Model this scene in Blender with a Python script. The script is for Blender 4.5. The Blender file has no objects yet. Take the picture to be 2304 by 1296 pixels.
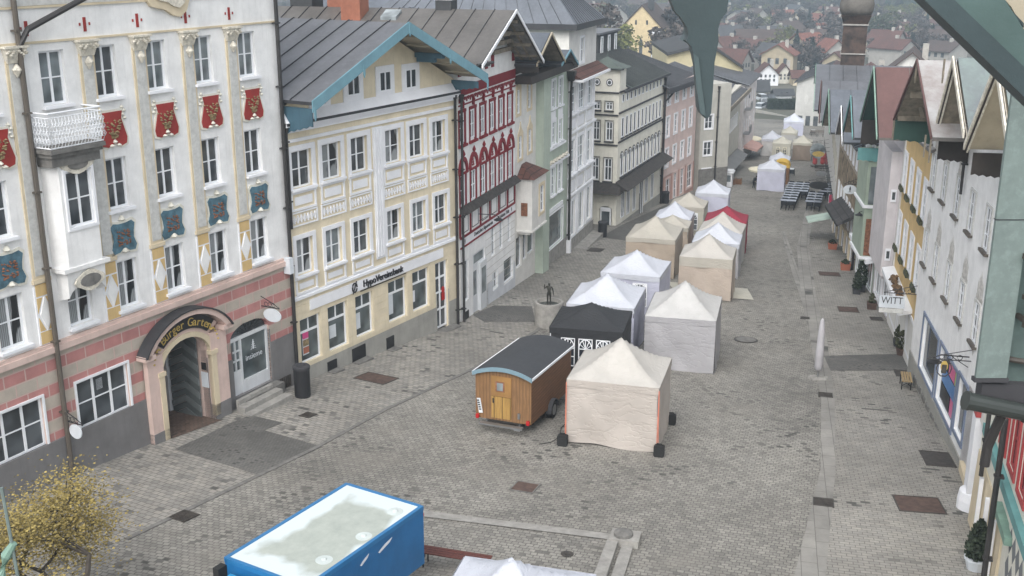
EXPOSURE = 0.88
HAZE = 0.00085
import bpy, bmesh, math, random
from mathutils import Vector, Matrix
S = bpy.context.scene
COL = S.collection
R = math.radians
rnd = random.Random(7)

# ------------------------------------------------------------ materials
MATS = {}
def new_mat(name):
    m = bpy.data.materials.new(name); m.use_nodes = True
    nt = m.node_tree; b = nt.nodes['Principled BSDF']
    return m, nt, b
def N(nt, t, **kw):
    n = nt.nodes.new(t)
    for k, v in kw.items(): setattr(n, k, v)
    return n
def ramp(nt, fac, c0, c1, p0=.3, p1=.7):
    r = N(nt, 'ShaderNodeValToRGB')
    r.color_ramp.elements[0].position = p0; r.color_ramp.elements[1].position = p1
    r.color_ramp.elements[0].color = (*c0, 1); r.color_ramp.elements[1].color = (*c1, 1)
    nt.links.new(fac, r.inputs[0]); return r.outputs[0]
def mix(nt, a, b, fac, mode='MIX'):
    m = N(nt, 'ShaderNodeMix', data_type='RGBA', blend_type=mode)
    for i, v in ((6, a), (7, b)):
        if isinstance(v, tuple): m.inputs[i].default_value = (*v, 1)
        else: nt.links.new(v, m.inputs[i])
    if isinstance(fac, float): m.inputs[0].default_value = fac
    else: nt.links.new(fac, m.inputs[0])
    return m.outputs[2]
def noise(nt, scale, detail=4, rough=.6, coord='Object', vec=None, stretch=None):
    n = N(nt, 'ShaderNodeTexNoise'); n.inputs['Scale'].default_value = scale
    n.inputs['Detail'].default_value = detail; n.inputs['Roughness'].default_value = rough
    if vec is None:
        tc = N(nt, 'ShaderNodeTexCoord'); vec = tc.outputs[coord]
    if stretch:
        mp = N(nt, 'ShaderNodeMapping'); mp.inputs['Scale'].default_value = stretch
        nt.links.new(vec, mp.inputs[0]); vec = mp.outputs[0]
    nt.links.new(vec, n.inputs['Vector']); return n.outputs['Fac']
def bump(nt, b, h, strength=.3, dist=.02):
    bm_ = N(nt, 'ShaderNodeBump'); bm_.inputs['Strength'].default_value = strength
    bm_.inputs['Distance'].default_value = dist
    nt.links.new(h, bm_.inputs['Height']); nt.links.new(bm_.outputs[0], b.inputs['Normal'])
def mul(c, k): return tuple(min(1, x*k) for x in c)

def paint(name, c, rough=.85, var=.1, scale=1.2, metal=0., bumpk=.15, streak=True):
    """plaster / paint with dirt streaks and mottling"""
    if name in MATS: return MATS[name]
    m, nt, b = new_mat(name)
    n1 = noise(nt, scale, 6, .65)
    col = ramp(nt, n1, mul(c, 1-var*1.6), mul(c, 1+var*.4), .3, .62)
    if streak:
        n2 = noise(nt, 2.2, 5, .6, stretch=(3.0, 3.0, .25))
        col = mix(nt, col, mul(c, .72), ramp(nt, n2, (0,0,0), (.55,.55,.55), .52, .78))
    nt.links.new(col, b.inputs['Base Color'])
    b.inputs['Roughness'].default_value = rough; b.inputs['Metallic'].default_value = metal
    if bumpk: bump(nt, b, noise(nt, 40, 3, .6), bumpk, .01)
    MATS[name] = m; return m

def glass(name, c, curtain=False, refl=.5):
    if name in MATS: return MATS[name]
    m, nt, b = new_mat(name)
    tc = N(nt, 'ShaderNodeTexCoord')
    if curtain:
        w = N(nt, 'ShaderNodeTexWave', wave_type='BANDS', bands_direction='X')
        w.inputs['Scale'].default_value = 5.; w.inputs['Distortion'].default_value = 2.
        nt.links.new(tc.outputs['Object'], w.inputs[0])
        col = ramp(nt, w.outputs['Fac'], mul(c, .55), c, .2, .8)
        n = noise(nt, 1.4, 2, .5, stretch=(2, 2, .6))
        col = mix(nt, col, (.02, .022, .024), ramp(nt, n, (0,0,0), (1,1,1), .5, .56))
    else:
        n = noise(nt, 1.1, 2, .5)
        col = ramp(nt, n, mul(c, .5), mul(c, 1.5), .35, .65)
    nt.links.new(col, b.inputs['Base Color'])
    b.inputs['Roughness'].default_value = .07
    b.inputs['Specular IOR Level'].default_value = refl
    # slightly uneven panes
    bump(nt, b, noise(nt, .9, 1, .5), .15, .05)
    MATS[name] = m; return m

def roofmat(name, c, c2=None, sx=6, rough=.5, metal=.35):
    if name in MATS: return MATS[name]
    m, nt, b = new_mat(name)
    c2 = c2 or mul(c, .7)
    n1 = noise(nt, .7, 7, .7); n2 = noise(nt, sx, 5, .7)
    col = mix(nt, ramp(nt, n1, c2, c, .35, .65), mul(c, 1.25), ramp(nt, n2, (0,0,0), (.5,.5,.5), .5, .75))
    nt.links.new(col, b.inputs['Base Color'])
    b.inputs['Roughness'].default_value = rough; b.inputs['Metallic'].default_value = metal
    bump(nt, b, n2, .15, .01)
    MATS[name] = m; return m

def tiles(name, c, c2):
    if name in MATS: return MATS[name]
    m, nt, b = new_mat(name)
    tc = N(nt, 'ShaderNodeTexCoord')
    br = N(nt, 'ShaderNodeTexBrick'); br.inputs['Scale'].default_value = 1.
    br.inputs['Brick Width'].default_value = .5; br.inputs['Row Height'].default_value = .35
    br.inputs['Mortar Size'].default_value = .03
    br.inputs['Color1'].default_value = (*c, 1); br.inputs['Color2'].default_value = (*c2, 1)
    br.inputs['Mortar'].default_value = (*mul(c2, .4), 1)
    nt.links.new(tc.outputs['Object'], br.inputs['Vector'])
    col = mix(nt, br.outputs['Color'], mul(c2, .6), ramp(nt, noise(nt, .5, 5), (0,0,0), (.7,.7,.7), .4, .7))
    nt.links.new(col, b.inputs['Base Color']); b.inputs['Roughness'].default_value = .85
    MATS[name] = m; return m

def setts(name, c1, c2, mortar, bw, rh, ms, dark=.12, distort=.03, warm=None, bstr=.7):
    m, nt, b = new_mat(name)
    tc = N(nt, 'ShaderNodeTexCoord')
    nz = N(nt, 'ShaderNodeTexNoise'); nz.inputs['Scale'].default_value = 3.; nz.inputs['Detail'].default_value = 2
    nt.links.new(tc.outputs['Object'], nz.inputs['Vector'])
    sub = N(nt, 'ShaderNodeVectorMath', operation='SUBTRACT'); sub.inputs[1].default_value = (.5, .5, .5)
    nt.links.new(nz.outputs['Color'], sub.inputs[0])
    sc = N(nt, 'ShaderNodeVectorMath', operation='SCALE'); sc.inputs['Scale'].default_value = distort*2
    nt.links.new(sub.outputs[0], sc.inputs[0])
    ad = N(nt, 'ShaderNodeVectorMath', operation='ADD')
    nt.links.new(tc.outputs['Object'], ad.inputs[0]); nt.links.new(sc.outputs[0], ad.inputs[1])
    def brick(a, bb, mo, off):
        br = N(nt, 'ShaderNodeTexBrick'); br.inputs['Scale'].default_value = 1.
        br.offset = off
        br.inputs['Brick Width'].default_value = bw; br.inputs['Row Height'].default_value = rh
        br.inputs['Mortar Size'].default_value = ms; br.inputs['Mortar Smooth'].default_value = .4
        br.inputs['Bias'].default_value = 0
        for k, v in (('Color1', a), ('Color2', bb), ('Mortar', mo)): br.inputs[k].default_value = (*v, 1)
        nt.links.new(ad.outputs[0], br.inputs['Vector']); return br
    br = brick(c1, c2, mortar, .5)
    # rare dark stones: same brick grid, black/white, thresholded
    b2 = brick((0,0,0), (1,1,1), (.3,.3,.3), .5)
    pick = ramp(nt, b2.outputs['Color'], (0,0,0), (1,1,1), .86, .93)
    clus = ramp(nt, noise(nt, .35, 3, .6), (0,0,0), (1,1,1), .5, .62)
    f = mix(nt, pick, (0,0,0), 0.0); f = mix(nt, f, clus, 1.0, 'MULTIPLY')
    col = mix(nt, br.outputs['Color'], mul(c2, .35), f)
    # broad wear and stains
    st = ramp(nt, noise(nt, .16, 8, .62), (.76,.75,.735), (1.14,1.13,1.11), .36, .64)
    col = mix(nt, col, st, 1.0, 'MULTIPLY')
    st2 = ramp(nt, noise(nt, 1.7, 6, .7), (.84,.84,.84), (1.08,1.08,1.08), .35, .65)
    col = mix(nt, col, st2, 1.0, 'MULTIPLY')
    if warm:
        col = mix(nt, col, warm, ramp(nt, noise(nt, .5, 5, .6), (0,0,0), (.45,.45,.45), .5, .72))
    nt.links.new(col, b.inputs['Base Color'])
    b.inputs['Roughness'].default_value = .8
    h = mix(nt, br.outputs['Fac'], ramp(nt, noise(nt, 9, 4), (0,0,0), (1,1,1), .3, .7), .25)
    inv = N(nt, 'ShaderNodeInvert'); nt.links.new(h, inv.inputs['Color'])
    bump(nt, b, inv.outputs[0], bstr, .02)
    MATS[name] = m; return m

def cloth(name, c, rough=.75, trans=True):
    if name in MATS: return MATS[name]
    m, nt, b = new_mat(name)
    n1 = noise(nt, 1.6, 5, .6)
    col = ramp(nt, n1, mul(c, .9), c, .35, .6)
    nt.links.new(col, b.inputs['Base Color']); b.inputs['Roughness'].default_value = rough
    n = noise(nt, 1.3, 3, .5, stretch=(1.2, 1.2, 2.6))
    w1_ = N(nt, 'ShaderNodeMath', operation='SUBTRACT'); nt.links.new(noise(nt, 1.9, 3, .55, stretch=(.8, .8, 1.9)), w1_.inputs[0]); w1_.inputs[1].default_value = .5
    w2_ = N(nt, 'ShaderNodeMath', operation='ABSOLUTE'); nt.links.new(w1_.outputs[0], w2_.inputs[0])
    cr = ramp(nt, w2_.outputs[0], (0,0,0), (1,1,1), 0., .05)
    h_ = mix(nt, cr, ramp(nt, n, (0,0,0), (1,1,1), .2, .8), .45)
    bump(nt, b, h_, .42, .035)
    MATS[name] = m; return m

def wood(name, c, plank=.1, axis='X', c2=None):
    if name in MATS: return MATS[name]
    m, nt, b = new_mat(name)
    tc = N(nt, 'ShaderNodeTexCoord')
    w = N(nt, 'ShaderNodeTexWave', wave_type='BANDS', bands_direction=axis, wave_profile='SAW')
    w.inputs['Scale'].default_value = 1/plank/3.18*1.0
    nt.links.new(tc.outputs['Object'], w.inputs[0])
    st = (1, 1, 8) if axis != 'Z' else (8, 8, .6)
    col = ramp(nt, noise(nt, 3, 6, .65, stretch=(8,8,.6) if axis!='Z' else (.6,.6,8)), c2 or mul(c, .6), c, .35, .65)
    col = mix(nt, col, mul(c, .25), ramp(nt, w.outputs['Fac'], (1,1,1), (0,0,0), .03, .2))
    nt.links.new(col, b.inputs['Base Color']); b.inputs['Roughness'].default_value = .6
    MATS[name] = m; return m

def rustic(name, c1, c2, bw, rh, mort, ms=.02, zoff=0.):
    """rusticated blocks on a wall: rows of the local Z, blocks along local X"""
    m, nt, b = new_mat(name)
    tc = N(nt, 'ShaderNodeTexCoord'); sp = N(nt, 'ShaderNodeSeparateXYZ'); cb = N(nt, 'ShaderNodeCombineXYZ')
    nt.links.new(tc.outputs['Object'], sp.inputs[0])
    nt.links.new(sp.outputs[0], cb.inputs[0])
    a = N(nt, 'ShaderNodeMath', operation='ADD'); a.inputs[1].default_value = zoff
    nt.links.new(sp.outputs[2], a.inputs[0]); nt.links.new(a.outputs[0], cb.inputs[1])
    br = N(nt, 'ShaderNodeTexBrick'); br.inputs['Scale'].default_value = 1.
    br.inputs['Brick Width'].default_value = bw; br.inputs['Row Height'].default_value = rh
    br.inputs['Mortar Size'].default_value = ms
    for k, v in (('Color1', (1,1,1)), ('Color2', (1,1,1)), ('Mortar', (0,0,0))): br.inputs[k].default_value = (*v, 1)
    nt.links.new(cb.outputs[0], br.inputs['Vector'])
    # alternate row colour
    md = N(nt, 'ShaderNodeMath', operation='PINGPONG'); md.inputs[1].default_value = rh
    nt.links.new(a.outputs[0], md.inputs[0])
    fl = N(nt, 'ShaderNodeMath', operation='DIVIDE'); fl.inputs[1].default_value = rh*2
    nt.links.new(a.outputs[0], fl.inputs[0])
    fr = N(nt, 'ShaderNodeMath', operation='FRACT'); nt.links.new(fl.outputs[0], fr.inputs[0])
    gt = N(nt, 'ShaderNodeMath', operation='GREATER_THAN'); gt.inputs[1].default_value = .5
    nt.links.new(fr.outputs[0], gt.inputs[0])
    col = mix(nt, c1, c2, gt.outputs[0])
    col = mix(nt, col, ramp(nt, noise(nt, 1.3, 6), (.78,.78,.78), (1.05,1.05,1.05), .3, .65), 1.0, 'MULTIPLY')
    col = mix(nt, mort, col, br.outputs['Color'])
    nt.links.new(col, b.inputs['Base Color']); b.inputs['Roughness'].default_value = .85
    bump(nt, b, br.outputs['Color'], .6, .02)
    MATS[name] = m; return m

# ------------------------------------------------------------ mesh builder
class MB:
    def __init__(s, fac=None):
        s.v = []; s.f = []; s.m = []; s.fac = fac
    def T(s, p):
        return s.fac.L(*p) if s.fac else tuple(p)
    def poly(s, pts, mi=0):
        i = len(s.v); s.v += [s.T(p) for p in pts]; s.f.append(tuple(range(i, i+len(pts)))); s.m.append(mi)
    def hexa(s, P, mi=0):
        """P: 8 points, bottom 4 then top 4"""
        i = len(s.v); s.v += [s.T(p) for p in P]
        for q in ((0,3,2,1), (4,5,6,7), (0,1,5,4), (1,2,6,5), (2,3,7,6), (3,0,4,7)):
            s.f.append(tuple(i+k for k in q)); s.m.append(mi)
    def box(s, x0, x1, y0, y1, z0, z1, mi=0):
        s.hexa([(x0,y0,z0),(x1,y0,z0),(x1,y1,z0),(x0,y1,z0),(x0,y0,z1),(x1,y0,z1),(x1,y1,z1),(x0,y1,z1)], mi)
    def prism(s, pts, d, mi=0, mi2=None):
        """pts: closed outline of 3D points, d: extrusion vector"""
        n = len(pts); i = len(s.v)
        s.v += [s.T(p) for p in pts] + [s.T(tuple(a+b for a, b in zip(p, d))) for p in pts]
        s.f.append(tuple(range(i, i+n))); s.m.append(mi)
        s.f.append(tuple(range(i+2*n-1, i+n-1, -1))); s.m.append(mi)
        for k in range(n):
            s.f.append((i+k, i+(k+1) % n, i+n+(k+1) % n, i+n+k)); s.m.append(mi if mi2 is None else mi2)
    def tube(s, pts, r, n=8, mi=0, cap=True):
        """pts in final (untransformed) coordinates via T; r scalar or list"""
        P = [Vector(s.T(p)) for p in pts]; i0 = len(s.v)
        rs = r if isinstance(r, (list, tuple)) else [r]*len(P)
        for k, p in enumerate(P):
            d = (P[min(k+1, len(P)-1)] - P[max(k-1, 0)])
            d = d.normalized() if d.length > 1e-9 else Vector((0,0,1))
            a = Vector((0,0,1)) if abs(d.z) < .9 else Vector((1,0,0))
            x = d.cross(a).normalized(); y = d.cross(x)
            for j in range(n):
                t = 2*math.pi*j/n
                s.v.append(tuple(p + (x*math.cos(t)+y*math.sin(t))*rs[k]))
        for k in range(len(P)-1):
            for j in range(n):
                a = i0+k*n+j; b = i0+k*n+(j+1) % n
                s.f.append((a, b, b+n, a+n)); s.m.append(mi)
        if cap:
            s.f.append(tuple(i0+j for j in range(n))[::-1]); s.m.append(mi)
            s.f.append(tuple(i0+(len(P)-1)*n+j for j in range(n))); s.m.append(mi)
    def lathe(s, prof, c, n=16, mi=0):
        """prof: list of (r, z), centre c, about vertical axis"""
        i0 = len(s.v)
        for r_, z in prof:
            for j in range(n):
                t = 2*math.pi*j/n
                s.v.append(s.T((c[0]+r_*math.cos(t), c[1]+r_*math.sin(t), c[2]+z)))
        for k in range(len(prof)-1):
            for j in range(n):
                a = i0+k*n+j; b = i0+k*n+(j+1) % n
                s.f.append((a, b, b+n, a+n)); s.m.append(mi)
        s.f.append(tuple(i0+j for j in range(n))[::-1]); s.m.append(mi)
        s.f.append(tuple(i0+(len(prof)-1)*n+j for j in range(n))); s.m.append(mi)
    def grid(s, fn, nu, nv, mi=0, keep=None):
        i0 = len(s.v)
        for a in range(nu+1):
            for b in range(nv+1): s.v.append(s.T(fn(a/nu, b/nv)))
        for a in range(nu):
            for b in range(nv):
                i = i0+a*(nv+1)+b
                s.f.append((i, i+nv+1, i+nv+2, i+1)); s.m.append(mi)
    def mesh(s, name, mats, smooth=False, recalc=True):
        me = bpy.data.meshes.new(name); me.from_pydata(s.v, [], s.f)
        for m in (mats if isinstance(mats, (list, tuple)) else [mats]): me.materials.append(m)
        for p, mi in zip(me.polygons, s.m): p.material_index = mi; p.use_smooth = smooth
        if recalc:
            b = bmesh.new(); b.from_mesh(me); bmesh.ops.recalc_face_normals(b, faces=b.faces); b.to_mesh(me); b.free()
        me.update(); return me
    def build(s, name, mats, parent=None, loc=None, smooth=False, rotz=0, recalc=True):
        return link(name, s.mesh(name, mats, smooth, recalc), parent, loc, rotz)
def link(name, me, parent=None, loc=None, rotz=0):
    o = bpy.data.objects.new(name, me); COL.objects.link(o)
    if parent: o.parent = parent
    if loc: o.location = loc
    if rotz: o.rotation_euler = (0, 0, rotz)
    return o
def tag(o, label=None, cat=None, group=None, kind=None):
    if label: o['label'] = label
    if cat: o['category'] = cat
    if group: o['group'] = group
    if kind: o['kind'] = kind
    return o
def empty(name, loc, rotz=0, label=None, cat=None, group=None):
    o = bpy.data.objects.new(name, None); COL.objects.link(o)
    o.location = loc; o.rotation_euler = (0, 0, rotz); o.empty_display_size = .3
    return tag(o, label, cat, group)
def dup(o, loc, rotz=None, label=None, group=None, parent=None, scale=None):
    c = o.copy(); COL.objects.link(c)
    if loc is not None: c.location = loc
    if rotz is not None: c.rotation_euler = (0, 0, rotz)
    if scale: c.scale = (scale,)*3
    if parent: c.parent = parent
    if label: c['label'] = label
    if group: c['group'] = group
    for ch in [x for x in bpy.data.objects if x.parent == o and x != c]:
        dup(ch, None, parent=c)
    return c
def text_mesh(name, s, size, mat, parent, M, depth=.02, spacing=1., width=None):
    cu = bpy.data.curves.new('t', 'FONT'); cu.body = s; cu.size = size; cu.extrude = depth
    cu.align_x = 'CENTER'; cu.align_y = 'CENTER'; cu.space_character = spacing
    t = bpy.data.objects.new('t', cu); COL.objects.link(t)
    bpy.context.view_layer.update()
    me = bpy.data.meshes.new_from_object(t.evaluated_get(bpy.context.evaluated_depsgraph_get()))
    bpy.data.objects.remove(t); me.materials.clear(); me.materials.append(mat)
    if width:
        xs = [v.co.x for v in me.vertices]; k = width/(max(xs)-min(xs))
        for v in me.vertices: v.co.x *= k
    me.transform(M); me.name = name
    return link(name, me, parent)

# ------------------------------------------------------------ ground
GA = R(17)
def sz(s_):       # height along the street: an even fall, then the flat valley, then the hills
    if s_ < 195: return -13.39 - .075*s_
    z = -28.0
    if s_ < 240: return z - 3.0*(s_-195)/45
    if s_ < 560: return -31
    t = min(s_-560, 900)
    return -31 + .055*t + 10*math.sin(t/170.)**2
def gz(x, y): return sz(x*math.sin(GA) + y*math.cos(GA))
def ST(s_, t):    # street frame (along, across-right) -> world xy
    return (s_*math.sin(GA)+t*math.cos(GA), s_*math.cos(GA)-t*math.sin(GA))

# ------------------------------------------------------------ facades
class Fac:
    def __init__(s, name, label, P, az, side, zb=None, cat='building', group=None):
        s.P = P; s.az = R(az); s.s = -1 if side == 'L' else 1
        s.zb = gz(*P) if zb is None else zb
        s.root = empty(name, (P[0], P[1], s.zb), R(90-az), label, cat, group) if name else None
    def L(s, u, o, z): return (u, s.s*o, z-s.zb)
    def pt(s, u, o=0.):
        a = s.az
        nx, ny = (math.cos(a), -math.sin(a)) if s.s < 0 else (-math.cos(a), math.sin(a))
        return (s.P[0]+math.sin(a)*u+nx*o, s.P[1]+math.cos(a)*u+ny*o)
class LF:       # a plain local frame carrying only the side flip, for shared meshes
    def __init__(s, side): s.s = side
    def L(s, u, o, z): return (u, s.s*o, z)

def wall(mb, u0, u1, z0, z1, ops, o=0., depth=.18, mi=0, mir=None):
    us = sorted({u0, u1} | {a for p in ops for a in (p[0], p[0]+p[2]) if u0 < a < u1})
    zs = sorted({z0, z1} | {a for p in ops for a in (p[1], p[1]+p[3]) if z0 < a < z1})
    for i in range(len(us)-1):
        for j in range(len(zs)-1):
            cu = (us[i]+us[i+1])/2; cz = (zs[j]+zs[j+1])/2
            if any(p[0] < cu < p[0]+p[2] and p[1] < cz < p[1]+p[3] for p in ops): continue
            mb.poly([(us[i],o,zs[j]), (us[i+1],o,zs[j]), (us[i+1],o,zs[j+1]), (us[i],o,zs[j+1])], mi)
    r_ = mi if mir is None else mir
    for p in ops:
        a, c, b, d = p[0], p[1], p[0]+p[2], p[1]+p[3]; e = o-depth
        mb.poly([(a,o,c),(a,e,c),(a,e,d),(a,o,d)], r_); mb.poly([(b,o,c),(b,e,c),(b,e,d),(b,o,d)], r_)
        
        if c > z0+1e-3: mb.poly([(a,o,c),(b,o,c),(b,e,c),(a,e,c)], r_)
        if d < z1-1e-3: mb.poly([(a,o,d),(b,o,d),(b,e,d),(a,e,d)], r_)
def body(mb, u0, u1, z0, z1, D, mi=0, o=0., top=True):
    """side walls, back and top behind a facade"""
    mb.poly([(u0,o,z0),(u0,-D,z0),(u0,-D,z1),(u0,o,z1)], mi); mb.poly([(u1,o,z0),(u1,-D,z0),(u1,-D,z1),(u1,o,z1)], mi)
    mb.poly([(u0,-D,z0),(u1,-D,z0),(u1,-D,z1),(u0,-D,z1)], mi)
    if top: mb.poly([(u0,o,z1),(u1,o,z1),(u1,-D,z1),(u0,-D,z1)], mi)
def arch_fill(mb, u0, w, zs_, zt, o, mi=0, n=8, depth=.18):
    """fills the corners of a rectangular opening top so that it reads as an arch"""
    c = u0+w/2; h = zt-zs_
    for sgn in (-1, 1):
        pts = [(c+sgn*w/2, o, zt)]
        for k in range(n+1):
            t = math.pi/2*k/n
            pts.append((c+sgn*w/2*math.sin(math.pi/2-t) if False else c+sgn*(w/2)*math.cos(t), o, zs_+h*math.sin(t)))
        # pts: corner, then arc from spring to crown
        mb.prism(pts, (0, -depth*.9, 0), mi)

WC = {}
def win_meshes(side, w, h, style, depth, fcol, t):
    key = (side, round(w,2), round(h,2), style, depth, fcol, t)
    if key in WC: return WC[key]
    lf = LF(side); e = -depth
    fr = MB(lf); b = .055 if h < 1.2 else .065
    fr.box(0, b, e, e+.06, 0, h); fr.box(w-b, w, e, e+.06, 0, h)
    fr.box(b, w-b, e, e+.06, 0, b); fr.box(b, w-b, e, e+.06, h-b, h)
    g = .05
    def vbar(x, z0=b, z1=None, th=g): fr.box(x-th/2, x+th/2, e, e+.055, z0, h-b if z1 is None else z1)
    def hbar(z, x0=b, x1=None, th=.035): fr.box(x0, w-b if x1 is None else x1, e, e+.05, z-th/2, z+th/2)
    if style == '2x2': vbar(w/2, th=.07); hbar(h*.5)
    elif style == '2x3': vbar(w/2, th=.06); hbar(h*.36); hbar(h*.68)
    elif style == '3x2': vbar(w/3, th=.08); vbar(2*w/3, th=.08); hbar(h*.52)
    elif style == 'shop': hbar(h*.68, th=.09); vbar(w/2, z0=h*.68)
    elif style == '2x4': vbar(w/2, th=.06); [hbar(h*k) for k in (.25,.5,.75)]
    elif style == '2': vbar(w/2, th=.06)
    elif style == '1': pass
    fm = fr.mesh('window', MATS[fcol])
    pn = MB(lf); pn.box(b*.6, w-b*.6, e+.012, e+.022, b*.6, h-b*.6); pm = pn.mesh('pane', MATS['glass_dark'])
    WC[key] = (fm, pm); return WC[key]
SC = {}
def win(F_, u, z, w, h, style='2x2', depth=.16, fcol='win_white', pane='glass_dark', o=0., sur=None, t=.14, sill=None, sillw=.1, parent=None, surlow=True):
    fm, pm = win_meshes(F_.s, w, h, style, depth, fcol, 0)
    x, y, zz = F_.L(u, o, z)
    f = link('window', fm, parent or F_.root, (x, y, zz))
    kp = ('pane', id(pm), pane)
    if kp not in SC:
        m2 = pm.copy(); m2.materials[0] = MATS[pane]; SC[kp] = m2
    link('pane', SC[kp], f)
    if sur:
        ks = ('sur', F_.s, round(w,2), round(h,2), sur, t, surlow)
        if ks not in SC:
            mb = MB(LF(F_.s)); p = .045
            mb.box(-t, 0, 0, p, -(t if surlow else 0), h+t); mb.box(w, w+t, 0, p, -(t if surlow else 0), h+t)
            mb.box(0, w, 0, p, h, h+t)
            if surlow: mb.box(0, w, 0, p, -t, 0)
            SC[ks] = mb.mesh('surround', MATS[sur])
        link('surround', SC[ks], f)
    if sill:
        ks = ('sill', F_.s, round(w,2), sill, t, sillw)
        if ks not in SC:
            mb = MB(LF(F_.s)); mb.box(-t*.8, w+t*.8, .003, sillw+.05, -.09, -.005); SC[ks] = mb.mesh('sill', MATS[sill])
        link('sill', SC[ks], f)
    return f
def panes(k=0):
    return rnd.choice(['glass_dark', 'glass_dark', 'glass_grey', 'glass_curtain'] if k == 0 else ['glass_dark', 'glass_grey'])

def seam_roof(F_, A, B, Cc, D, nseam, mats, thick=.12, name='roof', parent=None, rib=.05):
    """roof slab on quad A(eave start) B(eave end) C(ridge end) D(ridge start); ribs run eave->ridge. mats: [metal, rib, underside]"""
    mb = MB(F_)
    dn = (0, 0, -thick)
    P = [A, B, Cc, D]; Q = [tuple(a+b for a, b in zip(p, dn)) for p in P]
    mb.poly(P, 0); mb.poly(Q[::-1], 2)
    for k in range(4): mb.poly([P[k], P[(k+1)%4], Q[(k+1)%4], Q[k]], 1)
    lerp = lambda a, b, t: tuple(x+(y-x)*t for x, y in zip(a, b))
    for k in range(1, nseam):
        t = k/nseam; e = lerp(A, B, t); r_ = lerp(D, Cc, t); w = .018/ max(.1, math.dist(A, B))
        e2 = lerp(A, B, t+w*1.2); r2 = lerp(D, Cc, t+w*1.2)
        up = lambda p, h: (p[0], p[1], p[2]+h)
        mb.hexa([up(e,.003), up(e2,.003), up(r2,.003), up(r_,.003), up(e,rib), up(e2,rib), up(r2,rib), up(r_,rib)], 1)
    return mb.build(name, mats, parent or F_.root)

def gable_roof(F_, u0, u1, ur, z0a, z0b, zr, over, D, mats, verge, vh=.28, nseam=10, name='roof', boards=1):
    """ridge runs away from the street. eave heights z0a (at u0) and z0b (at u1)"""
    seam_roof(F_, (u0, over, z0a), (u0, -D, z0a), (ur, -D, zr), (ur, over, zr), nseam, mats, name=name)
    seam_roof(F_, (u1, over, z0b), (u1, -D, z0b), (ur, -D, zr), (ur, over, zr), nseam, mats, name=name)
    for (ua, za) in ((u0, z0a), (u1, z0b)):
        for k in range(boards):
            v = MB(F_); e = .02+over+.05*(boards-1-k); dz = -.10*k
            v.prism([(ua, e, za+.05+dz), (ur, e, zr+.05+dz), (ur, e, zr-vh+dz*.4+.05), (ua, e, za-vh+dz*.4+.05)], (0, .05, 0))
            v.build('verge_board', verge if k % 2 == 0 else MATS['dark_wood'], F_.root)

def pipe(F_, u, z0, z1, o=.14, r_=.06, mat='pipe', hop=True, parent=None):
    mb = MB(F_)
    pts = [(u, o, z0), (u, o, z1)]
    mb.tube(pts, r_, 8)
    if hop: mb.tube([(u, o, z1-.05), (u, o, z1+.3)], [.08, .14], 8)
    z = z0+1
    while z < z1: mb.box(u-.1, u+.1, o-.14, o+.08, z, z+.05); z += 2.2
    return mb.build('downpipe', MATS[mat], parent or F_.root)
# ------------------------------------------------------------ world, light, camera
w = bpy.data.worlds.new("World"); S.world = w; w.use_nodes = True
nt = w.node_tree; bg = nt.nodes['Background']
sky = nt.nodes.new('ShaderNodeTexSky'); sky.sky_type = 'NISHITA'; sky.sun_disc = False
SUN_EL, SUN_AZ = 46, 196      # azimuth clockwise from +Y
sky.sun_elevation = R(SUN_EL); sky.sun_rotation = R(SUN_AZ)
sky.dust_density = 4; sky.air_density = 1.2; sky.ozone_density = 1.0
hs = nt.nodes.new('ShaderNodeHueSaturation'); hs.inputs['Saturation'].default_value = .22
nt.links.new(sky.outputs[0], hs.inputs['Color']); nt.links.new(hs.outputs[0], bg.inputs[0])
bg.inputs[1].default_value = .15
sl = bpy.data.lights.new('sun', 'SUN'); sl.energy = .85; sl.angle = R(70); sl.color = (1, .975, .94)
so = bpy.data.objects.new('sun', sl); COL.objects.link(so)
so.rotation_euler = (R(90-SUN_EL), 0, R(180-SUN_AZ)); so.location = (0, 0, 60)
cd = bpy.data.cameras.new('camera'); cam = bpy.data.objects.new('camera', cd); COL.objects.link(cam)
cd.sensor_width = 36; cd.lens = 2535/2304*36; cd.clip_start = .1; cd.clip_end = 6000
cam.location = (0, 0, 0); cam.rotation_euler = (R(90-16.9), 0, 0); S.camera = cam
S.view_settings.view_transform = 'Standard'; S.view_settings.look = 'None'
S.view_settings.exposure = EXPOSURE; S.view_settings.gamma = 1

# ------------------------------------------------------------ material library
P_ = paint
P_('white', (.79,.79,.785)); P_('white2', (.80,.80,.80)); P_('win_white', (.78,.80,.83), rough=.5, var=.04, streak=False)
P_('trim_white', (.76,.77,.80), var=.06, streak=False)
P_('cream', (.68,.60,.445)); P_('cream_pale', (.70,.68,.60)); P_('sand', (.62,.53,.38), streak=False)
P_('stucco_grey', (.56,.56,.54), var=.14, scale=6); P_('relief', (.66,.62,.53), var=.25, scale=9, bumpk=.6)
P_('gold', (.50,.36,.10), rough=.45, var=.2, scale=8, streak=False); P_('shield_red', (.30,.028,.022), rough=.7, var=.2, streak=False)
P_('shield_blue', (.085,.17,.22), var=.35, scale=4, streak=False); P_('brown_relief', (.23,.10,.055), var=.4, scale=9, streak=False)
P_('oliv_relief', (.30,.23,.12), var=.4, scale=9, streak=False)
P_('pink_plaster', (.55,.39,.36)); P_('pink_pale', (.60,.46,.41)); P_('plinth_grey', (.175,.17,.17), var=.12); P_('plinth_light', (.31,.305,.28), var=.12)
P_('bordeaux', (.20,.014,.022), var=.15, streak=False); P_('sage', (.40,.46,.39)); P_('sage_dark', (.30,.36,.29))
P_('ochre', (.60,.43,.20)); P_('wall_lilac', (.57,.54,.55)); P_('warm_white', (.66,.65,.62))
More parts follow.
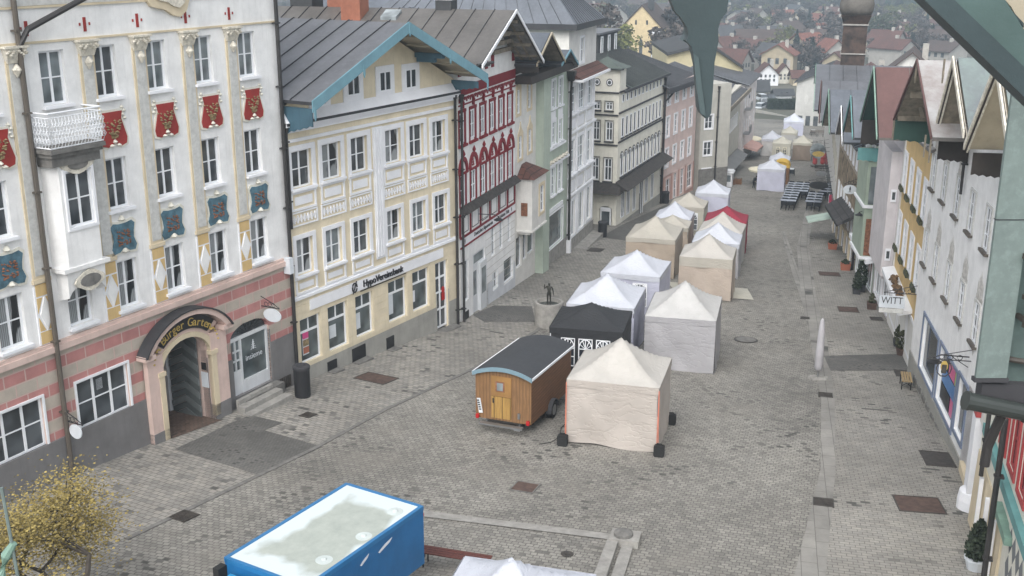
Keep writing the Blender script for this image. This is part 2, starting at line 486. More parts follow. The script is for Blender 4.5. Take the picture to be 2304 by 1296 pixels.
P_('pink_wall', (.62,.49,.455)); P_('pink_deep', (.47,.29,.25)); P_('grey_wall', (.42,.41,.37)); P_('beige_wall', (.50,.48,.42)); P_('brown_wall', (.36,.31,.25))
P_('fresco', (.27,.21,.14), var=.6, scale=1.6); P_('dark_trim', (.045,.045,.05), streak=False); P_('awning_dark', (.05,.045,.042), var=.4, scale=5)
P_('sky_blue', (.15,.29,.35), rough=.6, var=.12); P_('blue_dark', (.05,.11,.15), rough=.6, var=.15); P_('soffit', (.42,.37,.28), var=.1)
P_('soffit_grey', (.20,.20,.19), var=.3, scale=3); P_('wood_old', (.23,.20,.155), var=.3, scale=3); P_('dark_wood', (.035,.028,.024), rough=.7, var=.3, streak=False)
P_('green_board', (.028,.075,.06), rough=.6, var=.15); P_('green_pale', (.20,.32,.26), rough=.6, var=.2); P_('turquoise', (.12,.29,.29), rough=.6, var=.12)
P_('blue_frame', (.17,.21,.30), rough=.5, var=.08, streak=False); P_('red_trim', (.38,.06,.06), var=.1, streak=False); P_('pipe', (.032,.03,.03), rough=.5, var=.3, streak=False)
P_('pipe_brown', (.10,.085,.07), rough=.5); P_('black_metal', (.018,.018,.02), rough=.5, var=.2, streak=False)
P_('stone', (.30,.29,.27), var=.2, scale=3); P_('stone_dark', (.17,.165,.155), var=.25, scale=4); P_('stone_pale', (.40,.385,.35), var=.15, scale=3)
P_('iron', (.055,.048,.042), rough=.6, var=.35, scale=6, streak=False); P_('rust', (.095,.06,.048), rough=.8, var=.3, scale=4, streak=False)
P_('steel', (.35,.36,.37), rough=.35, metal=.8, streak=False); P_('door_white', (.62,.64,.66), rough=.5, var=.06)
P_('sign_green', (.40,.50,.44), streak=False); P_('terracotta', (.36,.13,.08), streak=False); P_('poster_pink', (.62,.08,.25), streak=False, rough=.3)
P_('poster_green', (.35,.50,.08), streak=False, rough=.3); P_('poster_blue', (.03,.16,.42), streak=False, rough=.3); P_('bronze', (.05,.05,.042), rough=.45, metal=.4, streak=False)
P_('yellow_canvas', (.62,.40,.06), streak=False); P_('cream_canvas', (.68,.64,.50), streak=False); P_('signal_red', (.42,.01,.012), rough=.35, streak=False)
P_('orange_strap', (.62,.22,.15), rough=.6, streak=False); P_('rubber', (.015,.015,.015), rough=.8, streak=False)
P_('leaf_dark', (.035,.05,.03), var=.5, scale=7, streak=False); P_('leaf_olive', (.07,.075,.04), var=.5, scale=7, streak=False)
P_('paper', (.62,.66,.70), rough=.4, streak=False); P_('lozenge_grey', (.17,.18,.19), streak=False); P_('skin', (.45,.28,.2), streak=False); P_('dark_cloth', (.02,.022,.026), rough=.9, streak=False)
glass('glass_dark', (.065,.073,.08), refl=.6); glass('glass_side', (.03,.035,.04), refl=.12); glass('glass_grey', (.17,.195,.205)); glass('glass_curtain', (.30,.32,.33), curtain=True)
glass('glass_shop', (.10,.12,.125), refl=.8); glass('glass_pale', (.24,.27,.28))
roofmat('roof_grey', (.165,.17,.185)); roofmat('roof_warm', (.165,.155,.145)); roofmat('roof_blue', (.14,.155,.18)); roofmat('roof_green', (.115,.14,.125), rough=.65)
roofmat('roof_rib', (.06,.062,.068)); roofmat('roof_mossy', (.25,.22,.21), (.42,.42,.42), sx=3, rough=.8, metal=.0); roofmat('roof_red', (.125,.065,.06), rough=.7, metal=0.)
roofmat('copper_green', (.20,.255,.24), (.115,.145,.14), sx=14, rough=.75, metal=.05); roofmat('copper_grey', (.19,.235,.225), (.15,.165,.175), sx=5, rough=.7, metal=.1); roofmat('copper_red', (.36,.14,.085), rough=.6, metal=.2); roofmat('roof_dark', (.05,.052,.055), rough=.8, metal=0)
tiles('tile_red', (.15,.065,.05), (.105,.05,.04)); tiles('tile_brown', (.11,.075,.065), (.08,.058,.05)); tiles('tile_grey', (.105,.105,.11), (.07,.07,.075)); tiles('tile_orange', (.27,.105,.07), (.19,.075,.055))
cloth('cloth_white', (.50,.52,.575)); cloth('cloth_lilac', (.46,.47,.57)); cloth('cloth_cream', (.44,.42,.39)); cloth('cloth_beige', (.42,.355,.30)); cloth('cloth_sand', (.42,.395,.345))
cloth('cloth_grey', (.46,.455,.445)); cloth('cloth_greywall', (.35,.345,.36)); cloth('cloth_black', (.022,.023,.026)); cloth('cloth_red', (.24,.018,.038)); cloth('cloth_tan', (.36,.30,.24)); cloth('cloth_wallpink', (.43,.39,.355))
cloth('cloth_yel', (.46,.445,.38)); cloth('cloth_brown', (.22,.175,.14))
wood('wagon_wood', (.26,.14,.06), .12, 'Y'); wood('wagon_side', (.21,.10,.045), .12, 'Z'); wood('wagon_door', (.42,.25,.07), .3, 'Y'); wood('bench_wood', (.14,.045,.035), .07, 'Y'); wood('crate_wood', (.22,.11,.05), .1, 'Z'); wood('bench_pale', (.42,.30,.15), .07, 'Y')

# ------------------------------------------------------------ terrain and paving
mt, tn, tb = new_mat('meadow')
tb.inputs['Roughness'].default_value = .95
tn.links.new(ramp(tn, noise(tn, .02, 6), (.055,.06,.04), (.12,.115,.09), .4, .6), tb.inputs['Base Color'])
g = MB()
ss = [-60,-20,0,40,80,120,160,195,205,215,225,240,300,400,500,560,620,700,800,900,1000,1200,1500,2000,3000,4500]
tt = [-3000,-1500,-800,-500,-300,-150,-80,-40,-20,0,20,40,80,150,300,500,800,1500,3000]
for i in range(len(ss)-1):
    for j in range(len(tt)-1):
        g.poly([(*ST(a, b), sz(a)-.06) for a, b in ((ss[i],tt[j]),(ss[i+1],tt[j]),(ss[i+1],tt[j+1]),(ss[i],tt[j+1]))])
tag(g.build('ground', mt, recalc=False), kind='structure')

setts('setts_main', (.305,.295,.268), (.205,.198,.184), (.115,.11,.10), .19, .15, .015, distort=.07, warm=(.23,.215,.188))
setts('setts_path', (.30,.288,.262), (.245,.238,.222), (.115,.108,.10), .27, .15, .011, distort=.02, bstr=.5)
setts('setts_left', (.315,.30,.272), (.225,.22,.208), (.115,.108,.098), .24, .19, .014, distort=.02, bstr=.5)
setts('setts_dark', (.15,.148,.14), (.125,.123,.118), (.09,.088,.082), .12, .11, .012, distort=.04)
setts('flagstone', (.27,.262,.245), (.24,.234,.22), (.13,.125,.115), .9, .42, .012, distort=.01, bstr=.3)
setts('entry_brick', (.17,.115,.09), (.13,.09,.07), (.07,.06,.05), .2, .1, .012, distort=.01)
def sheet(name, pts, mat, lift, rot=17, kind='structure', label=None, cat=None):
    """a sheet lying on the street plane, xy outline given"""
    cx = sum(p[0] for p in pts)/len(pts); cy = sum(p[1] for p in pts)/len(pts); a = R(rot)
    m = MB(); P = []
    for x, y in pts:
        dx, dy = x-cx, y-cy
        P.append((dx*math.cos(a)-dy*math.sin(a), dx*math.sin(a)+dy*math.cos(a), gz(x, y)-gz(cx, cy)))
    m.poly(P); o = m.build(name, MATS[mat], None, (cx, cy, gz(cx, cy)+lift), rotz=-a)
    return tag(o, label, cat, kind=kind)
# the carriageway: one planar sheet (s -40..194) plus the lower square
sheet('road', [ST(-40,-60), ST(194,-60), ST(194,60), ST(-40,60)], 'setts_main', 0, rot=17)
# left pavement along the facades
Lk = [(-14.5,19), (-10.3,26.71), (-6.53,33.52), (-4.6,37.6), (-1.75,42.6), (1.0,48.8), (3.4,56), (7.2,68), (10.5,79), (14.2,88.5), (19.8,100)]
Lw = [(17.3,102.0), (12.3,91.5), (7.3,78.6), (-2.3,51.5), (-8.1,41), (-17,24.5), (-20,19)]
sheet('pavement', Lk+Lw, 'setts_left', .012, rot=29)
# right pavement and the flagstone drainage strip beside it
gutR = [(6.9,21.5), (8.0,25.36), (10.26,32.5), (12.25,39.69), (14.43,48.77), (15.8,55.5), (17.4,62.5), (19.6,72)]
gutL = [(18.8,72), (16.7,63), (15.0,55.5), (13.75,49.2), (11.73,39.66), (9.77,32.47), (7.2,25.36), (6.1,21.5)]
def strip(name, La, Lb, mat, lift, rot):
    cx, cy = La[len(La)//2]; a = R(rot); m = MB(); z0 = gz(cx, cy)
    q = lambda p: ((p[0]-cx)*math.cos(a)-(p[1]-cy)*math.sin(a), (p[0]-cx)*math.sin(a)+(p[1]-cy)*math.cos(a), gz(*p)-z0)
    for i in range(len(La)-1): m.poly([q(La[i]), q(Lb[i]), q(Lb[i+1]), q(La[i+1])])
    return tag(m.build(name, MATS[mat], None, (cx, cy, z0+lift), rotz=-a), kind='structure')
strip('pavement', gutR+[(30,100)], [(12.9,21.5),(13.4,26),(14.7,34),(15.9,40.5),(17.8,49.5),(19.2,57),(20.3,63.5),(21.9,72),(30.5,100)], 'setts_path', .012, 12)
sheet('gutter', gutR+gutL, 'flagstone', .020, rot=13+90)
sheet('gutter', [(19.6,72),(27.5,100),(27.0,100.2),(18.9,72.2)], 'flagstone', .020, rot=105)
# asphalt like patches
sheet('paving_patch', [(-10.86,33.2), (-9.6,35.9), (-6.2,33.7), (-7.7,31.2)], 'setts_dark', .022, rot=29)
sheet('paving_patch', [(-9.9,35.4), (-9.2,36.6), (-7.9,35.9), (-8.5,34.9)], 'setts_dark', .026, rot=29)
sheet('paving_patch', [(-1.9,51.6), (-.9,53.6), (1.0,53.6), (1.1,50.5), (-1.3,50.3)], 'setts_dark', .022, rot=18)
sheet('paving_patch', [(13.46,45.7), (17.2,46.3), (16.5,43.7), (13.15,43.5)], 'setts_dark', .022, rot=12)
sheet('paving_strip', [(5.9,73.5), (8,79), (12.6,89.5), (14.5,88.5), (9.6,77), (7.6,72.5)], 'setts_dark', .018, rot=20)
# kerb line of the left pavement
kb = MB()
for a, b in zip(Lk[1:-1], Lk[2:]):
    d = Vector((b[0]-a[0], b[1]-a[1], 0)).normalized(); n_ = Vector((d.y, -d.x, 0))*.16
    kb.hexa([(*p, gz(*p)-.02) for p in (a, b, (b[0]+n_.x, b[1]+n_.y), (a[0]+n_.x, a[1]+n_.y))]+[(*p, gz(*p)+.026) for p in (a, b, (b[0]+n_.x, b[1]+n_.y), (a[0]+n_.x, a[1]+n_.y))])
tag(kb.build('kerb', MATS['stone_dark']), kind='structure')
# long strip of darker slabs down the middle of the street
sheet('gutter', [(14.9,54.8), (16.5,64), (19.1,77.7), (19.35,77.6), (16.9,64), (15.4,54.8)], 'flagstone', .016, rot=100)

def cover(x, y, w_, d_, az, mat, label, name='drain_cover', frame='iron', round_=False, grate=False):
    """iron or tray cover: frame, lid (and bars)"""
    r = empty(name, (x, y, gz(x, y)), R(90-az), label, 'cover')
    tilt = lambda px, py: gz(x+px*math.sin(R(az))-py*math.cos(R(az)), y+px*math.cos(R(az))+py*math.sin(R(az)))-gz(x, y)
    m = MB(); 
    if round_:
        m.prism([(w_/2*math.cos(k*math.pi/10), w_/2*math.sin(k*math.pi/10), tilt(w_/2*math.cos(k*math.pi/10), w_/2*math.sin(k*math.pi/10))+.014) for k in range(20)], (0,0,.02))
        m.build('lid', MATS[mat], r); 
        m2 = MB(); 
        for k in range(20):
            t0, t1 = k*math.pi/10, (k+1)*math.pi/10
            q = [((w_/2+e)*math.cos(t), (w_/2+e)*math.sin(t)) for e, t in ((0.01,t0),(0.01,t1),(.09,t1),(.09,t0))]
            m2.prism([(a, b, tilt(a, b)+.012) for a, b in q], (0,0,.016))
        m2.build('frame', MATS[frame], r); return r
    def pl(a0, a1, b0, b1, h0, h1): m_.hexa([(a, b, tilt(a, b)+h0) for a, b in ((a0,b0),(a1,b0),(a1,b1),(a0,b1))]+[(a, b, tilt(a, b)+h1) for a, b in ((a0,b0),(a1,b0),(a1,b1),(a0,b1))])
    m_ = m; hw, hd = w_/2, d_/2; f = .04
    pl(-hw+f, hw-f, -hd+f, hd-f, .013, .027)
    if grate:
        k = -hw+.1
        while k < hw-.08: pl(k, k+.03, -hd+f, hd-f, .027, .045); k += .08
    m.build('lid', MATS[mat], r)
    m_ = MB()
    pl(-hw, hw, -hd, -hd+f, .012, .036); pl(-hw, hw, hd-f, hd, .012, .036); pl(-hw, -hw+f, -hd+f, hd-f, .012, .036); pl(hw-f, hw, -hd+f, hd-f, .012, .036)
    m_.build('frame', MATS[frame], r)
    return r
for a in [(5.29,68.95,1.2,.9,18,'iron','dark steel plate in the left pavement beyond the round stone fountain','cellar_cover'),
 (-5.33,41.19,1.0,1.5,31,'rust','brown iron plate in the pavement before the cream gabled house','cellar_cover'),
 (18.49,63.04,1.1,1.2,10,'rust','rusty square plate in the right pavement furthest down the street','cellar_cover'),
 (17.03,54.32,1.1,1.0,10,'rust','brown plate in the right pavement above the flat grey patch','cellar_cover'),
 (17.9,52.49,.7,.6,10,'iron','small dark plate close to the right shop fronts','cellar_cover'),
 (14.35,52.37,.45,.45,14,'iron','small square drain at the head of the drainage strip','drain_cover'),
 (12.05,40.25,.6,.55,14,'iron','drain in the flagstone strip in front of the folded parasol','drain_cover'),
 (9.2,30.0,.62,.6,14,'iron','drain in the flagstone strip nearest the camera','drain_cover'),
 (13.95,33.7,1.35,.95,10,'iron','dark plate in the pavement by the last corner of the white painted house','cellar_cover'),
 (12.02,29.97,1.2,1.35,8,'rust','large rust brown plate in the right pavement nearest the camera','cellar_cover'),
 (-9.13,28.17,.6,.6,30,'iron','small dark drain beside the budding tree','drain_cover'),
 (-7.2,36.75,.5,.45,28,'iron','small drain at the end of the pavement by the arched doorway','drain_cover'),
 (16.1,43.3,.9,.7,12,'iron','dark mat sized plate beside the pale wooden bench','cellar_cover')]:
    cover(a[0], a[1], a[2], a[3], a[4], a[5], a[6], a[7], grate='drain' in a[7])
cover(.39,30.68,.75,.75,20,'rust','weathered square manhole with broken setts in the middle foreground','manhole_cover', frame='stone_dark')
cover(10.58,48.09,.9,.9,20,'stone_dark','round manhole of dark setts right of the grey tent','manhole_cover', round_=True)
cover(1.45,26.3,.16,.16,20,'iron','tiny round valve cap left of the stone steps','valve_cap', round_=True)
# ------------------------------------------------------------ A: white stucco house with pink ground floor
A = Fac('ornate_house', 'tall white stucco house with red and blue shields over a pink banded ground floor', (-8.28,40.42), 28, 'L')
AU0 = -17.5
cols = [-16.2, -14.45, -12.5, -10.1, -8.22, -6.2, -4.12, -2.0]
ops = []; wins = []
for i, u in enumerate(cols):
    wins.append((u, -4.28, .85, 1.5, '2x2', rnd.choice(['glass_grey','glass_dark','glass_pale']) if i in (4,5) else ('glass_pale' if i in (5,) else 'glass_grey')))
    if u != -10.1: wins.append((u, -7.65, .85, 1.55, '2x2', 'glass_dark'))
    wins.append((u, -10.8, .88, 1.52, '2x2', 'glass_curtain'))
ops += [w_[:4] for w_ in wins]
mb = MB(A); wall(mb, AU0, 0, -11.25, 1.0, ops, depth=.2); body(mb, AU0, 0, -20, 1.0, 14, 0)
mb.build('upper_wall', [MATS['white']], A.root)
for i, (u, z, w_, h, st, pn) in enumerate(wins):
    win(A, u, z, w_, h, st, .17, pane=pn, sill='trim_white', t=.12)
    if z > -5:
        pass
# ground floor with banded blocks
rustic('bands', (.46,.215,.20), (.46,.405,.345), .72, .37, (.50,.37,.33), .022, .2)
gops = [(-16.4,-14.0,2.2,1.5), (-13.45,-14.0,2.0,1.5), (-10.22,-14.02,2.02,1.5)]
PO = (-6.93, -18, 2.2, 5.55); SH = (-3.5, -15.45, 2.05, 2.6)
mb = MB(A); wall(mb, AU0, 0, -13.98, -11.3, gops+[PO, (-3.5,-15.5,2.05,2.65)], depth=.22, o=.03, mi=0, mir=1)
arch_fill(mb, -6.93, 2.2, -13.25, -12.42, .03, 1, depth=.25); arch_fill(mb, -3.5, 2.05, -13.3, -12.83, .03, 0, depth=.25)
mb.build('ground_floor', [MATS['bands'], MATS['pink_pale']], A.root)
mb = MB(A); wall(mb, AU0, 0, -18, -13.98, [(PO[0],-18,PO[2],4.5), (-3.5,-15.45,2.05,2.0)], depth=.3, o=.09)
[mb.poly([(a_,.03,-13.98),(b_,.03,-13.98),(b_,.09,-13.98),(a_,.09,-13.98)]) for a_, b_ in ((AU0,-6.93),(-4.73,-3.5),(-1.45,0))]; mb.build('plinth', MATS['plinth_grey'], A.root)
for (u, z, w_, h) in gops: win(A, u, z, w_, h, '3x2', .12, pane='glass_dark', o=.03, sur='win_white', t=.07)
m = MB(A); m.box(-9.5,-9.0,-.085,-.075,-13.15,-12.55); m.build('poster', MATS['black_metal'], A.root); m = MB(A); m.box(-9.38,-9.14,-.074,-.068,-13.05,-12.7); m.build('poster', MATS['paper'], A.root)
# mouldings
mb = MB(A); mb.box(AU0, 0, .0, .16, -11.3, -11.12); mb.box(AU0, 0, 0, .10, -11.12, -11.02); mb.build('band_moulding', MATS['pink_pale'], A.root)
mb = MB(A); mb.box(AU0, 0, 0, .05, -2.56, -2.50); mb.box(AU0, 0, 0, .05, -1.62, -1.56); mb.build('moulding', MATS['sand'], A.root)
mb = MB(A); mb.box(AU0, 0, 0, .03, -1.55, -1.0); mb.build('frieze', MATS['stucco_grey'], A.root)
# red slots under the frieze
for u in (-12.6,-10.4, -8.4, -6.4, -4.37, -2.35):
    m = MB(A); m.box(u-.05, u+.05, 0, .02, -2.35, -1.95); m.box(u-.2, u-.15, 0, .02, -2.18, -2.1); m.box(u+.15, u+.2, 0, .02, -2.18, -2.1); m.build('vent_slot', MATS['shield_red'], A.root)
# shell ornament at the top
mb = MB(A)
pts = []
for k in range(24):
    t = 2*math.pi*k/24; r_ = 1.15+.12*math.cos(t*5); pts.append((-5.0+r_*math.cos(t), 0, -.85+1.05*r_*math.sin(t)))
mb.prism(pts, (0, .12*1, 0)); cart0 = mb.build('cartouche', MATS['sand'], A.root)
mb = MB(A); mb.prism([(p[0]*.8-1.0, .12, -.85+(p[2]+.85)*.78) for p in pts], (0, .05, 0)); mb.build('cartouche_field', MATS['relief'], cart0)
# pilasters with capitals
for u in (-15.1,-13.1,-10.95, -8.63+.15, -6.47, -4.42, -2.37):
    zb_ = -9.05
    m = MB(A); m.box(u-.27, u+.27, 0, .05, zb_, -2.95); m.box(u-.31, u+.31, 0, .08, zb_-.12, zb_); p = m.build('pilaster', MATS['sand'], A.root)
    m = MB(A); m.box(u-.19, u+.19, .05, .065, zb_+.1, -3.0); m.build('panel', MATS['stucco_grey'], p)
    m = MB(A)   # capital: flared block with volutes and knobs
    m.hexa([(u-.24,0,-3.02),(u+.24,0,-3.02),(u+.24,.1,-3.02),(u-.24,.1,-3.02),(u-.34,0,-2.62),(u+.34,0,-2.62),(u+.34,.22,-2.62),(u-.34,.22,-2.62)])
    m.box(u-.38, u+.38, 0, .26, -2.62, -2.56)
    for q in range(5):
        for sg in (-1, 1): m.lathe([(.02,-.05), (.06,0), (.02,.05)], (u+sg*(.07+.06*q), .2, -2.7-.05*(q % 3)), 6)
    m.lathe([(.02,-.2), (.13,0), (.03,.16)], (u, .12, -3.2), 8)
    m.build('capital', MATS['relief'], p)
    m = MB(A); m.box(u-.3, u+.3, 0, .04, -11.0, -9.25); d_ = m.build('pier', MATS['trim_white'], A.root)
    m = MB(A); m.prism([(u, .04, -10.6), (u+.19, .04, -10.1), (u, .04, -9.6), (u-.19, .04, -10.1)], (0, .03, 0)); m.build('diamond', MATS['white'], d_)
    m = MB(A); m.box(u-.25, u+.25, .04, .05, -10.98, -10.62); m.box(u-.25, u+.25, .04, .05, -9.55, -9.2)
    for sg in (-1, 1):
        m.prism([(u+sg*.25, .04, -10.58), (u+sg*.05, .04, -10.58), (u+sg*.25, .04, -10.15)], (0,.01,0)); m.prism([(u+sg*.25, .04, -9.6), (u+sg*.05, .04, -9.6), (u+sg*.25, .04, -10.05)], (0,.01,0))
    m.build('inlay', MATS['ochre'], d_)
# shields
def outline(cx, cz, prof): return [(cx+a, 0, cz+b) for a, b in prof]+[(cx-a, 0, cz+b) for a, b in prof[::-1]]
RED = [(.38,.52), (.33,.30), (.40,.05), (.50,-.28), (.46,-.46), (.26,-.52), (.08,-.44)]
BLU = [(.15,.42), (.36,.46), (.48,.36), (.42,.12), (.40,-.08), (.50,-.32), (.42,-.48), (.2,-.46), (.06,-.36)]
def relief(m, u, z, w_, h, n, o=.05, tri=True):
    rr = random.Random(5)
    for k in range(n):
        a = rr.uniform(-1, 1); b = rr.random()
        if tri: a *= (1-.75*b)
        m.lathe([(.01,-.02), (rr.uniform(.03,.06), 0), (.01,.03)], (u+a*w_, o, z-b*h), 5)
for k, u in enumerate((-13.75,-11.8, -7.78, -5.62, -3.56, -1.5)):
    m = MB(A); m.prism(outline(u, -5.24, [(a*1.16, b*1.12) for a, b in RED]), (0, .05, 0))
    for sg in (-1, 1):
        m.lathe([(.03,-.04), (.1,0), (.03,.05)], (u+sg*.13, .06, -5.72), 8)
        for q in range(4): m.lathe([(.02,-.05), (.07,0), (.02,.06)], (u+sg*(.42+.07*(q % 2)), .03, -4.62-.11*q), 6)
    m.lathe([(.03,-.05), (.09,0), (.03,.08)], (u, .06, -5.62), 8)
    s_ = m.build('red_shield', MATS['cream_pale'], A.root)
    m = MB(A); m.prism([(a, .05, b) for a, _, b in outline(u, -5.24, RED)], (0, .02, 0)); m.build('field', MATS['shield_red'], s_)
    m = MB(A); relief(m, u, -4.98, .36, .52, 60, .08); m.build('relief', MATS['oliv_relief'], s_)
for k, u in enumerate((-13.9,-11.95, -7.82, -5.74, -3.62, -1.5)):
    m = MB(A); m.prism(outline(u, -8.53, [(a*1.17, b*1.17) for a, b in BLU]), (0, .05, 0))
    m.lathe([(.04,-.06), (.11,0), (.04,.12)], (u, .05, -7.98), 8); m.lathe([(.04,-.06), (.11,0), (.04,.1)], (u, .07, -8.98), 8)
    s_ = m.build('blue_cartouche', MATS['cream_pale'], A.root)
    m = MB(A); m.prism([(a, .05, b) for a, _, b in outline(u, -8.53, BLU)], (0, .02, 0)); m.build('field', MATS['shield_blue'], s_)
    m = MB(A); relief(m, u, -8.32, .24, .46, 40, .08, False); m.build('relief', MATS['brown_relief'], s_)
# bay window with balcony
bo = .5; b0, b1 = -10.5, -8.92
m = MB(A)
wall(m, b0+.18, b1-.18, -8.95, -5.9, [(-10.12,-7.72,.92,1.62)], o=bo, depth=.15)
for a, b_ in ((b0, b0+.18), (b1, b1-.18)): m.poly([(a,0,-8.95),(b_,bo,-8.95),(b_,bo,-5.9),(a,0,-5.9)])
m.box(b0-.05, b1+.05, 0, bo+.06, -8.98, -8.86)
# lower cartouche body, bottom curved into the wall
nb = 10
for k in range(nb):
    u_a = b0+.1+(b1-b0-.2)*k/nb; u_b = b0+.1+(b1-b0-.2)*(k+1)/nb
    ar = lambda u: -9.98+.42*math.sqrt(max(0, 1-((u-(b0+b1)/2)/((b1-b0)/2-.08))**2))
    m.hexa([(u_a,0,ar(u_a)),(u_b,0,ar(u_b)),(u_b,bo-.06,ar(u_b)+.12),(u_a,bo-.06,ar(u_a)+.12),(u_a,0,-8.98),(u_b,0,-8.98),(u_b,bo-.02,-8.98),(u_a,bo-.02,-8.98)])
bay = m.build('bay', MATS['white'], A.root)
win(A, -10.12, -7.72, .92, 1.62, '2x2', .1, o=bo, parent=None, sur='trim_white', t=.09)
m = MB(A); m.prism([(-9.66+.52*math.cos(k*math.pi/8)*(1+.08*math.cos(k*math.pi/2)), bo, -9.35+.3*math.sin(k*math.pi/8)*(1+.1*math.cos(k*math.pi/2))) for k in range(16)], (0,.05,0)); c_ = m.build('bay_cartouche', MATS['relief'], A.root)
m = MB(A); m.prism([(-9.66+.38*math.cos(k*math.pi/8), bo+.05, -9.35+.19*math.sin(k*math.pi/8)) for k in range(16)], (0,.02,0)); m.build('field', MATS['stone_dark'], c_)
m = MB(A); m.prism([(-9.66+.55*math.cos(k*math.pi/8)*(1+.1*math.cos(k*math.pi/2)), bo, -5.93+.26*math.sin(k*math.pi/8)*(1+.1*math.cos(k*math.pi/2))) for k in range(16)], (0,.05,0)); c_ = m.build('bay_cartouche', MATS['relief'], A.root)
m = MB(A); m.prism([(-9.66+.36*math.cos(k*math.pi/8), bo+.05, -5.93+.15*math.sin(k*math.pi/8)) for k in range(16)], (0,.02,0)); m.build('field', MATS['stone_dark'], c_)
# balcony slab and wrought iron basket railing
m = MB(A); m.box(b0-.22, b1+.12, 0, bo+.30, -5.50, -5.38); m.box(b0-.15, b1+.08, 0, bo+.2, -5.62, -5.50); m.box(b0-.08, b1+.05, 0, bo+.1, -5.9, -5.62); m.build('balcony_slab', MATS['stone_dark'], A.root)
m = MB(A)
def bask(u_, o_, z): return (u_, o_, z)
rail = [(b0-.18,.02), (b0-.18,bo+.26), (b1+.08,bo+.26), (b1+.08,.02)]; DZ = .1
for z, r_ in ((-4.38,.026), (-4.5,.014), (-5.34,.02)): m.tube([(a, b, z) for a, b in rail], r_, 6)
segs = [((b0-.18,.02),(b0-.18,bo+.26),6), ((b0-.18,bo+.26),(b1+.08,bo+.26),16), ((b1+.08,bo+.26),(b1+.08,.02),6)]
for (a, b, n) in segs:
    for k in range(n+1):
        x = a[0]+(b[0]-a[0])*k/n; y = a[1]+(b[1]-a[1])*k/n
        m.tube([(x,y,-5.36),(x,y+.09,-5.18),(x,y+.05,-4.9),(x,y,-4.5)], .011, 5)
        for zc, rr in ((-5.14,.08), (-4.92,.065), (-4.7,.055)):
            m.tube([(x+rr*math.cos(q*math.pi/3), y+.06, zc+rr*math.sin(q*math.pi/3)) for q in range(7)], .012, 4, cap=False)
m.build('balcony_railing', MATS['win_white'], A.root)
# portal
m = MB(A)
def arc_band(m, cx, r0, r1, zc, ky, o0, o1, t0, t1, n=14, mi=0):
    for k in range(n):
        a, b = t0+(t1-t0)*k/n, t0+(t1-t0)*(k+1)/n
        q = [(cx+r*math.cos(t), zc+ky*r*math.sin(t)) for r, t in ((r0,a),(r0,b),(r1,b),(r1,a))]
        m.hexa([(x, o0, z) for x, z in q]+[(x, o1, z) for x, z in q], mi)
m.box(-7.6, -6.93, .09, .28, -17, -12.6); m.box(-4.73, -3.95, .09, .28, -17, -12.6)
arc_band(m, -5.83, 1.12, 2.0, -13.28, .78, .09, .20, R(38), R(142))
m.build('portal_surround', MATS['pink_pale'], A.root)
m = MB(A); arc_band(m, -5.83, 1.1, 1.32, -13.25, .75, .12, .26, 0, math.pi); m.box(-7.15,-6.93,.12,.3,-15.6,-13.25); m.box(-4.73,-4.5,.12,.3,-15.6,-13.25); m.box(-7.2,-6.88,.12,.33,-13.35,-13.2); m.box(-4.78,-4.45,.12,.33,-13.35,-13.2)
m.build('portal_arch', MATS['sand'], A.root)
m = MB(A); arc_band(m, -5.83, 2.02, 2.22, -13.35, .86, .09, .5, R(27), R(153)); m.box(-7.85,-7.4,.09,.5,-12.58,-12.42); m.box(-4.26,-3.8,.09,.5,-12.58,-12.42); m.build('portal_cornice', MATS['pink_pale'], A.root)
m = MB(A); arc_band(m, -5.83, 2.22, 2.28, -13.35, .86, .09, .56, R(27), R(153)); m.build('portal_flashing', MATS['roof_rib'], A.root)
m = MB(A); m.box(-7.6,-6.93,.09,.3,-18,-15.2); m.box(-4.73,-3.95,.09,.3,-18,-15.2); m.build('portal_base', MATS['plinth_grey'], A.root)
m = MB(A); arc_band(m, -5.83, 1.42, 1.95, -13.3, .83, .2, .27, R(45), R(135)); sg_ = m.build('portal_sign', MATS['black_metal'], A.root)
def on_arc_text(word, s0, R0, ky, zc, cx, size, mat, name):
    n = len(word)
    for k, ch in enumerate(word):
        if ch == ' ': continue
        t = s0[0]+(s0[1]-s0[0])*(k+.5)/n
        x, z = cx+R0*math.cos(t), zc+ky*R0*math.sin(t); ang = t-math.pi/2
        # facade frame: local X=u, outward = -Y on the left side
        M_ = Matrix.Translation((x, -.275, z-A.zb)) @ Matrix.Rotation(ang*-1*-1*.85, 4, (0,1,0)).inverted() @ Matrix.Rotation(R(90), 4, 'X')
        text_mesh(name, ch, size, mat, sg_, M_, .012)
on_arc_text('Bürger Garten', (R(131), R(44)), 1.66, .83, -13.3, -5.83, .40, MATS['gold'], 'letter')
m = MB(A)
for sg in (-1,1):
    for q in range(7): m.lathe([(.01,-.03),(.05,0),(.01,.04)], (-5.83+sg*(1.18+.05*q), .28, -12.45+.05*q-.02*q*q), 6)
m.build('gilded_scroll', MATS['gold'], sg_)
